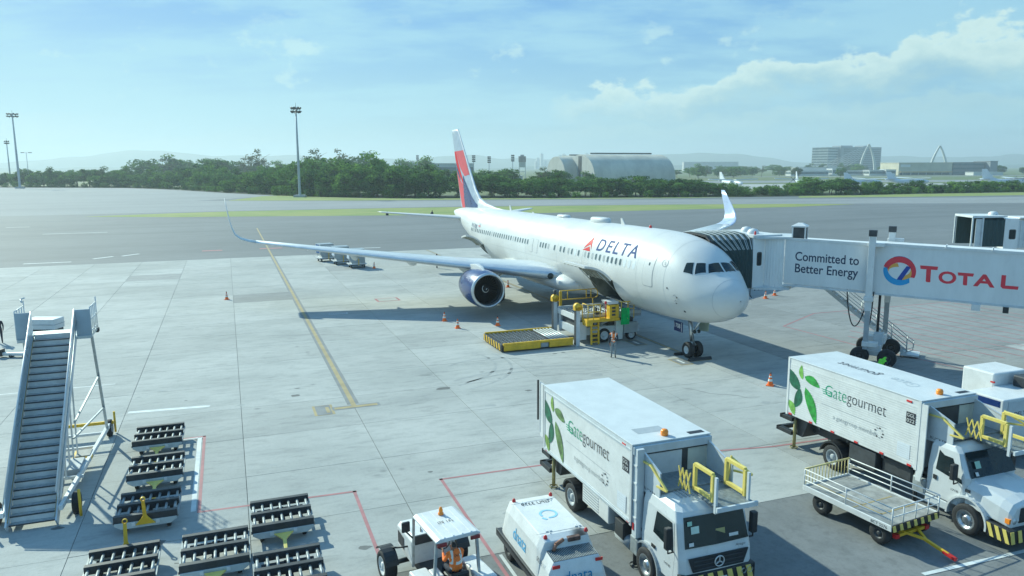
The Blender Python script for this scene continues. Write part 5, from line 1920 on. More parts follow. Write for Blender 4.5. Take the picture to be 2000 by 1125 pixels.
gl = m.build('grille', BLACK, gb)
m = MB()
for i in range(30):
    y_ = -.62 + i * .0425
    m.bar((1.24, y_, 1.372), (1.74, y_, 1.317), .014, .01)
o = m.build('grille_slats', GALV, gl)
o['kind'] = 'stuff'
for x_, y_ in ((-1.25, -.55), (-1.25, .6), (1.05, -.55), (1.05, .62)):
    m = MB()
    m.lathe([(.055, 0), (.05, .05), (.03, .09), (.001, .1)], (x_, y_, 1.62 if x_ < 0 else 1.60), (0, 0, 1), 10)
    m.build('marker_lamp', RED, gb)
SOOT = MT('sooty_metal', (.10, .06, .05), .7, var=.5, scale=7)
MB().bx(1.1, 1.24, .02, .38, 1.48, 1.60).build('exhaust_box', SOOT, gb, bev=.02)
MB().pipe([(1.17, -.1, 1.55), (1.26, -.35, 1.50), (1.34, -.45, 1.38)], .05, 8).build('exhaust_pipe', MT('rusty_pipe', (.28, .14, .09), .8, var=.4, scale=9), gb)
SOOTF = bpy.data.materials.new('soot_film')
SOOTF.use_nodes = True
q = NT(SOOTF.node_tree)
pb = SOOTF.node_tree.nodes['Principled BSDF']
pb.inputs['Base Color'].default_value = (.03, .03, .03, 1)
pb.inputs['Roughness'].default_value = .9
oc = q.n('ShaderNodeTexCoord').outputs['Object']
dd_ = q.n('ShaderNodeVectorMath', {0: oc, 1: (1.12, .42, 1.6)}, operation='DISTANCE').outputs['Value']
al = q.m('MULTIPLY', q.ss(q.m('ADD', dd_, q.m('MULTIPLY', q.noise(oc, 6.0, 5, .6), .16)), .42, .12), .8)
SOOTF.node_tree.links.new(al, pb.inputs['Alpha'])
m = MB()
m.add([(.62, -.1, 1.646), (.95, -.1, 1.646), (.95, .62, 1.646), (.62, .62, 1.646), (1.18, -.1, 1.566), (1.18, .62, 1.566)], [(0, 1, 2, 3), (1, 4, 5, 2)])
m.build('soot_stain', SOOTF, gb)
for x_ in (-1.05, .85):
    MB().bx(x_, x_ + .008, -.72, .72, 1.642, 1.646).build('panel_seam', GREYP, gb)
for x_, y_ in ((-1.0, -.35), (-1.0, .45), (.80, -.35), (.80, .5)):
    m = MB()
    m.bx(x_ - .12, x_ + .12, y_ - .012, y_ + .012, 1.645, 1.665)
    m.bx(x_ - .012, x_ + .012, y_ - .09, y_ + .09, 1.647, 1.662)
    m.build('lid_latch', LGREY, gb)


def gside(x0, z0):
    def f(s_, t_):
        z = z0 + t_
        k = (z - .55) / .81
        return Vector((x0 + s_, -(.86 - .10 * k) - .012, z))
    return f


fittext('dnata', gb, SKYB, gside(-.62, .88), .95, .34, sub=.3)
fittext('GPU 3379', gb, INK, gside(1.06, 1.06), .34, .12, sub=.3)
fittext('dnata', gb, TEALB, lambda s_, t_: Vector((1.965 - (.80 + t_ - .56) * .08 + .014, -.40 + s_, .80 + t_)), .78, .30, sub=0)
fittext('GPU 3379', gb, INK, lambda s_, t_: Vector((1.967, -.10 + s_, .62 + t_)), .66, .12, sub=0)
fittext('GPU 3379', gb, INK, lambda s_, t_: Vector((-.82 - t_, .40 - s_, 1.648)), .85, .16, sub=0)
for a0, a1 in ((-20, 290),):
    m = MB()
    for i in range(20):
        a, b = R(a0 + (a1 - a0) * i / 20), R(a0 + (a1 - a0) * (i + 1) / 20)
        m.add([(-.15 + .26 * math.cos(a), .05 + .26 * math.sin(a), 1.648), (-.15 + .26 * math.cos(b), .05 + .26 * math.sin(b), 1.648), (-.15 + .19 * math.cos(b), .05 + .19 * math.sin(b), 1.648), (-.15 + .19 * math.cos(a), .05 + .19 * math.sin(a), 1.648)], [(0, 1, 2, 3)])
    m.bar((.02, -.2, 1.648), (.16, -.12, 1.648), .07, .002)
    m.build('roof_emblem', MT('pale_blue_print', (.30, .56, .74), .5), gb, fixn=False)
for y_ in (-.84, .84):
    m = MB()
    m.bx(-1.75, 1.9, y_ - .09, y_ + .09, .56, .64)
    m.bx(-1.75, 1.9, y_ - .09, y_ - .05, .44, .66)
    m.build('chassis_rail', DKMET, GP, bev=.01)
MB().bx(-1.6, 1.8, -.7, .7, .35, .55).build('chassis_frame', DKMET, GP)
for x_ in (-1.0, 1.15):
    for sg in (-1, 1):
        wheel(GP, (x_, sg * .74, .34), .34, .22, out=sg, rmat=DKMET)
for c_, y_ in ((RED, -.58), (RED, .62)):
    MB().bx(1.80, 1.83, y_ - .10, y_ + .10, 1.16, 1.24).build('reflector', c_, gb)
m = MB()
m.bar((1.95, .1, .45), (2.25, .1, .9), .10, .06)
m.lathe([(.08, -.03), (.10, 0), (.08, .03)], (2.27, .1, .96), (1, 0, 0), 12)
m.build('tow_bar', YELLOW, GP)

# ================================================================== BAGGAGE TRACTOR
TR = thing('baggage_tractor', 'small white open tractor with flat roof driven by a worker in orange', 'tractor', S(-18.25, 4.70), RZ + math.pi + R(7.4))
m = MB()
m.loft([[(x_, -h_, .62), (x_, -h_, z_ - .1), (x_, -h_ + .1, z_), (x_, h_ - .1, z_), (x_, h_, z_ - .1), (x_, h_, .62)] for x_, h_, z_ in ((.30, .58, 1.36), (1.0, .56, 1.34), (1.62, .52, 1.27))], smooth=False)
hd = m.build('hood', WHITE, TR, bev=.02)
MB().bx(1.6, 1.64, -.36, .36, .68, 1.2).build('radiator_grille', BLACK, hd)
quad('side_vent', [(.95, .575, .75), (1.5, .545, .75), (1.5, .545, 1.1), (.95, .575, 1.1)], BLACK, hd)
MB().pipe([(.6, .2, 1.35), (.6, .2, 1.39), (.75, .15, 1.39), (.75, .15, 1.35)], .015, 6).build('hood_handle', BLACK, hd)
m = MB()
m.bx(-1.75, 1.55, -.40, .40, .38, .62)
m.bx(-1.75, -.1, -.62, .62, .40, .52)
m.build('chassis_frame', DKMET, TR, bev=.02)
for sg in (-1, 1):
    wheel(TR, (1.0, sg * 1.05, .42), .42, .34, rim=.6, rmat=WHITE, out=sg)
    wheel(TR, (-1.05, sg * .78, .42), .42, .34, rim=.6, rmat=WHITE, out=sg)
    MB().tube((1.0, sg * .4, .42), (1.0, sg * .95, .42), .07, 8).build('axle', DKMET, TR)
    m = MB()
    pts = [(1.0 + .52 * math.cos(R(a)), .42 + .52 * math.sin(R(a))) for a in range(40, 175, 15)]
    for a, b in zip(pts[:-1], pts[1:]):
        m.bar((a[0], sg * 1.05, a[1]), (b[0], sg * 1.05, b[1]), .36, .025)
    m.build('mudguard', BLACK, TR)
    MB().pipe([(.6, sg * .45, 1.0), (.75, sg * .85, .98), (.95, sg * .95, .92)], .025, 6).build('mudguard_stay', BLACK, TR)
    m = MB()
    m.prism([(-1.75, .45), (-.35, .45), (-.45, .92), (-1.75, .96)], 'y', sg * .48, sg * .95)
    fd = m.build('rear_fender', WHITE, TR, bev=.04)
    MB().bx(-1.79, -1.75, sg * .72 - .14, sg * .72 + .14, .80, .90).build('tail_lamp', RED, fd)
    MB().bx(-1.785, -1.75, sg * .72 - .12, sg * .72 + .12, .62, .76).build('hazard_plate', YB_Y, fd)
    MB().bar((-1.35, sg * .62, .92), (-1.38, sg * .54, 2.05), .07, .06).build('roof_post', GALV, TR)
    MB().bar((.22, sg * .58, .62), (.10, sg * .58, 2.05), .06, .06).build('roof_post', GALV, TR)
m = MB()
m.loft([[(x_, -.60, 2.05), (x_, -.60, 2.10), (x_, -.50, 2.15), (x_, .50, 2.15), (x_, .60, 2.10), (x_, .60, 2.05)] for x_ in (-1.50, .10)], smooth=False)
rf = m.build('roof', WHITE, TR, bev=.015)
for y_ in (-.36, -.12, .12, .36):
    MB().bx(-1.47, .06, y_ - .02, y_ + .02, 2.148, 2.165).build('roof_rib', WHITE, rf)
for y_ in (-.45, .45):
    m = MB()
    m.bx(-1.54, -1.48, y_ - .13, y_ + .13, 1.95, 2.05)
    m.build('rear_lamp', MT('dark_red_lens', (.22, .03, .03), .25, var=.3), rf, bev=.02)
m = MB()
m.lathe([(.075, 0), (.075, .04), (.05, .05), (.055, .13), (.03, .2), (.001, .21)], (-.25, -.05, 2.16), (0, 0, 1), 12)
m.build('beacon', AMBER, rf)
fittext('GR 147', rf, INK, lambda s_, t_: Vector((-.62 - t_, .22 - s_, 2.17)), .42, .13, sub=0)
MB().bx(.12, .2, -.55, .55, 1.25, 1.5).build('dashboard', DKMET, TR, bev=.02)
m = MB()
m.tube((.12, -.1, 1.25), (-.18, -.1, 1.35), .025, 6)
m.build('steering_column', BLACK, TR)
m = MB()
for i in range(20):
    a, b = 2 * math.pi * i / 20, 2 * math.pi * (i + 1) / 20
    f = lambda q: (-.2 + .07 * math.sin(q), -.1 + .2 * math.cos(q), 1.36 + .18 * math.sin(q))
    m.tube(f(a), f(b), .017, 5)
m.build('steering_wheel', BLACK, TR)
m = MB()
m.bx(-1.25, -.75, -.38, .16, .76, .88)
m.bx(-1.32, -1.22, -.38, .16, .80, 1.02)
m.build('driver_seat', BLACK, TR, bev=.05)
m = MB()
m.bx(-1.05, -.6, .22, .48, .55, .92)
m.build('side_box', WHITE, TR, bev=.03)
MB().bar((.1, .62, 1.5), (.1, .80, 1.72), .04, .04).build('mirror_arm', BLACK, TR)
MB().bx(.04, .12, .70, .92, 1.72, 2.0).build('mirror', BLACK, TR, bev=.02)

# ================================================================== RAILED CART
CT = thing('baggage_cart', 'flat white cart with low side rails and yellow drawbar beside the bonneted truck', 'cart', S(-17.0, 18.45), RZ + R(5.5))
m = MB()
m.bx(-1.6, 1.6, -1.02, 1.02, .66, .74)
dkc = m.build('deck', WOODP, CT)
for y_ in (-1.04, 1.04):
    MB().bx(-1.64, 1.64, y_ - .03, y_ + .03, .60, .78).build('side_beam', WHITE, CT, bev=.01)
eb = MB().bx(1.6, 1.66, -1.06, 1.06, .58, .79).build('end_beam', BLACK, CT, bev=.01)
MB().bx(-1.66, -1.6, -1.06, 1.06, .60, .79).build('end_beam', WHITE, CT, bev=.01)
for i in range(7):
    y_ = -1.0 + i * .31
    MB().prism([(y_, .585), (y_ + .14, .585), (y_ + .06, .785), (y_ - .06, .785)], 'x', 1.662, 1.672).build('hazard_bar', PALEY, eb)
for a, b in (((-1.5, -.55), (.9, -.55)), ((.2, -.9), (.2, .8)), ((.9, -.55), (.9, .9))):
    m = MB()
    m.bx(min(a[0], b[0]) - .03, max(a[0], b[0]) + .03, min(a[1], b[1]) - .03, max(a[1], b[1]) + .03, .741, .746)
    m.build('deck_line', PY, dkc)
for y_ in (-1.04, 1.04):
    m = MB()
    for z_ in (.96, 1.14, 1.32):
        m.tube((-1.62, y_, z_), (1.62, y_, z_), .018, 6)
    for x_ in (-1.62, 0, 1.62):
        m.tube((x_, y_, .75), (x_, y_, 1.33), .022, 6)
    m.build('side_rail', WHITE, CT)
m = MB()
for z_ in (1.05, 1.32):
    m.tube((1.62, -1.04, z_), (1.62, 1.04, z_), .018, 6)
for y_ in (-.55, 0, .55):
    m.tube((1.62, y_, .75), (1.62, y_, 1.32), .018, 6)
m.build('end_rail', WHITE, CT)
m = MB()
m.tube((-1.62, -1.04, 1.33), (-1.62, 1.04, 1.33), .03, 6)
for i in range(14):
    m.tube((-1.62, -.97 + i * .15, .75), (-1.62, -.97 + i * .15, 1.32), .014, 5)
m.build('end_rail', MT('cream_yellow_paint', (.62, .52, .22), .5), CT)
for x_ in (-1.0, 1.15):
    for sg in (-1, 1):
        wheel(CT, (x_, sg * .86, .33), .33, .24, rim=.5, out=sg, rmat=DKMET)
    MB().bx(x_ - .12, x_ + .12, -.75, .75, .28, .6).build('axle', DKMET, CT)
m = MB()
m.bar((1.2, -.45, .42), (2.0, 0, .30), .08, .07)
m.bar((1.2, .45, .42), (2.0, 0, .30), .08, .07)
m.bar((1.9, 0, .31), (2.75, 0, .16), .09, .08)
m.bar((1.5, -.62, .34), (1.5, .62, .34), .10, .09)
db = m.build('drawbar', YELLOW, CT, bev=.008)
MB().bar((2.55, 0, .19), (2.95, 0, .12), .11, .09).build('drawbar_eye', RED, db, bev=.01)
for sg in (-1, 1):
    MB().bx(1.42, 1.58, sg * .66 - .08, sg * .66 + .08, .28, .40).build('brake_block', RED, db)
fittext('BCT 5576', CT, INK, lambda s_, t_: Vector((.95 + s_, -1.075, .64 + t_)), .55, .09, sub=0)

# ================================================================== ROLLER DOLLIES
DROLL = MT('dolly_roller_grey', (.26, .29, .30), .5, metal=.3, var=.2)
DKROL = MT('dolly_dark_beam', (.03, .035, .04), .5, var=.3, dirt=.15)
DPLATE = MT('dolly_pale_plate', (.50, .54, .53), .5, var=.12, dirt=.2)


def make_dolly(name, up, label):
    t = thing(name, label, 'dolly', group='roller dollies parked beside the stairs')
    for x_ in (-.87, 0, .85):
        MB().bx(x_ - .085, x_ + .085, -.90, .90, .40, .63).build('cross_beam', DKROL, t, bev=.012)
    for y_ in (-.90, .90):
        MB().bx(-.9, .9, y_ - .025, y_ + .025, .38, .46).build('side_rail', DROLL, t)
    for x0, x1 in ((-.80, -.07), (.07, .78)):
        for i in range(7):
            y_ = -.80 + i * .267
            MB().tube((x0, y_, .515), (x1, y_, .515), .043, 8).build('roller', DROLL, t)
    m = MB()
    m.bx(-.7, .7, -.10, .10, .26, .40)
    for x_ in (-.6, .6):
        m.bx(x_ - .06, x_ + .06, -.7, .7, .26, .40)
    m.build('under_frame', DKMET, t)
    m = MB()
    m.prism([(-.88, .42), (-.88, .34), (-.70, .22), (.70, .22), (.88, .34), (.88, .42)], 'x', .925, .96)
    fp = m.build('front_plate', DPLATE, t, bev=.01)
    for y_ in (-.34, .34):
        MB().bx(.955, 1.0, y_ - .05, y_ + .05, .30, .42).build('plate_bracket', WHITE, fp)
    for x_ in (-.62, .62):
        for y_ in (-.62, .62):
            wheel(t, (x_, y_, .15), .15, .12, rim=.5, rmat=GREYP, out=1 if y_ > 0 else -1)
    hm = MB()
    poly = [(0, -.28), (0, .28), (.22, .10), (.30, .055), (.85, .045), (.85, -.045), (.30, -.055), (.22, -.10)]
    hm.prism(poly, 'z', -.025, .025)
    hm.lathe([(.05, -.035), (.075, -.035), (.075, .035), (.05, .035)], (.90, 0, 0), (0, 0, 1), 12)
    M_ = Matrix.Translation((1.0, 0, .33)) @ Matrix.Rotation(R(-78) if up else R(14), 4, 'Y')
    hm.xf(M_)
    hm.build('drawbar', YELLOW if up else PALEY, t, bev=.006)
    return t


dl = [(-32.3, -3.1, 0, 0, 'farthest roller dolly from the camera, beside the wheel of the stairs'),
      (-28.75, -2.92, 0, 0, 'second roller dolly in the left row with its yellow drawbar lowered'),
      (-25.35, -2.9, 0, 1, 'third roller dolly in the left row with its yellow drawbar raised over the rollers'),
      (-21.55, -3.25, 0, 2, 'nearest roller dolly of the left row, yellow drawbar raised at its far end'),
      (-21.55, -.87, 0, 0, 'roller dolly in the middle of the bottom edge between two others'),
      (-23.2, 1.03, 0, 0, 'roller dolly of the right pair standing farther from the camera'),
      (-19.7, 1.0, 0, 0, 'roller dolly of the right pair nearest the camera at the bottom edge')]
p_dn = p_up = None
for a, l, rot, k, lab in dl:
    if k == 0:
        if p_dn is None:
            p_dn = o = make_dolly('roller_dolly', False, lab)
        else:
            o = copy_tree(p_dn)
    else:
        if p_up is None:
            p_up = o = make_dolly('roller_dolly', True, lab)
        else:
            o = copy_tree(p_up)
    o['label'] = lab
    o.location = S(a, l)
    o.rotation_euler = (0, 0, RZ + (math.pi if k == 2 else 0) + R(random.uniform(-1, 1)))

# ================================================================== CONTAINER DOLLIES
CAN = MT('container_aluminium', (.36, .40, .42), .38, metal=.35, var=.12, dirt=.12)
CURT = MT('container_curtain_blue', (.02, .10, .30), .6, var=.2)
def make_uld(label, blue):
    t = thing('cargo_container', label, 'container', group='containers on dollies behind the wing')
    m = MB()
    m.prism([(-.70, 0), (.78, 0), (.78, 1.60), (-.98, 1.60), (-.98, .48)], 'x', -.74, .74)
    b = m.build('shell', CAN, t, bev=.015)
    MB().bx(-.78, .78, -.74, .82, -.02, .05).build('base_plate', STEEL, b)
    for y_ in (-.96, .76):
        for x_ in (-.74, .74):
            MB().bx(x_ - .03, x_ + .03, y_ - .03, y_ + .03, .5 if y_ < 0 else .05, 1.61).build('corner_post', ALU, b)
    MB().bx(-.62, .62, -.995, -.98, .52, 1.54).build('curtain', CURT if blue else MT('container_pale_panel', (.48, .56, .66), .5, var=.25, scale=5), b)
    pn = MB().bx(.742, .752, -.62, .5, 1.18, 1.42).build('sign_panel', WHITE, b)
    fittext('DELTA CARGO', pn, NVYP, lambda s_, t_: Vector((.756, -.5 + s_, 1.25 + t_)), .9, .1, sub=0)
    return t


def make_cdolly(label):
    t = thing('container_dolly', label, 'dolly', group='dollies carrying containers behind the wing')
    MB().bx(-.86, .86, -1.05, .95, .40, .50).build('deck', WHITE, t, bev=.01)
    MB().bx(-.7, .7, -.9, .8, .28, .40).build('frame', DKMET, t)
    for x_ in (-.6, .6):
        for y_ in (-.75, .7):
            wheel(t, (x_, y_, .16), .16, .12, out=1 if x_ > 0 else -1, axis=(0, 1, 0))
    m = MB()
    m.bar((.86, 0, .36), (1.1, 0, .40), .08, .06)
    m.bar((1.05, 0, .38), (1.12, 0, 1.1), .08, .07)
    m.build('drawbar', YELLOW, t)
    return t


ul0 = cd0 = None
for i, (a, l, rz_, w_) in enumerate(((-92.6, 10.9, 12, 'farthest of the three, with blue curtain'), (-88.9, 12.25, 4, 'in the middle of the three'), (-85.3, 13.45, 2, 'nearest of the three, with white name panel'))):
    if ul0 is None:
        ul0, cd0 = make_uld('', True), make_cdolly('')
        u, d_ = ul0, cd0
    else:
        u, d_ = (make_uld('', False) if i == 1 else copy_tree(u)), copy_tree(cd0)
    u['label'] = 'silver air cargo container behind the wing, ' + w_
    d_['label'] = 'low white dolly under the container ' + w_.split(',')[0]
    for o, z in ((u, .52), (d_, 0)):
        o.location = S(a, l, z)
        o.rotation_euler = (0, 0, RZ + R(rz_))

# ================================================================== TRAFFIC CONES
def make_cone():
    t = thing('traffic_cone', '', 'traffic cone', group='traffic cones on the apron')
    MB().bx(-.19, .19, -.19, .19, 0, .04).build('base', ORANGE, t, bev=.015)
    m = MB()
    m.lathe([(.15, .04), (.105, .25), (.103, .26), (.075, .42), (.073, .43), (.05, .56), (.03, .66), (.028, .70), (.001, .70)], (0, 0, 0), (0, 0, 1), 16)
    c = m.build('body', ORANGE, t)
    for z0, z1, mt in ((.24, .36, REFL), (.44, .52, REFL), (.63, .705, BLACK)):
        f = lambda z: .16 - (z - .02) * .196 + .003
        mm = MB()
        mm.lathe([(f(z0), z0), (f(z1), z1)] + ([(.001, z1 + .002)] if mt is BLACK else []), (0, 0, 0), (0, 0, 1), 16)
        mm.build('band' if mt is REFL else 'tip', mt, c)
    return t


cone0 = None
for (x, y), lab in (((-24.51, 63.63), 'traffic cone standing alone left of the yellow lead-in line'),
                    ((-4.97, 54.15), 'left one of two traffic cones in front of the engine'),
                    ((-3.82, 51.64), 'right and nearer one of two traffic cones in front of the engine'),
                    ((-1.03, 52.45), 'traffic cone just behind the lowered loader platform'),
                    ((13.27, 37.4), 'large looking traffic cone left of the bonneted truck box'),
                    ((21.63, 63.18), 'left traffic cone of the two below the jet bridge cab'),
                    ((22.94, 64.71), 'right traffic cone of the two below the jet bridge cab'),
                    ((20.9, 67.5), 'traffic cone half hidden below the jet bridge cab'),
                    ((-0.38, 69.78), 'traffic cone seen just right of the blue engine'),
                    ((-15.44, 83.58), 'traffic cone right of the silver containers')):
    o = cone0 = make_cone() if cone0 is None else cone0
    if lab[:5] != 'x' and x != -24.51:
        o = copy_tree(cone0)
    o['label'] = lab
    o.location = (x, y, 0)
    o.rotation_euler = (0, 0, random.uniform(0, 1.5))

# ================================================================== PASSENGER STAIRS
ST = thing('passenger_stairs', 'tall grey and white mobile passenger stairs on the left of the apron', 'stairs', S(-26.0, -6.28), RZ + math.pi)
# local +x = up the stairs, +y = left in the picture's far-left sense
RISE, RUN, NS = 4.93, 5.6, 25
TREAD = MT('stair_tread', (.40, .41, .40), .6, metal=.1, var=.2, scale=10, bump=.4, bscale=60)
for i in range(NS):
    x_, z_ = RUN * i / NS, RISE * (i + 1) / NS
    tr = MB().bx(x_, x_ + .26, -.64, .64, z_ - .035, z_).build('tread', TREAD, ST)
    MB().bx(x_ - .004, x_ + .025, -.64, .64, z_ - .036, z_ + .004).build('nosing', DKMET, tr)
    MB().bx(x_ + .235, x_ + .245, -.64, .64, z_ + .0, z_ + .16).build('riser', MT('riser_pale', (.66, .66, .64), .5, var=.1), tr)
for sg in (-1, 1):
    a, b = Vector((-.1, sg * .68, .12)), Vector((RUN + .05, sg * .68, RISE + .02))
    MB().bar(a, b, .05, .34).build('stringer', LGREY, ST)
    MB().bar(a + Vector((0, -sg * .04, .22)), b + Vector((0, -sg * .04, .22)), .015, .05).build('edge_strip', PY, ST)
    m = MB()
    m.prism([(-.05, .35), (RUN + .1, RISE + .25), (RUN + .1, RISE + 1.0), (.15, 1.05)] if sg > 0 else [(.25, .75), (RUN + .1, RISE + .25), (RUN + .1, RISE + 1.0), (.25, 1.2)], 'y', sg * .70 - .015, sg * .70 + .015)
    bl = m.build('balustrade', MT('balustrade_panel', (.55, .62, .66), .3, metal=.3, var=.12, stretch=(.3, 1, .3)), ST)
    MB().tube((.1, sg * .70, 1.08 + .0), (RUN + .1, sg * .70, RISE + 1.02), .03, 8).build('handrail', WHITE, bl)
    MB().tube((.0, sg * .76, .72), (RUN + .1, sg * .76, RISE + .62), .022, 8).build('handrail', GALV, bl)
    # platform wings
    y0, y1 = sg * .72, sg * 1.22
    pw = MB().bx(RUN + .05, RUN + .09, min(y0, y1), max(y0, y1), RISE - .12, RISE + 1.0).build('front_panel', MT('stairs_blue_grey', (.40, .47, .52), .4, var=.06), ST, bev=.01)
    m = MB()
    for z_ in (.15, .6, 1.05):
        m.tube((RUN + .1, sg * 1.22, RISE + z_), (RUN + 1.5, sg * 1.22, RISE + z_), .022, 6)
    for x_ in (.1, .45, .8, 1.15, 1.5):
        m.tube((RUN + x_, sg * 1.22, RISE), (RUN + x_, sg * 1.22, RISE + (1.06 if x_ < 1.4 else 1.25)), .022, 6)
    m.build('platform_rail', WHITE, ST)
m = MB()
m.bx(RUN, RUN + 1.55, -1.2, 1.2, RISE - .10, RISE)
m.build('platform', MT('platform_plate', (.62, .66, .66), .4, metal=.3, var=.1, bump=.5, bscale=50), ST)
MB().bx(RUN + 1.5, RUN + 1.75, -1.25, 1.25, RISE - .2, RISE - .02).build('bumper', BLACK, ST, bev=.04)
m = MB()
m.pipe([(RUN + 1.3, 1.22, RISE + 1.2), (RUN + 1.5, 1.3, RISE + 1.3), (RUN + 1.45, 1.15, RISE + 1.35)], .03, 6)
m.build('flood_lamp', LGREY, ST)
# undercarriage: white frame, outriggers and wheels
for sg in (-1, 1):
    ya = sg * 1.15
    m = MB()
    m.bar((.0, sg * .8, .55), (8.6, ya, .55), .12, .16)
    m.build('chassis_beam', WHITE, ST, bev=.01)
    MB().bar((7.6, ya, .55), (RUN + .6, ya * .98, RISE - .1), .09, .09).build('strut', GALV, ST)
    MB().bar((7.25, ya, 1.6), (3.2, sg * .74, 1.75), .06, .06).build('strut', GALV, ST)
    MB().bar((6.75, ya, 3.05), (3.6, sg * .74, 2.2), .06, .06).build('strut', GALV, ST)
    for x_ in (.75, 8.4):
        wheel(ST, (x_, sg * 1.12, .36), .36, .2, rim=.5, out=sg, rmat=GREYP)
    for x_ in (.35, 8.75):
        MB().tube((x_, sg * 1.28, .95), (x_, sg * 1.28, .05), .045, 8).build('stabiliser_leg', YELLOW, ST)
    MB().bar((8.4, 0, .6), (8.4, sg * 1.3, .6), .10, .12).build('outrigger', YELLOW, ST)
    MB().bar((.6, sg * .7, .5), (.6, sg * 1.2, .5), .10, .10).build('outrigger', WHITE, ST)
for x_ in (2.6, 4.2, 5.6, 7.2, 8.55):
    MB().bar((x_, -1.05, .55), (x_, 1.05, .55), .10, .10).build('cross_member', WHITE, ST)
m = MB()
m.bx(4.3, 5.2, -1.05, -.4, .5, .62)
m.build('equipment_tray', YELLOW, ST)
MB().bx(4.4, 5.1, -.98, -.5, .62, .66).build('tray_mat', WOODP, ST)
m = MB()
for i in range(5):
    m.pipe([(3.0 + i * .3, -.7, .6), (3.1 + i * .3, -.95, .55)], .02, 5)
m.bx(2.8, 4.0, -.9, -.3, .4, .75)
m.build('drive_unit', GREYP, ST, bev=.03)
for i in range(6):
    x_ = .9 + i * .75
    z_ = RISE * x_ / RUN
    MB().bar((x_, -.55, .58), (x_, -.6, z_), .05, .05).build('under_post', WHITE, ST)

# white trolley half hidden behind the stairs
WC = thing('service_trolley', 'white box trolley standing behind the top of the stairs', 'trolley', S(-57.5, -11.9), RZ + R(68))
bo = MB().bx(-1.0, 1.0, -.55, .55, .55, 1.25).build('body', WHITE, WC, bev=.04)
MB().bx(-1.02, 1.02, -.57, .57, .86, .90).build('lid_seam', GREYP, bo)
MB().bx(-.95, .95, -.45, .45, .38, .55).build('chassis_frame', DKMET, WC)
for x_ in (-.7, .7):
    for sg in (-1, 1):
        wheel(WC, (x_, sg * .48, .24), .24, .16, out=sg)
MB().bar((1.0, 0, .5), (1.7, 0, .3), .07, .06).build('drawbar', DKMET, WC)
TB = thing('towing_bar', 'white pointed tow bar lying on the concrete left of the stairs', 'tow bar', S(-51.5, -12.2), RZ + R(70))
m = MB()
m.prism([(-.9, -.12), (.6, -.18), (1.0, 0), (.6, .18), (-.9, .12)], 'z', .12, .3)
tb = m.build('bar_body', WHITE, TB, bev=.03)
MB().bx(-1.15, -.88, -.2, .2, .08, .5).build('bar_head', BLACK, TB, bev=.03)
for x_ in (-.4, .4):
    wheel(TB, (x_, 0, .1), .1, .3)

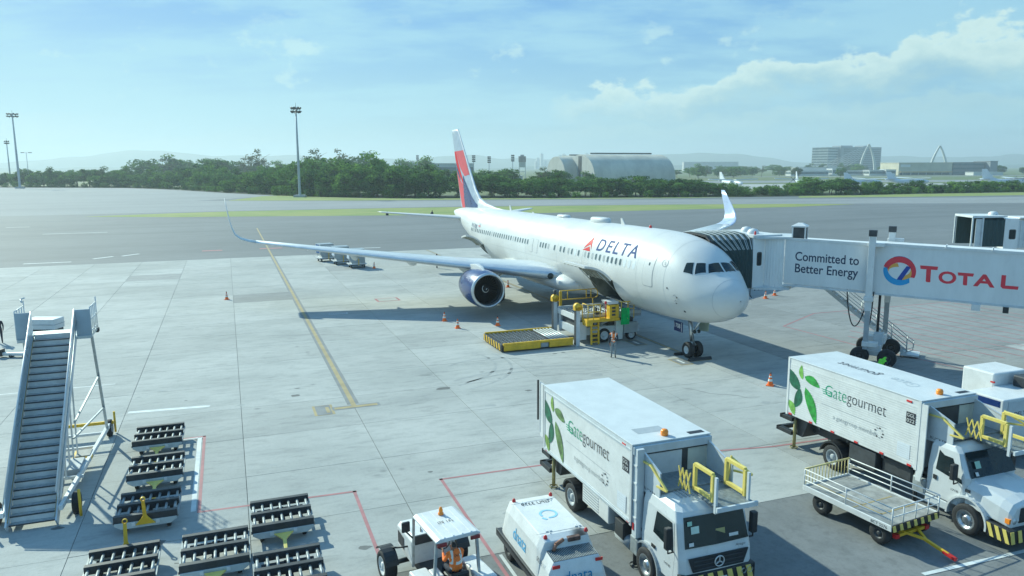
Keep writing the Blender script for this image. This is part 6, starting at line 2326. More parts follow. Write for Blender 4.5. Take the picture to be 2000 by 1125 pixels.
# ================================================================== PEOPLE
def person(label, loc, rz, pose, cloth, vest=None, hairm=None, band=True, number=None):
    """one skinned body; pose = dict of joint overrides; facing local +x"""
    J = {'pelvis': ((0, 0, .94), .135), 'spine': ((0, 0, 1.14), .125), 'chest': ((.01, 0, 1.32), .145), 'neck': ((.01, 0, 1.47), .055), 'jaw': ((.03, 0, 1.54), .075), 'crown': ((.02, 0, 1.64), .080), 'nose': ((.125, 0, 1.575), .016)}
    for sd, s_ in (('l', 1), ('r', -1)):
        J.update({'sho' + sd: ((0, s_ * .18, 1.39), .065), 'elb' + sd: ((.0, s_ * .24, 1.12), .046), 'wri' + sd: ((.08, s_ * .23, .90), .031), 'han' + sd: ((.10, s_ * .22, .83), .034),
                  'hip' + sd: ((0, s_ * .095, .88), .095), 'kne' + sd: ((.02, s_ * .105, .49), .065), 'ank' + sd: ((-.02, s_ * .11, .09), .045), 'toe' + sd: ((.15, s_ * .13, .04), .042)})
    for k, v in pose.items():
        J[k] = (v, J[k][1])
    E_ = [('pelvis', 'spine', 'torso'), ('spine', 'chest', 'torso'), ('chest', 'neck', 'torso'), ('neck', 'jaw', 'head'), ('jaw', 'crown', 'head'), ('jaw', 'nose', 'head')]
    for sd in 'lr':
        E_ += [('chest', 'sho' + sd, 'torso'), ('sho' + sd, 'elb' + sd, 'arm'), ('elb' + sd, 'wri' + sd, 'arm'), ('wri' + sd, 'han' + sd, 'hand'), ('pelvis', 'hip' + sd, 'leg'), ('hip' + sd, 'kne' + sd, 'leg'), ('kne' + sd, 'ank' + sd, 'leg'), ('ank' + sd, 'toe' + sd, 'foot')]
        w, h = Vector(J['wri' + sd][0]), Vector(J['han' + sd][0])
        d = (h - w).normalized()
        side = Vector((d.z, 0, -d.x))
        side = side.normalized() if side.length > .1 else Vector((1, 0, 0))
        for i, ln in enumerate((.062, .075, .070, .055)):
            k = 'fin%d%s' % (i, sd)
            J[k + 'a'] = (tuple(h + d * .03 + side * (.027 - .018 * i)), .0095)
            J[k + 'b'] = (tuple(h + d * (.03 + ln) + side * (.029 - .019 * i) + Vector((.012, 0, 0))), .0085)
            E_ += [('han' + sd, k + 'a', 'hand'), (k + 'a', k + 'b', 'hand')]
        J['thu' + sd] = (tuple(w.lerp(h, .6) + side * .06 + d * .02), .011)
        E_.append(('han' + sd, 'thu' + sd, 'hand'))
    names = list(J)
    me = bpy.data.meshes.new('person_skeleton')
    me.from_pydata([J[n][0] for n in names], [(names.index(a), names.index(b)) for a, b, c in E_], [])
    ob = bpy.data.objects.new('person_skeleton', me)
    COL.objects.link(ob)
    md = ob.modifiers.new('skin', 'SKIN')
    md.use_smooth_shade = True
    for i, n in enumerate(names):
        sv = me.skin_vertices[0].data[i]
        sv.radius = (J[n][1], J[n][1])
        sv.use_root = n == 'pelvis'
    sb = ob.modifiers.new('sub', 'SUBSURF')
    sb.levels = sb.render_levels = 2
    body = bpy.data.meshes.new_from_object(ob.evaluated_get(bpy.context.evaluated_depsgraph_get()))
    bpy.data.objects.remove(ob)
    for mt in (cloth[0], cloth[1], SKIN, BLACK):
        body.materials.append(mt)
    segs = [(Vector(J[a][0]), Vector(J[b][0]), c) for a, b, c in E_]
    idx = {'leg': 0, 'torso': 1, 'arm': 1, 'head': 2, 'hand': 2, 'foot': 3}
    tags = []
    for p in body.polygons:
        c = p.center
        best, bt = 1e9, 'torso'
        for a, b, tg in segs:
            ab = b - a
            t = max(0, min(1, (c - a).dot(ab) / max(ab.length_squared, 1e-9)))
            dd = (c - a - ab * t).length
            if dd < best:
                best, bt = dd, tg
        tags.append(bt)
        p.material_index = idx[bt]
        p.use_smooth = True
    root = thing('person', label, 'person', loc, rz)
    o = bpy.data.objects.new('body', body)
    COL.objects.link(o)
    o.parent = root

    def shell(name, sel, off, mats, mfun=None):
        mm = MB()
        vm = {}
        vn = [v.normal.copy() for v in body.vertices]
        for k, p in enumerate(body.polygons):
            if not sel(k, p):
                continue
            f = []
            for vi in p.vertices:
                if vi not in vm:
                    vm[vi] = len(mm.v)
                    mm.v.append(tuple(body.vertices[vi].co + vn[vi] * off))
                f.append(vm[vi])
            mm.f.append(f)
            mm.s.append(True)
            mm.mi.append(mfun(p) if mfun else 0)
        return mm.build(name, mats, root, fixn=False) if mm.f else None
    ch, pe = Vector(J['chest'][0]), Vector(J['pelvis'][0])
    if vest:
        def tt(p):
            return (p.center - pe).dot((ch - pe).normalized()) / (ch - pe).length
        vo = shell('vest', lambda k, p: tags[k] == 'torso' and tt(p) > .02, .018, [vest, REFL], (lambda p: 1 if (.22 < tt(p) < .34 or .52 < tt(p) < .62 or (abs(abs(p.center.y - pe.y) - .11) < .025 and tt(p) > .6)) else 0) if band else None)
        if number and vo:
            ax_ = (ch - pe).normalized()
            bk = Vector((-ax_.z, 0, ax_.x))
            fittext(number, vo, INK, lambda s_, t_: ch + ax_ * (.02 + t_) + bk * .175 + Vector((0, .09 - s_, 0)), .18, .08, sub=0)
    jw = Vector(J['jaw'][0])
    cr = Vector(J['crown'][0])
    shell('hair', lambda k, p: tags[k] == 'head' and ((p.center - jw).dot((cr - jw).normalized()) > .075 or ((p.center - jw).x < -.01 and (p.center - jw).z > .0)), .012, [hairm or BLACK])
    fx = Vector((1, 0, 0))
    m = MB()
    for s_ in (-1, 1):
        m.lathe([(.001, .0), (.010, .003), (.012, -.008)], jw + Vector((.078, s_ * .030, .055)), (1, 0, 0), 6)
    m.bx(jw.x + .070, jw.x + .076, -.024 + jw.y, .024 + jw.y, jw.z - .012, jw.z - .004)
    m.build('face', DKMET, o)
    return root


face_cam = math.atan2(-43.3, -5.9)
person('person in an orange vest and grey trousers standing in front of the cargo loader', S(-38.4, 20.9), face_cam, {'jaw': (.055, 0, 1.53), 'crown': (.05, 0, 1.63), 'nose': (.145, 0, 1.55), 'elbl': (.02, .25, 1.12), 'wril': (.20, .10, 1.15), 'hanl': (.24, .05, 1.19), 'elbr': (.0, -.26, 1.11), 'wrir': (.05, -.24, .88), 'hanr': (.06, -.23, .81)}, (CLOTH, DCLOTH), VESTO)
person('person in dark clothes walking under the wing near the tail', (-8.4, 83.4, 0), R(60), {'knel': (.14, .10, .50), 'ankl': (.20, .11, .10), 'toel': (.36, .12, .06), 'kner': (-.02, -.1, .48), 'ankr': (-.22, -.11, .13), 'toer': (-.08, -.12, .04), 'elbl': (-.1, .25, 1.13), 'elbr': (.08, -.25, 1.13)}, (DCLOTH, DCLOTH))
person('person in a lime vest crouching by the jet bridge wheels', (20.0, 39.6, 0), R(20), {'pelvis': (-.15, 0, .36), 'spine': (-.05, 0, .53), 'chest': (.10, 0, .66), 'neck': (.20, 0, .76), 'jaw': (.27, 0, .80), 'crown': (.30, 0, .90), 'nose': (.37, 0, .81), 'shol': (.12, .18, .70), 'shor': (.12, -.18, .70), 'elbl': (.26, .22, .48), 'elbr': (.26, -.22, .48), 'wril': (.46, .16, .40), 'wrir': (.46, -.16, .40), 'hanl': (.53, .14, .38), 'hanr': (.53, -.14, .38), 'hipl': (-.13, .1, .33), 'hipr': (-.13, -.1, .33), 'knel': (.25, .16, .42), 'kner': (.25, -.16, .36), 'ankl': (.02, .14, .09), 'ankr': (-.06, -.14, .09), 'toel': (.18, .15, .04), 'toer': (.1, -.15, .04)}, (DCLOTH, DCLOTH), VESTG, hairm=VESTG, band=False)
person('person in dark clothes cut by the left edge beside the stairs', (-33.2, 47.6, 0), R(-60), {}, (DCLOTH, DCLOTH))
dv = TR.matrix_basis
drv = person('driver in an orange vest seated on the small white tractor, seen from behind', Vector(TR.location) + (rotz(RZ + math.pi + R(7.4)) @ Vector((-1.05, -.11, -.06))), RZ + math.pi + R(7.4), {'pelvis': (0, 0, 1.02), 'spine': (.0, 0, 1.22), 'chest': (.04, 0, 1.42), 'neck': (.07, 0, 1.56), 'jaw': (.10, 0, 1.63), 'crown': (.10, 0, 1.73), 'nose': (.20, 0, 1.66), 'shol': (.05, .19, 1.48), 'shor': (.05, -.19, 1.48), 'elbl': (.20, .24, 1.24), 'elbr': (.20, -.24, 1.24), 'wril': (.46, .16, 1.32), 'wrir': (.46, -.14, 1.32), 'hanl': (.53, .14, 1.36), 'hanr': (.53, -.12, 1.36), 'hipl': (.04, .10, .99), 'hipr': (.04, -.10, .99), 'knel': (.46, .14, 1.0), 'kner': (.46, -.14, 1.0), 'ankl': (.52, .14, .64), 'ankr': (.52, -.14, .64), 'toel': (.68, .15, .58), 'toer': (.68, -.15, .58)}, (DCLOTH, VESTO), VESTO, number='0417')

# ================================================================== FLOODLIGHT MASTS
MASTM = MT('mast_grey', (.42, .45, .46), .5, var=.1)


def mast(name, label, loc, h, n=8, rtop=1.6, group=None, base=True):
    t = thing(name, label, 'light mast', loc, 0, group)
    m = MB()
    m.lathe([(h * .013 + .12, 0), (h * .010 + .1, h * .5), (h * .006 + .06, h), (.001, h)], (0, 0, 0), (0, 0, 1), 12)
    m.build('pole', MASTM, t)
    if base:
        m = MB()
        m.loft([[(s_ * 2.2, -1.3 * s_, z_), (s_ * 2.2, 1.3 * s_, z_), (-s_ * 2.2, 1.3 * s_, z_), (-s_ * 2.2, -1.3 * s_, z_)] for s_, z_ in ((1, 0), (1, .7), (.8, .9))], smooth=False)
        m.build('foundation', CONC2, t)
    m = MB()
    for z_ in (h - .2, h - 1.5):
        for i in range(16):
            a, b = 2 * math.pi * i / 16, 2 * math.pi * (i + 1) / 16
            m.bar((rtop * math.cos(a), rtop * math.sin(a), z_), (rtop * math.cos(b), rtop * math.sin(b), z_), .12)
        for i in range(4):
            a = math.pi * i / 2
            m.bar((0, 0, z_), (rtop * math.cos(a), rtop * math.sin(a), z_), .1)
    m.tube((0, 0, h - .1), (0, 0, h + 1.8), .06, 6)
    cr = m.build('crown_ring', DKMET, t)
    for k, z_ in enumerate((h - .2, h - 1.5)):
        for i in range(n):
            a = 2 * math.pi * (i + .5 * k) / n
            st = MB()
            st.bx(-.1, .35, -.38, .38, -.42, .42)
            st.xf(Matrix.Translation((rtop * math.cos(a), rtop * math.sin(a), z_)) @ Matrix.Rotation(a, 4, 'Z') @ Matrix.Rotation(R(35), 4, 'Y'))
            st.build('floodlight', DKMET, cr)
    return t


mast('light_mast', 'tall floodlight mast standing before the trees left of centre', (-81.7, 292, 0), 33.7)
mast('light_mast', 'tall floodlight mast on a concrete block near the left edge', (-284, 438, 0), 42.2, rtop=2.6)
mast('light_mast', 'slim hazy floodlight mast at the far left edge', (-343, 520, -.1), 30, 6, 1.2, base=False)
lp = thing('lamp_post', 'small two armed lamp post behind the trees at far left', 'lamp post', (-305, 480, -.1))
m = MB()
m.tube((0, 0, 0), (0, 0, 21.2), .25, 8, .12)
m.bar((-2.6, 0, 21.2), (2.6, 0, 21.2), .2)
m.build('pole', MASTM, lp)
for s_ in (-1, 1):
    MB().bx(s_ * 2.4 - .9, s_ * 2.4 + .9, -.4, .4, 21.1, 21.5).build('lamp_head', DKMET, lp)
for i, (x, y, h, lab) in enumerate(((-21.4, 430, 17.9, 'floodlight pole just right of the tail fin behind the hedge'), (-12.7, 430, 17.3, 'second floodlight pole right of the tail fin'), (.6, 430, 18.1, 'dark floodlight pole left of the water tower'), (-69.1, 560, 20.1, 'floodlight pole left of the tail fin above the trees'))):
    t = thing('floodlight_pole', lab, 'floodlight', (x, y, -.1), R(20), 'floodlight poles behind the hedge')
    MB().tube((0, 0, 0), (0, 0, h), .28, 8, .16).build('pole', MASTM, t)
    m = MB()
    m.bar((-.8, 0, h - 3.6), (-.8, 0, h), .1)
    m.bar((.8, 0, h - 3.6), (.8, 0, h), .1)
    for k in range(4):
        m.bar((-1, 0, h - .3 - k), (1, 0, h - .3 - k), .1)
    fr = m.build('lamp_frame', DKMET, t)
    for k in range(4):
        for s_ in (-1, 1):
            MB().bx(s_ * .55 - .36, s_ * .55 + .36, -.5, .0, h - .7 - k, h - .05 - k).build('floodlight', DKMET, fr)

# ================================================================== BACKGROUND BUILDINGS
HANG = MT('hangar_metal', (.52, .49, .40), .6, var=.14, scale=.12, stretch=(1, 1, .4), dirt=.15)
HANGS = MT('hangar_wall', (.42, .43, .41), .6, var=.08, scale=.2)


def vault(root, x0, x1, y0, span, h, name='vault'):
    """barrel roof along x, section in y-z"""
    m = MB()
    n = 20
    prof_ = []
    for i in range(n + 1):
        a = math.pi * i / n
        prof_.append((y0 + span / 2 - math.cos(a) * span / 2, (max(0, math.sin(a)) ** .82) * h))
    m.loft([[(x, y, z) for y, z in prof_] for x in (x0, x1)], cap=False, closed=False)
    v = m.build(name, HANG, root)
    m = MB()
    for x in (x0, x1):
        m.add([(x, y, z) for y, z in prof_], [list(range(n + 1))])
    m.build('gable', HANGS, v)
    return v


hg = thing('hangar', 'large grey double barrel vaulted hangar beyond the hedge', 'hangar', (55, 500, -.1), R(21))
v1 = vault(hg, 0, 62, 0, 46, 19.6)
v2 = vault(hg, 10, 56, 47, 44, 19.6)
MB().bx(8, 56, 22.4, 23.6, 19.9, 20.8).build('ridge_vent', DKMET, v1)
MB().bx(14, 50, 68, 70, 19.5, 20.4).build('ridge_vent', DKMET, v2)
MB().bx(-.25, .0, 20.5, 25, 4, 18.5).build('door_slot', DKMET, v1)
for y0, y1 in ((6, 19), (26, 40)):
    MB().bx(-.3, -.02, y0, y1, 0, 7.2).build('hangar_door', DKMET, v1)
for y_ in (5, 19.4, 25.5, 40.5):
    MB().bx(-.5, -.05, y_ - 1, y_ + 1, 0, 7.6).build('door_jamb', HANGS, v1)
MB().bx(9.6, 9.95, 56, 58, 2.5, 5).build('window', DKMET, v2)
MB().bx(9.6, 9.95, 64, 66, 2.5, 5).build('window', DKMET, v2)
MB().bx(9.6, 9.95, 64, 66, 7, 9).build('window', DKMET, v2)
# leftmost vault facing the camera
hl = thing('hangar', 'smaller grey arched hangar end left of the double hangar', 'hangar', (37, 520, -.1), R(24))
vl = vault(hl, 0, 30, 0, 30, 18.4)
for y_, z_ in ((6, 3), (14, 3), (14, 7)):
    MB().bx(-.3, -.02, y_, y_ + 2.2, z_, z_ + 2).build('window', DKMET, vl)

CREAMB = MT('pale_concrete_wall', (.50, .52, .50), .7, var=.08, scale=.1)
GLB = MT('office_glass', (.10, .14, .16), .25, var=.2, scale=.2)


def block(name, label, loc, rz, L, D, H, mat, floors=0, band=GLB, cat='building', group=None, roof=None):
    t = thing(name, label, cat, loc, rz, group)
    MB().bx(0, L, 0, D, 0, H).build('wall', mat, t)
    MB().bx(-.4, L + .4, -.4, D + .4, H, H + .5).build('roof', roof or mat, t)
    for i in range(floors):
        z0 = H * (i + .35) / floors
        z1 = H * (i + .80) / floors
        MB().bx(.6, L - .6, -.12, -.02, z0, z1).build('window_band', band, t)
        MB().bx(-.12, -.02, .6, D - .6, z0, z1).build('window_band', band, t)
    return t


ob_ = block('office_building', 'large pale striped office block with glass right half near the horizon', (622, 1500, -.1), R(38), 40, 34, 47, CREAMB, 9)
g2 = block('office_building', 'grey glass office block joined behind the striped one', (654, 1516, -.1), R(24), 112, 40, 48, MT('blue_grey_glass_wall', (.22, .27, .30), .3, var=.08, scale=.05), 0)
for i in range(11):
    MB().bx(8, 110, -.15, -.03, 3 + i * 4, 5.4 + i * 4).build('window_band', GLB, g2)
MB().bx(8, 40, 8, 30, 48, 51.5).build('roof_plant', GREYP, g2)
MB().bx(70, 84, 8, 30, 48, 51.5).build('roof_plant', GREYP, g2)


def pylon(label, x, y, h, w, cables, leftx=0):
    t = thing('bridge_pylon', label, 'bridge pylon', (x, y, -.1), R(-8))
    m = MB()
    n = 16
    for s_ in (-1, 1):
        pts = [(s_ * w / 2 * (1 - (i / n) ** 1.9), 0, h * (i / n)) for i in range(n + 1)]
        rings = []
        for i, p in enumerate(pts):
            r_ = 1.9 - .7 * i / n
            rings.append([(p[0] - r_, -r_, p[2]), (p[0] + r_, -r_, p[2]), (p[0] + r_, r_, p[2]), (p[0] - r_, r_, p[2])])
        m.loft(rings, smooth=False)
    m.build('arch', CREAMB, t)
    for i in range(cables):
        MB().tube((-w / 2 * (1 - (1 - i * .07) ** 1.9), 0, h * (1 - i * .07)), (-68 + i * 6.5, 40 - i * 3, 10), .28, 5).build('stay_cable', LGREY, t)
    return t


pylon('pale arched cable bridge pylon in front of the office block', 608, 1300, 47.5, 24, 7)
pylon('pale arched pylon standing alone right of the office block', 729, 1300, 44.5, 26, 0)
tm = block('terminal_building', 'long low sand coloured terminal hall near the right edge', (458, 900, -.1), R(4), 66, 40, 14.4, MT('sand_cladding', (.52, .49, .38), .6, var=.1, scale=.1), 0)
MB().bx(1, 65, -2.5, .0, 3.2, 4.6).build('canopy', MT('ochre_canopy', (.55, .40, .20), .6), tm)
MB().bx(2, 64, -.3, -.02, .3, 3.1).build('glazing', GLB, tm)
MB().bx(2, 14, -.3, -.02, 9.5, 12.5).build('sign', WHITE, tm)
for i in range(7):
    MB().bx(4 + i * 9.6, 4.6 + i * 9.6, -2.4, -1.8, 0, 3.2).build('column', GREYP, tm)
block('terminal_building', 'dark flat office wing right of the sand coloured terminal', (525, 905, -.1), R(4), 40, 34, 14.6, MT('dark_grey_wall', (.16, .18, .19), .6, var=.1, scale=.1), 3)
block('terminal_building', 'tall grey end block of the dark office wing', (566, 900, -.1), R(4), 9, 30, 16, MT('mid_grey_wall', (.22, .25, .27), .6, var=.1, scale=.1), 0)
low = [(327, 890, 46, 5.4, 'long low white building left of the bridge pylon'), (346, 925, 60, 9.2, 'white roofed hall behind the low white building'), (378, 896, 12, 8, 'small white gabled house among the low buildings'), (398, 905, 30, 5.5, 'grey shed right of the low white buildings'), (418, 888, 22, 6, 'pale kiosk building left of the terminal'), (436, 885, 12, 6.5, 'blue doored shed beside the terminal'), (530, 872, 36, 3.4, 'white site hoarding in front of the dark office wing'), (150, 1000, 12, 12, 'tiny white house on the horizon right of the hangar'), (430, 1900, 140, 22, 'long pale flat shed on the horizon')]
for x, y, L_, h, lab in low:
    b_ = block('low_building', lab, (x, y, -.1), R(5), L_, 14, h, WHITE if h < 9.5 else CREAMB, 1 if 5 < h < 9 else 0, roof=LGREY, group='low buildings across the airfield')
for x, y, L_, h, lab in ((-95, 640, 30, 14.6, 'flat pale roofed building above the trees left of the tail fin'), (-66, 650, 34, 14.2, 'pale roofed building above the trees just left of the tail fin'), (-170, 560, 14, 9, 'white house showing between hazy trees on the left'), (-5, 470, 12, 5.5, 'white roofed shed behind the hedge right of the tail fin'), (22, 500, 10, 6, 'white roofed shed left of the hangar')):
    block('low_building', lab, (x, y, -.1), R(8), L_, 16, h, CREAMB, 1, roof=MT('pale_roof', (.62, .62, .58), .6), group='low buildings across the airfield')
# lattice tower and water tower
lt = thing('lattice_tower', 'hazy square lattice tower above the trees left of centre', 'tower', (-134, 700, -.1))
m = MB()
for sx in (-1, 1):
    for sy in (-1, 1):
        m.bar((sx * 2, sy * 2, 0), (sx * 1.6, sy * 1.6, 20), .35)
for k in range(6):
    m.bar((-2, -2, k * 3.4), (2, -2, k * 3.4 + 3.4), .22)
    m.bar((2, -2, k * 3.4), (-2, -2, k * 3.4 + 3.4), .22)
m.build('lattice', GALV, lt)
for i in range(4):
    for k in range(2):
        MB().bx(-3.2 + i * 1.65, -1.9 + i * 1.65, -2.4, 2.4, 18.8 + k * 3.1, 21.4 + k * 3.1).build('antenna_panel', LGREY, lt)
wtw = thing('water_tower', 'square water tower on white legs right of the dark floodlight pole', 'water tower', (8.4, 600, -.1))
MB().bx(-2.9, 2.9, -2.9, 2.9, 15.2, 19.6).build('tank', MT('weathered_tank', (.34, .30, .28), .7, var=.15, scale=.6), wtw)
MB().bx(-1.4, 1.4, -1.4, 1.4, 19.6, 20.8).build('tank_hatch', GREYP, wtw)
MB().bx(-2.6, 2.6, -2.6, 2.6, 11, 15.2).build('tower_room', CREAMB, wtw)
for sx in (-1, 1):
    for sy in (-1, 1):
        MB().bx(sx * 2.4 - .3, sx * 2.4 + .3, sy * 2.4 - .3, sy * 2.4 + .3, 0, 11).build('leg', WHITE, wtw)
for z_ in (4, 7.6):
    MB().bx(-2.5, 2.5, -2.6, -2.2, z_, z_ + .4).build('brace', WHITE, wtw)
for i in range(16):
    x = 110 + i * 21 + random.uniform(-6, 6)
    t = thing('distant_tower', 'faint hazy high-rise on the horizon left of the hangar', 'building', (x, 3600 + random.uniform(-200, 500), -.1), R(random.uniform(0, 60)), 'hazy high-rises on the horizon')
    hh = random.uniform(35, 85)
    MB().bx(-7, 7, -7, 7, 0, hh).build('wall', CREAMB, t)
    MB().bx(-3, 3, -3, 3, hh, hh + 3).build('roof_plant', CREAMB, t)

# ================================================================== PARKED AIRCRAFT ACROSS THE FIELD
GREYAC = MT('pale_grey_aircraft', (.60, .64, .66), .4, var=.05)


def parked(label, loc, rz, ht, props):
    t = thing('parked_aircraft', label, 'aircraft', loc, rz, 'aircraft parked behind the hedge')
    m = MB()
    m.loft([[(x_, r_ * math.cos(R(i * 30)), z_ + r_ * math.sin(R(i * 30))) for i in range(12)] for x_, r_, z_ in ((-24, .1, 2.2), (-22.5, .9, 2.3), (-19, 1.4, 2.3), (-6, 1.4, 2.3), (0, .9, 3.0), (4.2, .3, 3.7))])
    m.build('fuselage', GREYAC, t)
    m = MB()
    m.loft([[(x0, -w, z), (x0 + .3, -w * 1.2, z), (x1, -.02, z), (x1, .02, z), (x0 + .3, w * 1.2, z), (x0, w, z)] for x0, x1, z, w in ((-5.5, 3.2, 3.6, .16), (-2.6, 3.2, 4.6, .16), (1.2, 3.8, ht, .08))], smooth=False)
    m.build('fin', GREYAC, t)
    for s_ in (-1, 1):
        m = MB()
        m.loft([[(x0, s_ * y, z - .1), (x1, s_ * y, z), (x0, s_ * y, z + .1)] for x0, x1, y, z in ((-1, 3, .4, 3.7), (1.4, 3.2, 5.2, 3.9))], smooth=False)
        m.build('stabiliser', GREYAC, t)
        m = MB()
        m.loft([[(x0, s_ * y, z - .25), (x1, s_ * y, z), (x0, s_ * y, z + .25)] for x0, x1, y, z in ((-14.5, -10.5, 1, 4.1), (-13.8, -11.8, 14, 4.5))], smooth=False)
        w = m.build('wing', GREYAC, t)
        if props:
            MB().tube((-16, s_ * 4.8, 4.0), (-11, s_ * 4.8, 4.0), .55, 10, .3).build('engine', GREYP, w)
            m = MB()
            for k in range(4):
                a = R(45 + 90 * k)
                m.bar((-16.1, s_ * 4.8, 4.0), (-16.1, s_ * 4.8 + 1.9 * math.cos(a), 4.0 + 1.9 * math.sin(a)), .2, .06, up=(1, 0, 0))
            m.build('propeller', BLACK, w)
    for x_, y_ in ((-19, 0), (-11, 2), (-11, -2)):
        wheel(t, (x_, y_, .45), .45, .3)
        MB().tube((x_, y_, .45), (x_, y_ * .6, 2.2), .1, 6).build('gear_leg', GREYP, t)
    return t


for (x, y, rz_, h, pr_), lab in (((116.5, 420, 100, 8.2, 0), 'narrow grey tail fin above the hedge right of the hangar'), ((161.5, 430, 80, 8.3, 1), 'grey propeller aircraft with wing and tail above the hedge'), ((186.5, 420, 200, 7.6, 0), 'white swept tail left of the tall bush'), ((215.5, 430, 190, 7.9, 0), 'white aircraft with broad tail right of the tall bush'), ((270, 430, 170, 9.3, 1), 'grey aircraft tail beside the bush near the right edge')):
    parked(lab, (x, y, -.09), R(rz_), h, pr_)
# dark marker lights at the near edge of the grass
for x, y, s_, lab in ((-29.5, 178.5, 1.0, 'left dark marker beside the grass strip'), (-19.0, 179.5, 1.15, 'right dark marker beside the grass strip')):
    t = thing('airfield_marker', lab, 'marker light', (x, y, -.014))
    t.scale = (s_, s_, s_)
    m = MB()
    m.lathe([(.30, 0), (.34, .15), (.32, .45), (.2, .65), (.001, .72)], (0, 0, 0), (0, 0, 1), 12)
    m.build('housing', BLACK, t)
    MB().tube((.05, 0, .6), (.05, 0, .95), .08, 6).build('lamp', DKMET, t)

# ================================================================== HILLS
HILLM = MT('forested_hill', (.05, .09, .05), .9, var=.3, scale=.002)
for nm, y0, amp, base, sd in (('mountain_range', 5300, 75, 82, 3.1), ('hill_range', 3900, 34, 16, 9.4)):
    m = MB()
    n = 200
    rows = []
    for k, (dy, f_) in enumerate(((-500, 0), (-250, .45), (0, 1), (500, .0))):
        row = []
        for i in range(n + 1):
            x = -6500 + 13000 * i / n
            hgt = base + amp * (mnoise.noise((x * .00065, sd, 0)) + .55 * mnoise.noise((x * .0017, sd + 5, 0)) + .25 * mnoise.noise((x * .005, sd + 9, 0)))
            row.append((x, y0 + dy + 60 * mnoise.noise((x * .002, sd, k)), max(1, hgt) * f_ * (1 if f_ == 1 else .8 + .4 * mnoise.noise((x * .004, k, sd))) - .5))
        rows.append(row)
    m.loft(rows, cap=False, closed=False)
    m.build(nm, HILLM)['kind'] = 'structure'

# ================================================================== TREES
def leaf_mat(name, c1, c2):
    m = bpy.data.materials.new(name)
    m.use_nodes = True
    t = m.node_tree
    q = NT(t)
    for nd in list(t.nodes):
        t.nodes.remove(nd)
    oi = q.n('ShaderNodeObjectInfo').outputs['Random']
    geo = q.n('ShaderNodeNewGeometry')
    nz = q.noise(geo.outputs['Position'], .30, 3, .6)
    ri = geo.outputs['Random Per Island']
    f = q.m('ADD', q.m('MULTIPLY', nz, .7), q.m('ADD', q.m('MULTIPLY', ri, .25), q.m('MULTIPLY', oi, .30)))
    c = q.mix(q.ss(f, .30, .90), c1 + (1,), c2 + (1,))  # leaf tone by noise; wide range paints shaded and sunlit clumps into the colour
    d = q.n('ShaderNodeBsdfDiffuse', {'Color': c}).outputs[0]
    tr = q.n('ShaderNodeBsdfTranslucent', {'Color': c}).outputs[0]
    mx = q.n('ShaderNodeMixShader', {0: .34, 1: d, 2: tr}).outputs[0]
    q.n('ShaderNodeOutputMaterial', {0: mx})
    return m


LEAFS = [leaf_mat('broadleaf', (.026, .080, .022), (.21, .35, .07)), leaf_mat('dark_broadleaf', (.022, .068, .024), (.15, .27, .065)), leaf_mat('olive_leaf', (.07, .10, .04), (.17, .19, .085))]
BARK = MT('bark', (.13, .10, .075), .9, var=.3, scale=4)
rs = np.random.RandomState(11)


def crown_mesh(name, n_clump, per, rx, rz, zc, size, mat, flat=1.0):
    """many small leaf faces gathered in clumps through the crown volume"""
    cs = []
    while len(cs) < n_clump:
        p = rs.uniform(-1, 1, 3)
        r = np.linalg.norm(p)
        if .35 < r < 1:
            p[2] = p[2] if p[2] > -.6 else -.6
            cs.append(p * np.array([rx, rx, rz]) * (.72 + .42 * rs.rand()))
    cs = np.array(cs)
    N = n_clump * per
    c = np.repeat(cs, per, 0)
    d = rs.normal(size=(N, 3))
    d /= np.linalg.norm(d, axis=1)[:, None]
    rad = rs.rand(N) ** .4 * (.85 + .5 * np.repeat(rs.rand(n_clump), per)) * rx * .31
    pos = c + d * rad[:, None] * np.array([1, 1, .75 * flat])
    pos[:, 2] += zc
    nr = d * .6 + np.array([-.25, .2, .7]) + rs.normal(size=(N, 3)) * .45
    nr /= np.linalg.norm(nr, axis=1)[:, None]
    a = np.cross(nr, rs.normal(size=(N, 3)))
    a /= np.linalg.norm(a, axis=1)[:, None]
    b = np.cross(nr, a)
    s_ = size * (.6 + .8 * rs.rand(N))[:, None]
    v = np.stack([pos - a * s_, pos + b * s_ * .55, pos + a * s_, pos - b * s_ * .55], 1).reshape(-1, 3)
    f = np.arange(N * 4).reshape(-1, 4)
    me = bpy.data.meshes.new(name)
    me.vertices.add(len(v))
    me.vertices.foreach_set('co', v.ravel())
    me.loops.add(N * 4)
    me.loops.foreach_set('vertex_index', f.ravel())
    me.polygons.add(N)
    me.polygons.foreach_set('loop_start', np.arange(0, N * 4, 4))
    me.polygons.foreach_set('loop_total', np.full(N, 4))
    me.update()
    me.validate()
    me.materials.append(mat)
    return me


def trunk_mesh(h, lean, limbs=5, r=.22):
    m = MB()
    pts = [Vector((lean * (i / 5) ** 1.5, .3 * math.sin(i), h * i / 5)) for i in range(6)]
    for i in range(5):
        m.tube(pts[i], pts[i + 1], r * (1 - .14 * i), 7, r * (1 - .14 * (i + 1)), cap=i in (0, 4))
    for k in range(limbs):
        a = k * 2.4
        p = pts[2 + k % 3]
        e = p + Vector((math.cos(a) * h * .45, math.sin(a) * h * .45, h * .38))
        mid = p.lerp(e, .5) + Vector((0, 0, h * .06))
        m.tube(p, mid, r * .45, 5, r * .3)
        m.tube(mid, e, r * .3, 5, r * .12)
    o = m.build('trunk', BARK)
    me = o.data
    bpy.data.objects.remove(o)
    return me


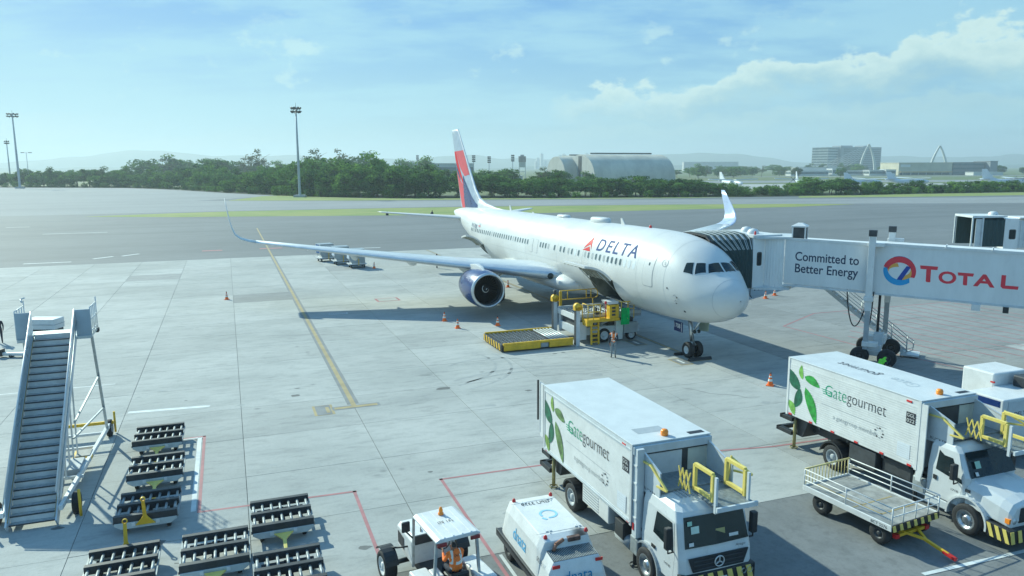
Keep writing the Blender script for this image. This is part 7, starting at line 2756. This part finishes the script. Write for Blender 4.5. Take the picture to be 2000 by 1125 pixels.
KINDS = []       # (crown mesh, trunk mesh) for a tree about 10 m tall
for i in range(4):
    KINDS.append((crown_mesh('crown', 44, 46, 4.6, 4.7, 5.2, .44, LEAFS[i % 2]), trunk_mesh(6.5, .6 * (i - 1.5))))
for i in range(2):
    KINDS.append((crown_mesh('crown', 40, 44, 5.2, 3.6, 6.4, .42, LEAFS[1], .6), trunk_mesh(7.2, .5)))
for i in range(2):       # open airy crown
    KINDS.append((crown_mesh('crown', 20, 24, 3.4, 3.6, 6.4, .36, LEAFS[2]), trunk_mesh(7.5, .4, 7, .16)))
SHRUBS = [(crown_mesh('crown', 30, 44, 6.0, 5.0, 4.2, .55, LEAFS[k]), trunk_mesh(4.2, .3, 6, .2)) for k in (0, 1, 0)]
REEDS = [(crown_mesh('crown', 26, 36, 5.5, 4.0, 4.2, .42, LEAFS[2], 1.4), trunk_mesh(4.0, .2, 6, .15))]


def plant(name, kind, x, y, h, label, cat, group, wide=1.0):
    t = thing(name, label, cat, (x, y, -.12), random.uniform(0, 6.28), group)
    k = h / 10.0
    t.scale = (k * wide * random.uniform(.9, 1.15), k * wide * random.uniform(.9, 1.15), k)
    for nm, me in (('crown', kind[0]), ('trunk', kind[1])):
        o = bpy.data.objects.new(nm, me)
        COL.objects.link(o)
        o.parent = t
    return t


BELT = [(-330, 470, 11), (-275, 457, 11), (-223, 445, 10.5), (-183, 410, 10.5), (-150, 374, 11), (-127, 348, 12), (-95, 314, 14), (-82, 302, 13.5), (-57, 286, 13), (-36, 281, 12), (-18, 279, 8.6), (0, 278, 7.6), (18, 278, 7.2), (56, 279, 7.0), (75, 282, 6.8), (95, 286, 4.6), (112, 290, 4.9), (124, 293, 7.0), (135, 296, 8.0), (143, 298, 5.2), (162, 306, 4.6), (190, 314, 5.0), (212, 321, 5.2), (260, 328, 5.6), (330, 335, 6)]
for (x0, y0, h0), (x1, y1, h1) in zip(BELT[:-1], BELT[1:]):
    L_ = math.hypot(x1 - x0, y1 - y0)
    far_ = y0 > 340
    sp_ = 7.5 if far_ else 4.6
    n = max(1, int(L_ / sp_))
    nx_, ny_ = -(y1 - y0) / L_, (x1 - x0) / L_
    for i in range(n):
        t_ = (i + random.uniform(.2, .8)) / n
        bx_, by_, hh = x0 + (x1 - x0) * t_, y0 + (y1 - y0) * t_, h0 + (h1 - h0) * t_
        for row, (off, fr_) in enumerate(((0.5, .42), (5, .80), (10.5, 1.0), (17, 1.0))):
            if hh < 6 and row == 3:
                continue
            o_ = off * (1.5 if far_ else 1) + random.uniform(-1.2, 1.2)
            px_, py_ = bx_ + nx_ * o_ + random.uniform(-1.5, 1.5), by_ + ny_ * o_
            h_ = hh * fr_ * (random.uniform(.78, 1.08) if random.random() < .92 else random.uniform(1.08, 1.25))
            if row == 0:
                reed = -60 < px_ < 0 and random.random() < .6
                plant('shrub', REEDS[0] if reed else random.choice(SHRUBS), px_, py_, max(2.2, h_ * random.uniform(.6, 1.1)), 'straw coloured shrub at the foot of the tree belt' if reed else 'low green shrub at the front of the tree belt', 'shrub', 'shrubs along the tree belt', 1.15)
            else:
                plant('broadleaf_tree', random.choice(KINDS[:6]) if hh > 6 else random.choice(SHRUBS), px_, py_, h_, 'broadleaf tree in the dense green belt beyond the taxiway', 'tree', 'trees of the belt beyond the taxiway', 1.25 if hh < 9 else 1.0)
# hazy trees farther back
for x0, x1, y0, y1, h0, h1, n, lab in ((-285, -60, 560, 700, 13, 21, 34, 'hazy bluish tree behind the belt on the left'), (-60, 40, 370, 430, 8, 11.5, 20, 'tree standing behind the hedge right of the tail fin'), (130, 330, 720, 980, 8, 13, 34, 'hazy tree across the runway right of the hangar'), (330, 700, 960, 1250, 9, 15, 46, 'hazy tree behind the terminal buildings')):
    for i in range(n):
        x, y = random.uniform(x0, x1), random.uniform(y0, y1)
        plant('distant_tree', random.choice(KINDS), x, y, random.uniform(h0, h1), lab, 'tree', 'trees: ' + lab[:40], 1.25)
for x, y, h, k, lab in ((-200, 600, 25, 6, 'tall thin hazy tree left of the pole'), (-153, 590, 26, 7, 'tall airy tree above the belt left of the mast'), (-128, 560, 24, 6, 'pale rounded treetop above the belt left of the mast'), (-178, 450, 15.5, 4, 'flat topped dark tree sticking out above the belt on the left'), (-222, 560, 20, 5, 'flat crowned hazy tree above the left tree line')):
    plant('broadleaf_tree', KINDS[k], x, y, h, lab, 'tree', None, 1.1)

# ================================================================== HAZE
hz = MB().bx(-9300, 9300, -900, 12300, -1.3, 178).build('haze', MT('haze_dummy', (1, 1, 1)))
hz.data.materials.clear()
hm = bpy.data.materials.new('haze_air')
hm.use_nodes = True
for nd in list(hm.node_tree.nodes):
    hm.node_tree.nodes.remove(nd)
q = NT(hm.node_tree)
pv = q.n('ShaderNodeVolumePrincipled', {'Color': (.80, .94, 1.0, 1), 'Density': .00030, 'Anisotropy': .25})
ou = q.n('ShaderNodeOutputMaterial')
hm.node_tree.links.new(pv.outputs[0], ou.inputs['Volume'])
hz.data.materials.append(hm)
hz['kind'] = 'stuff'
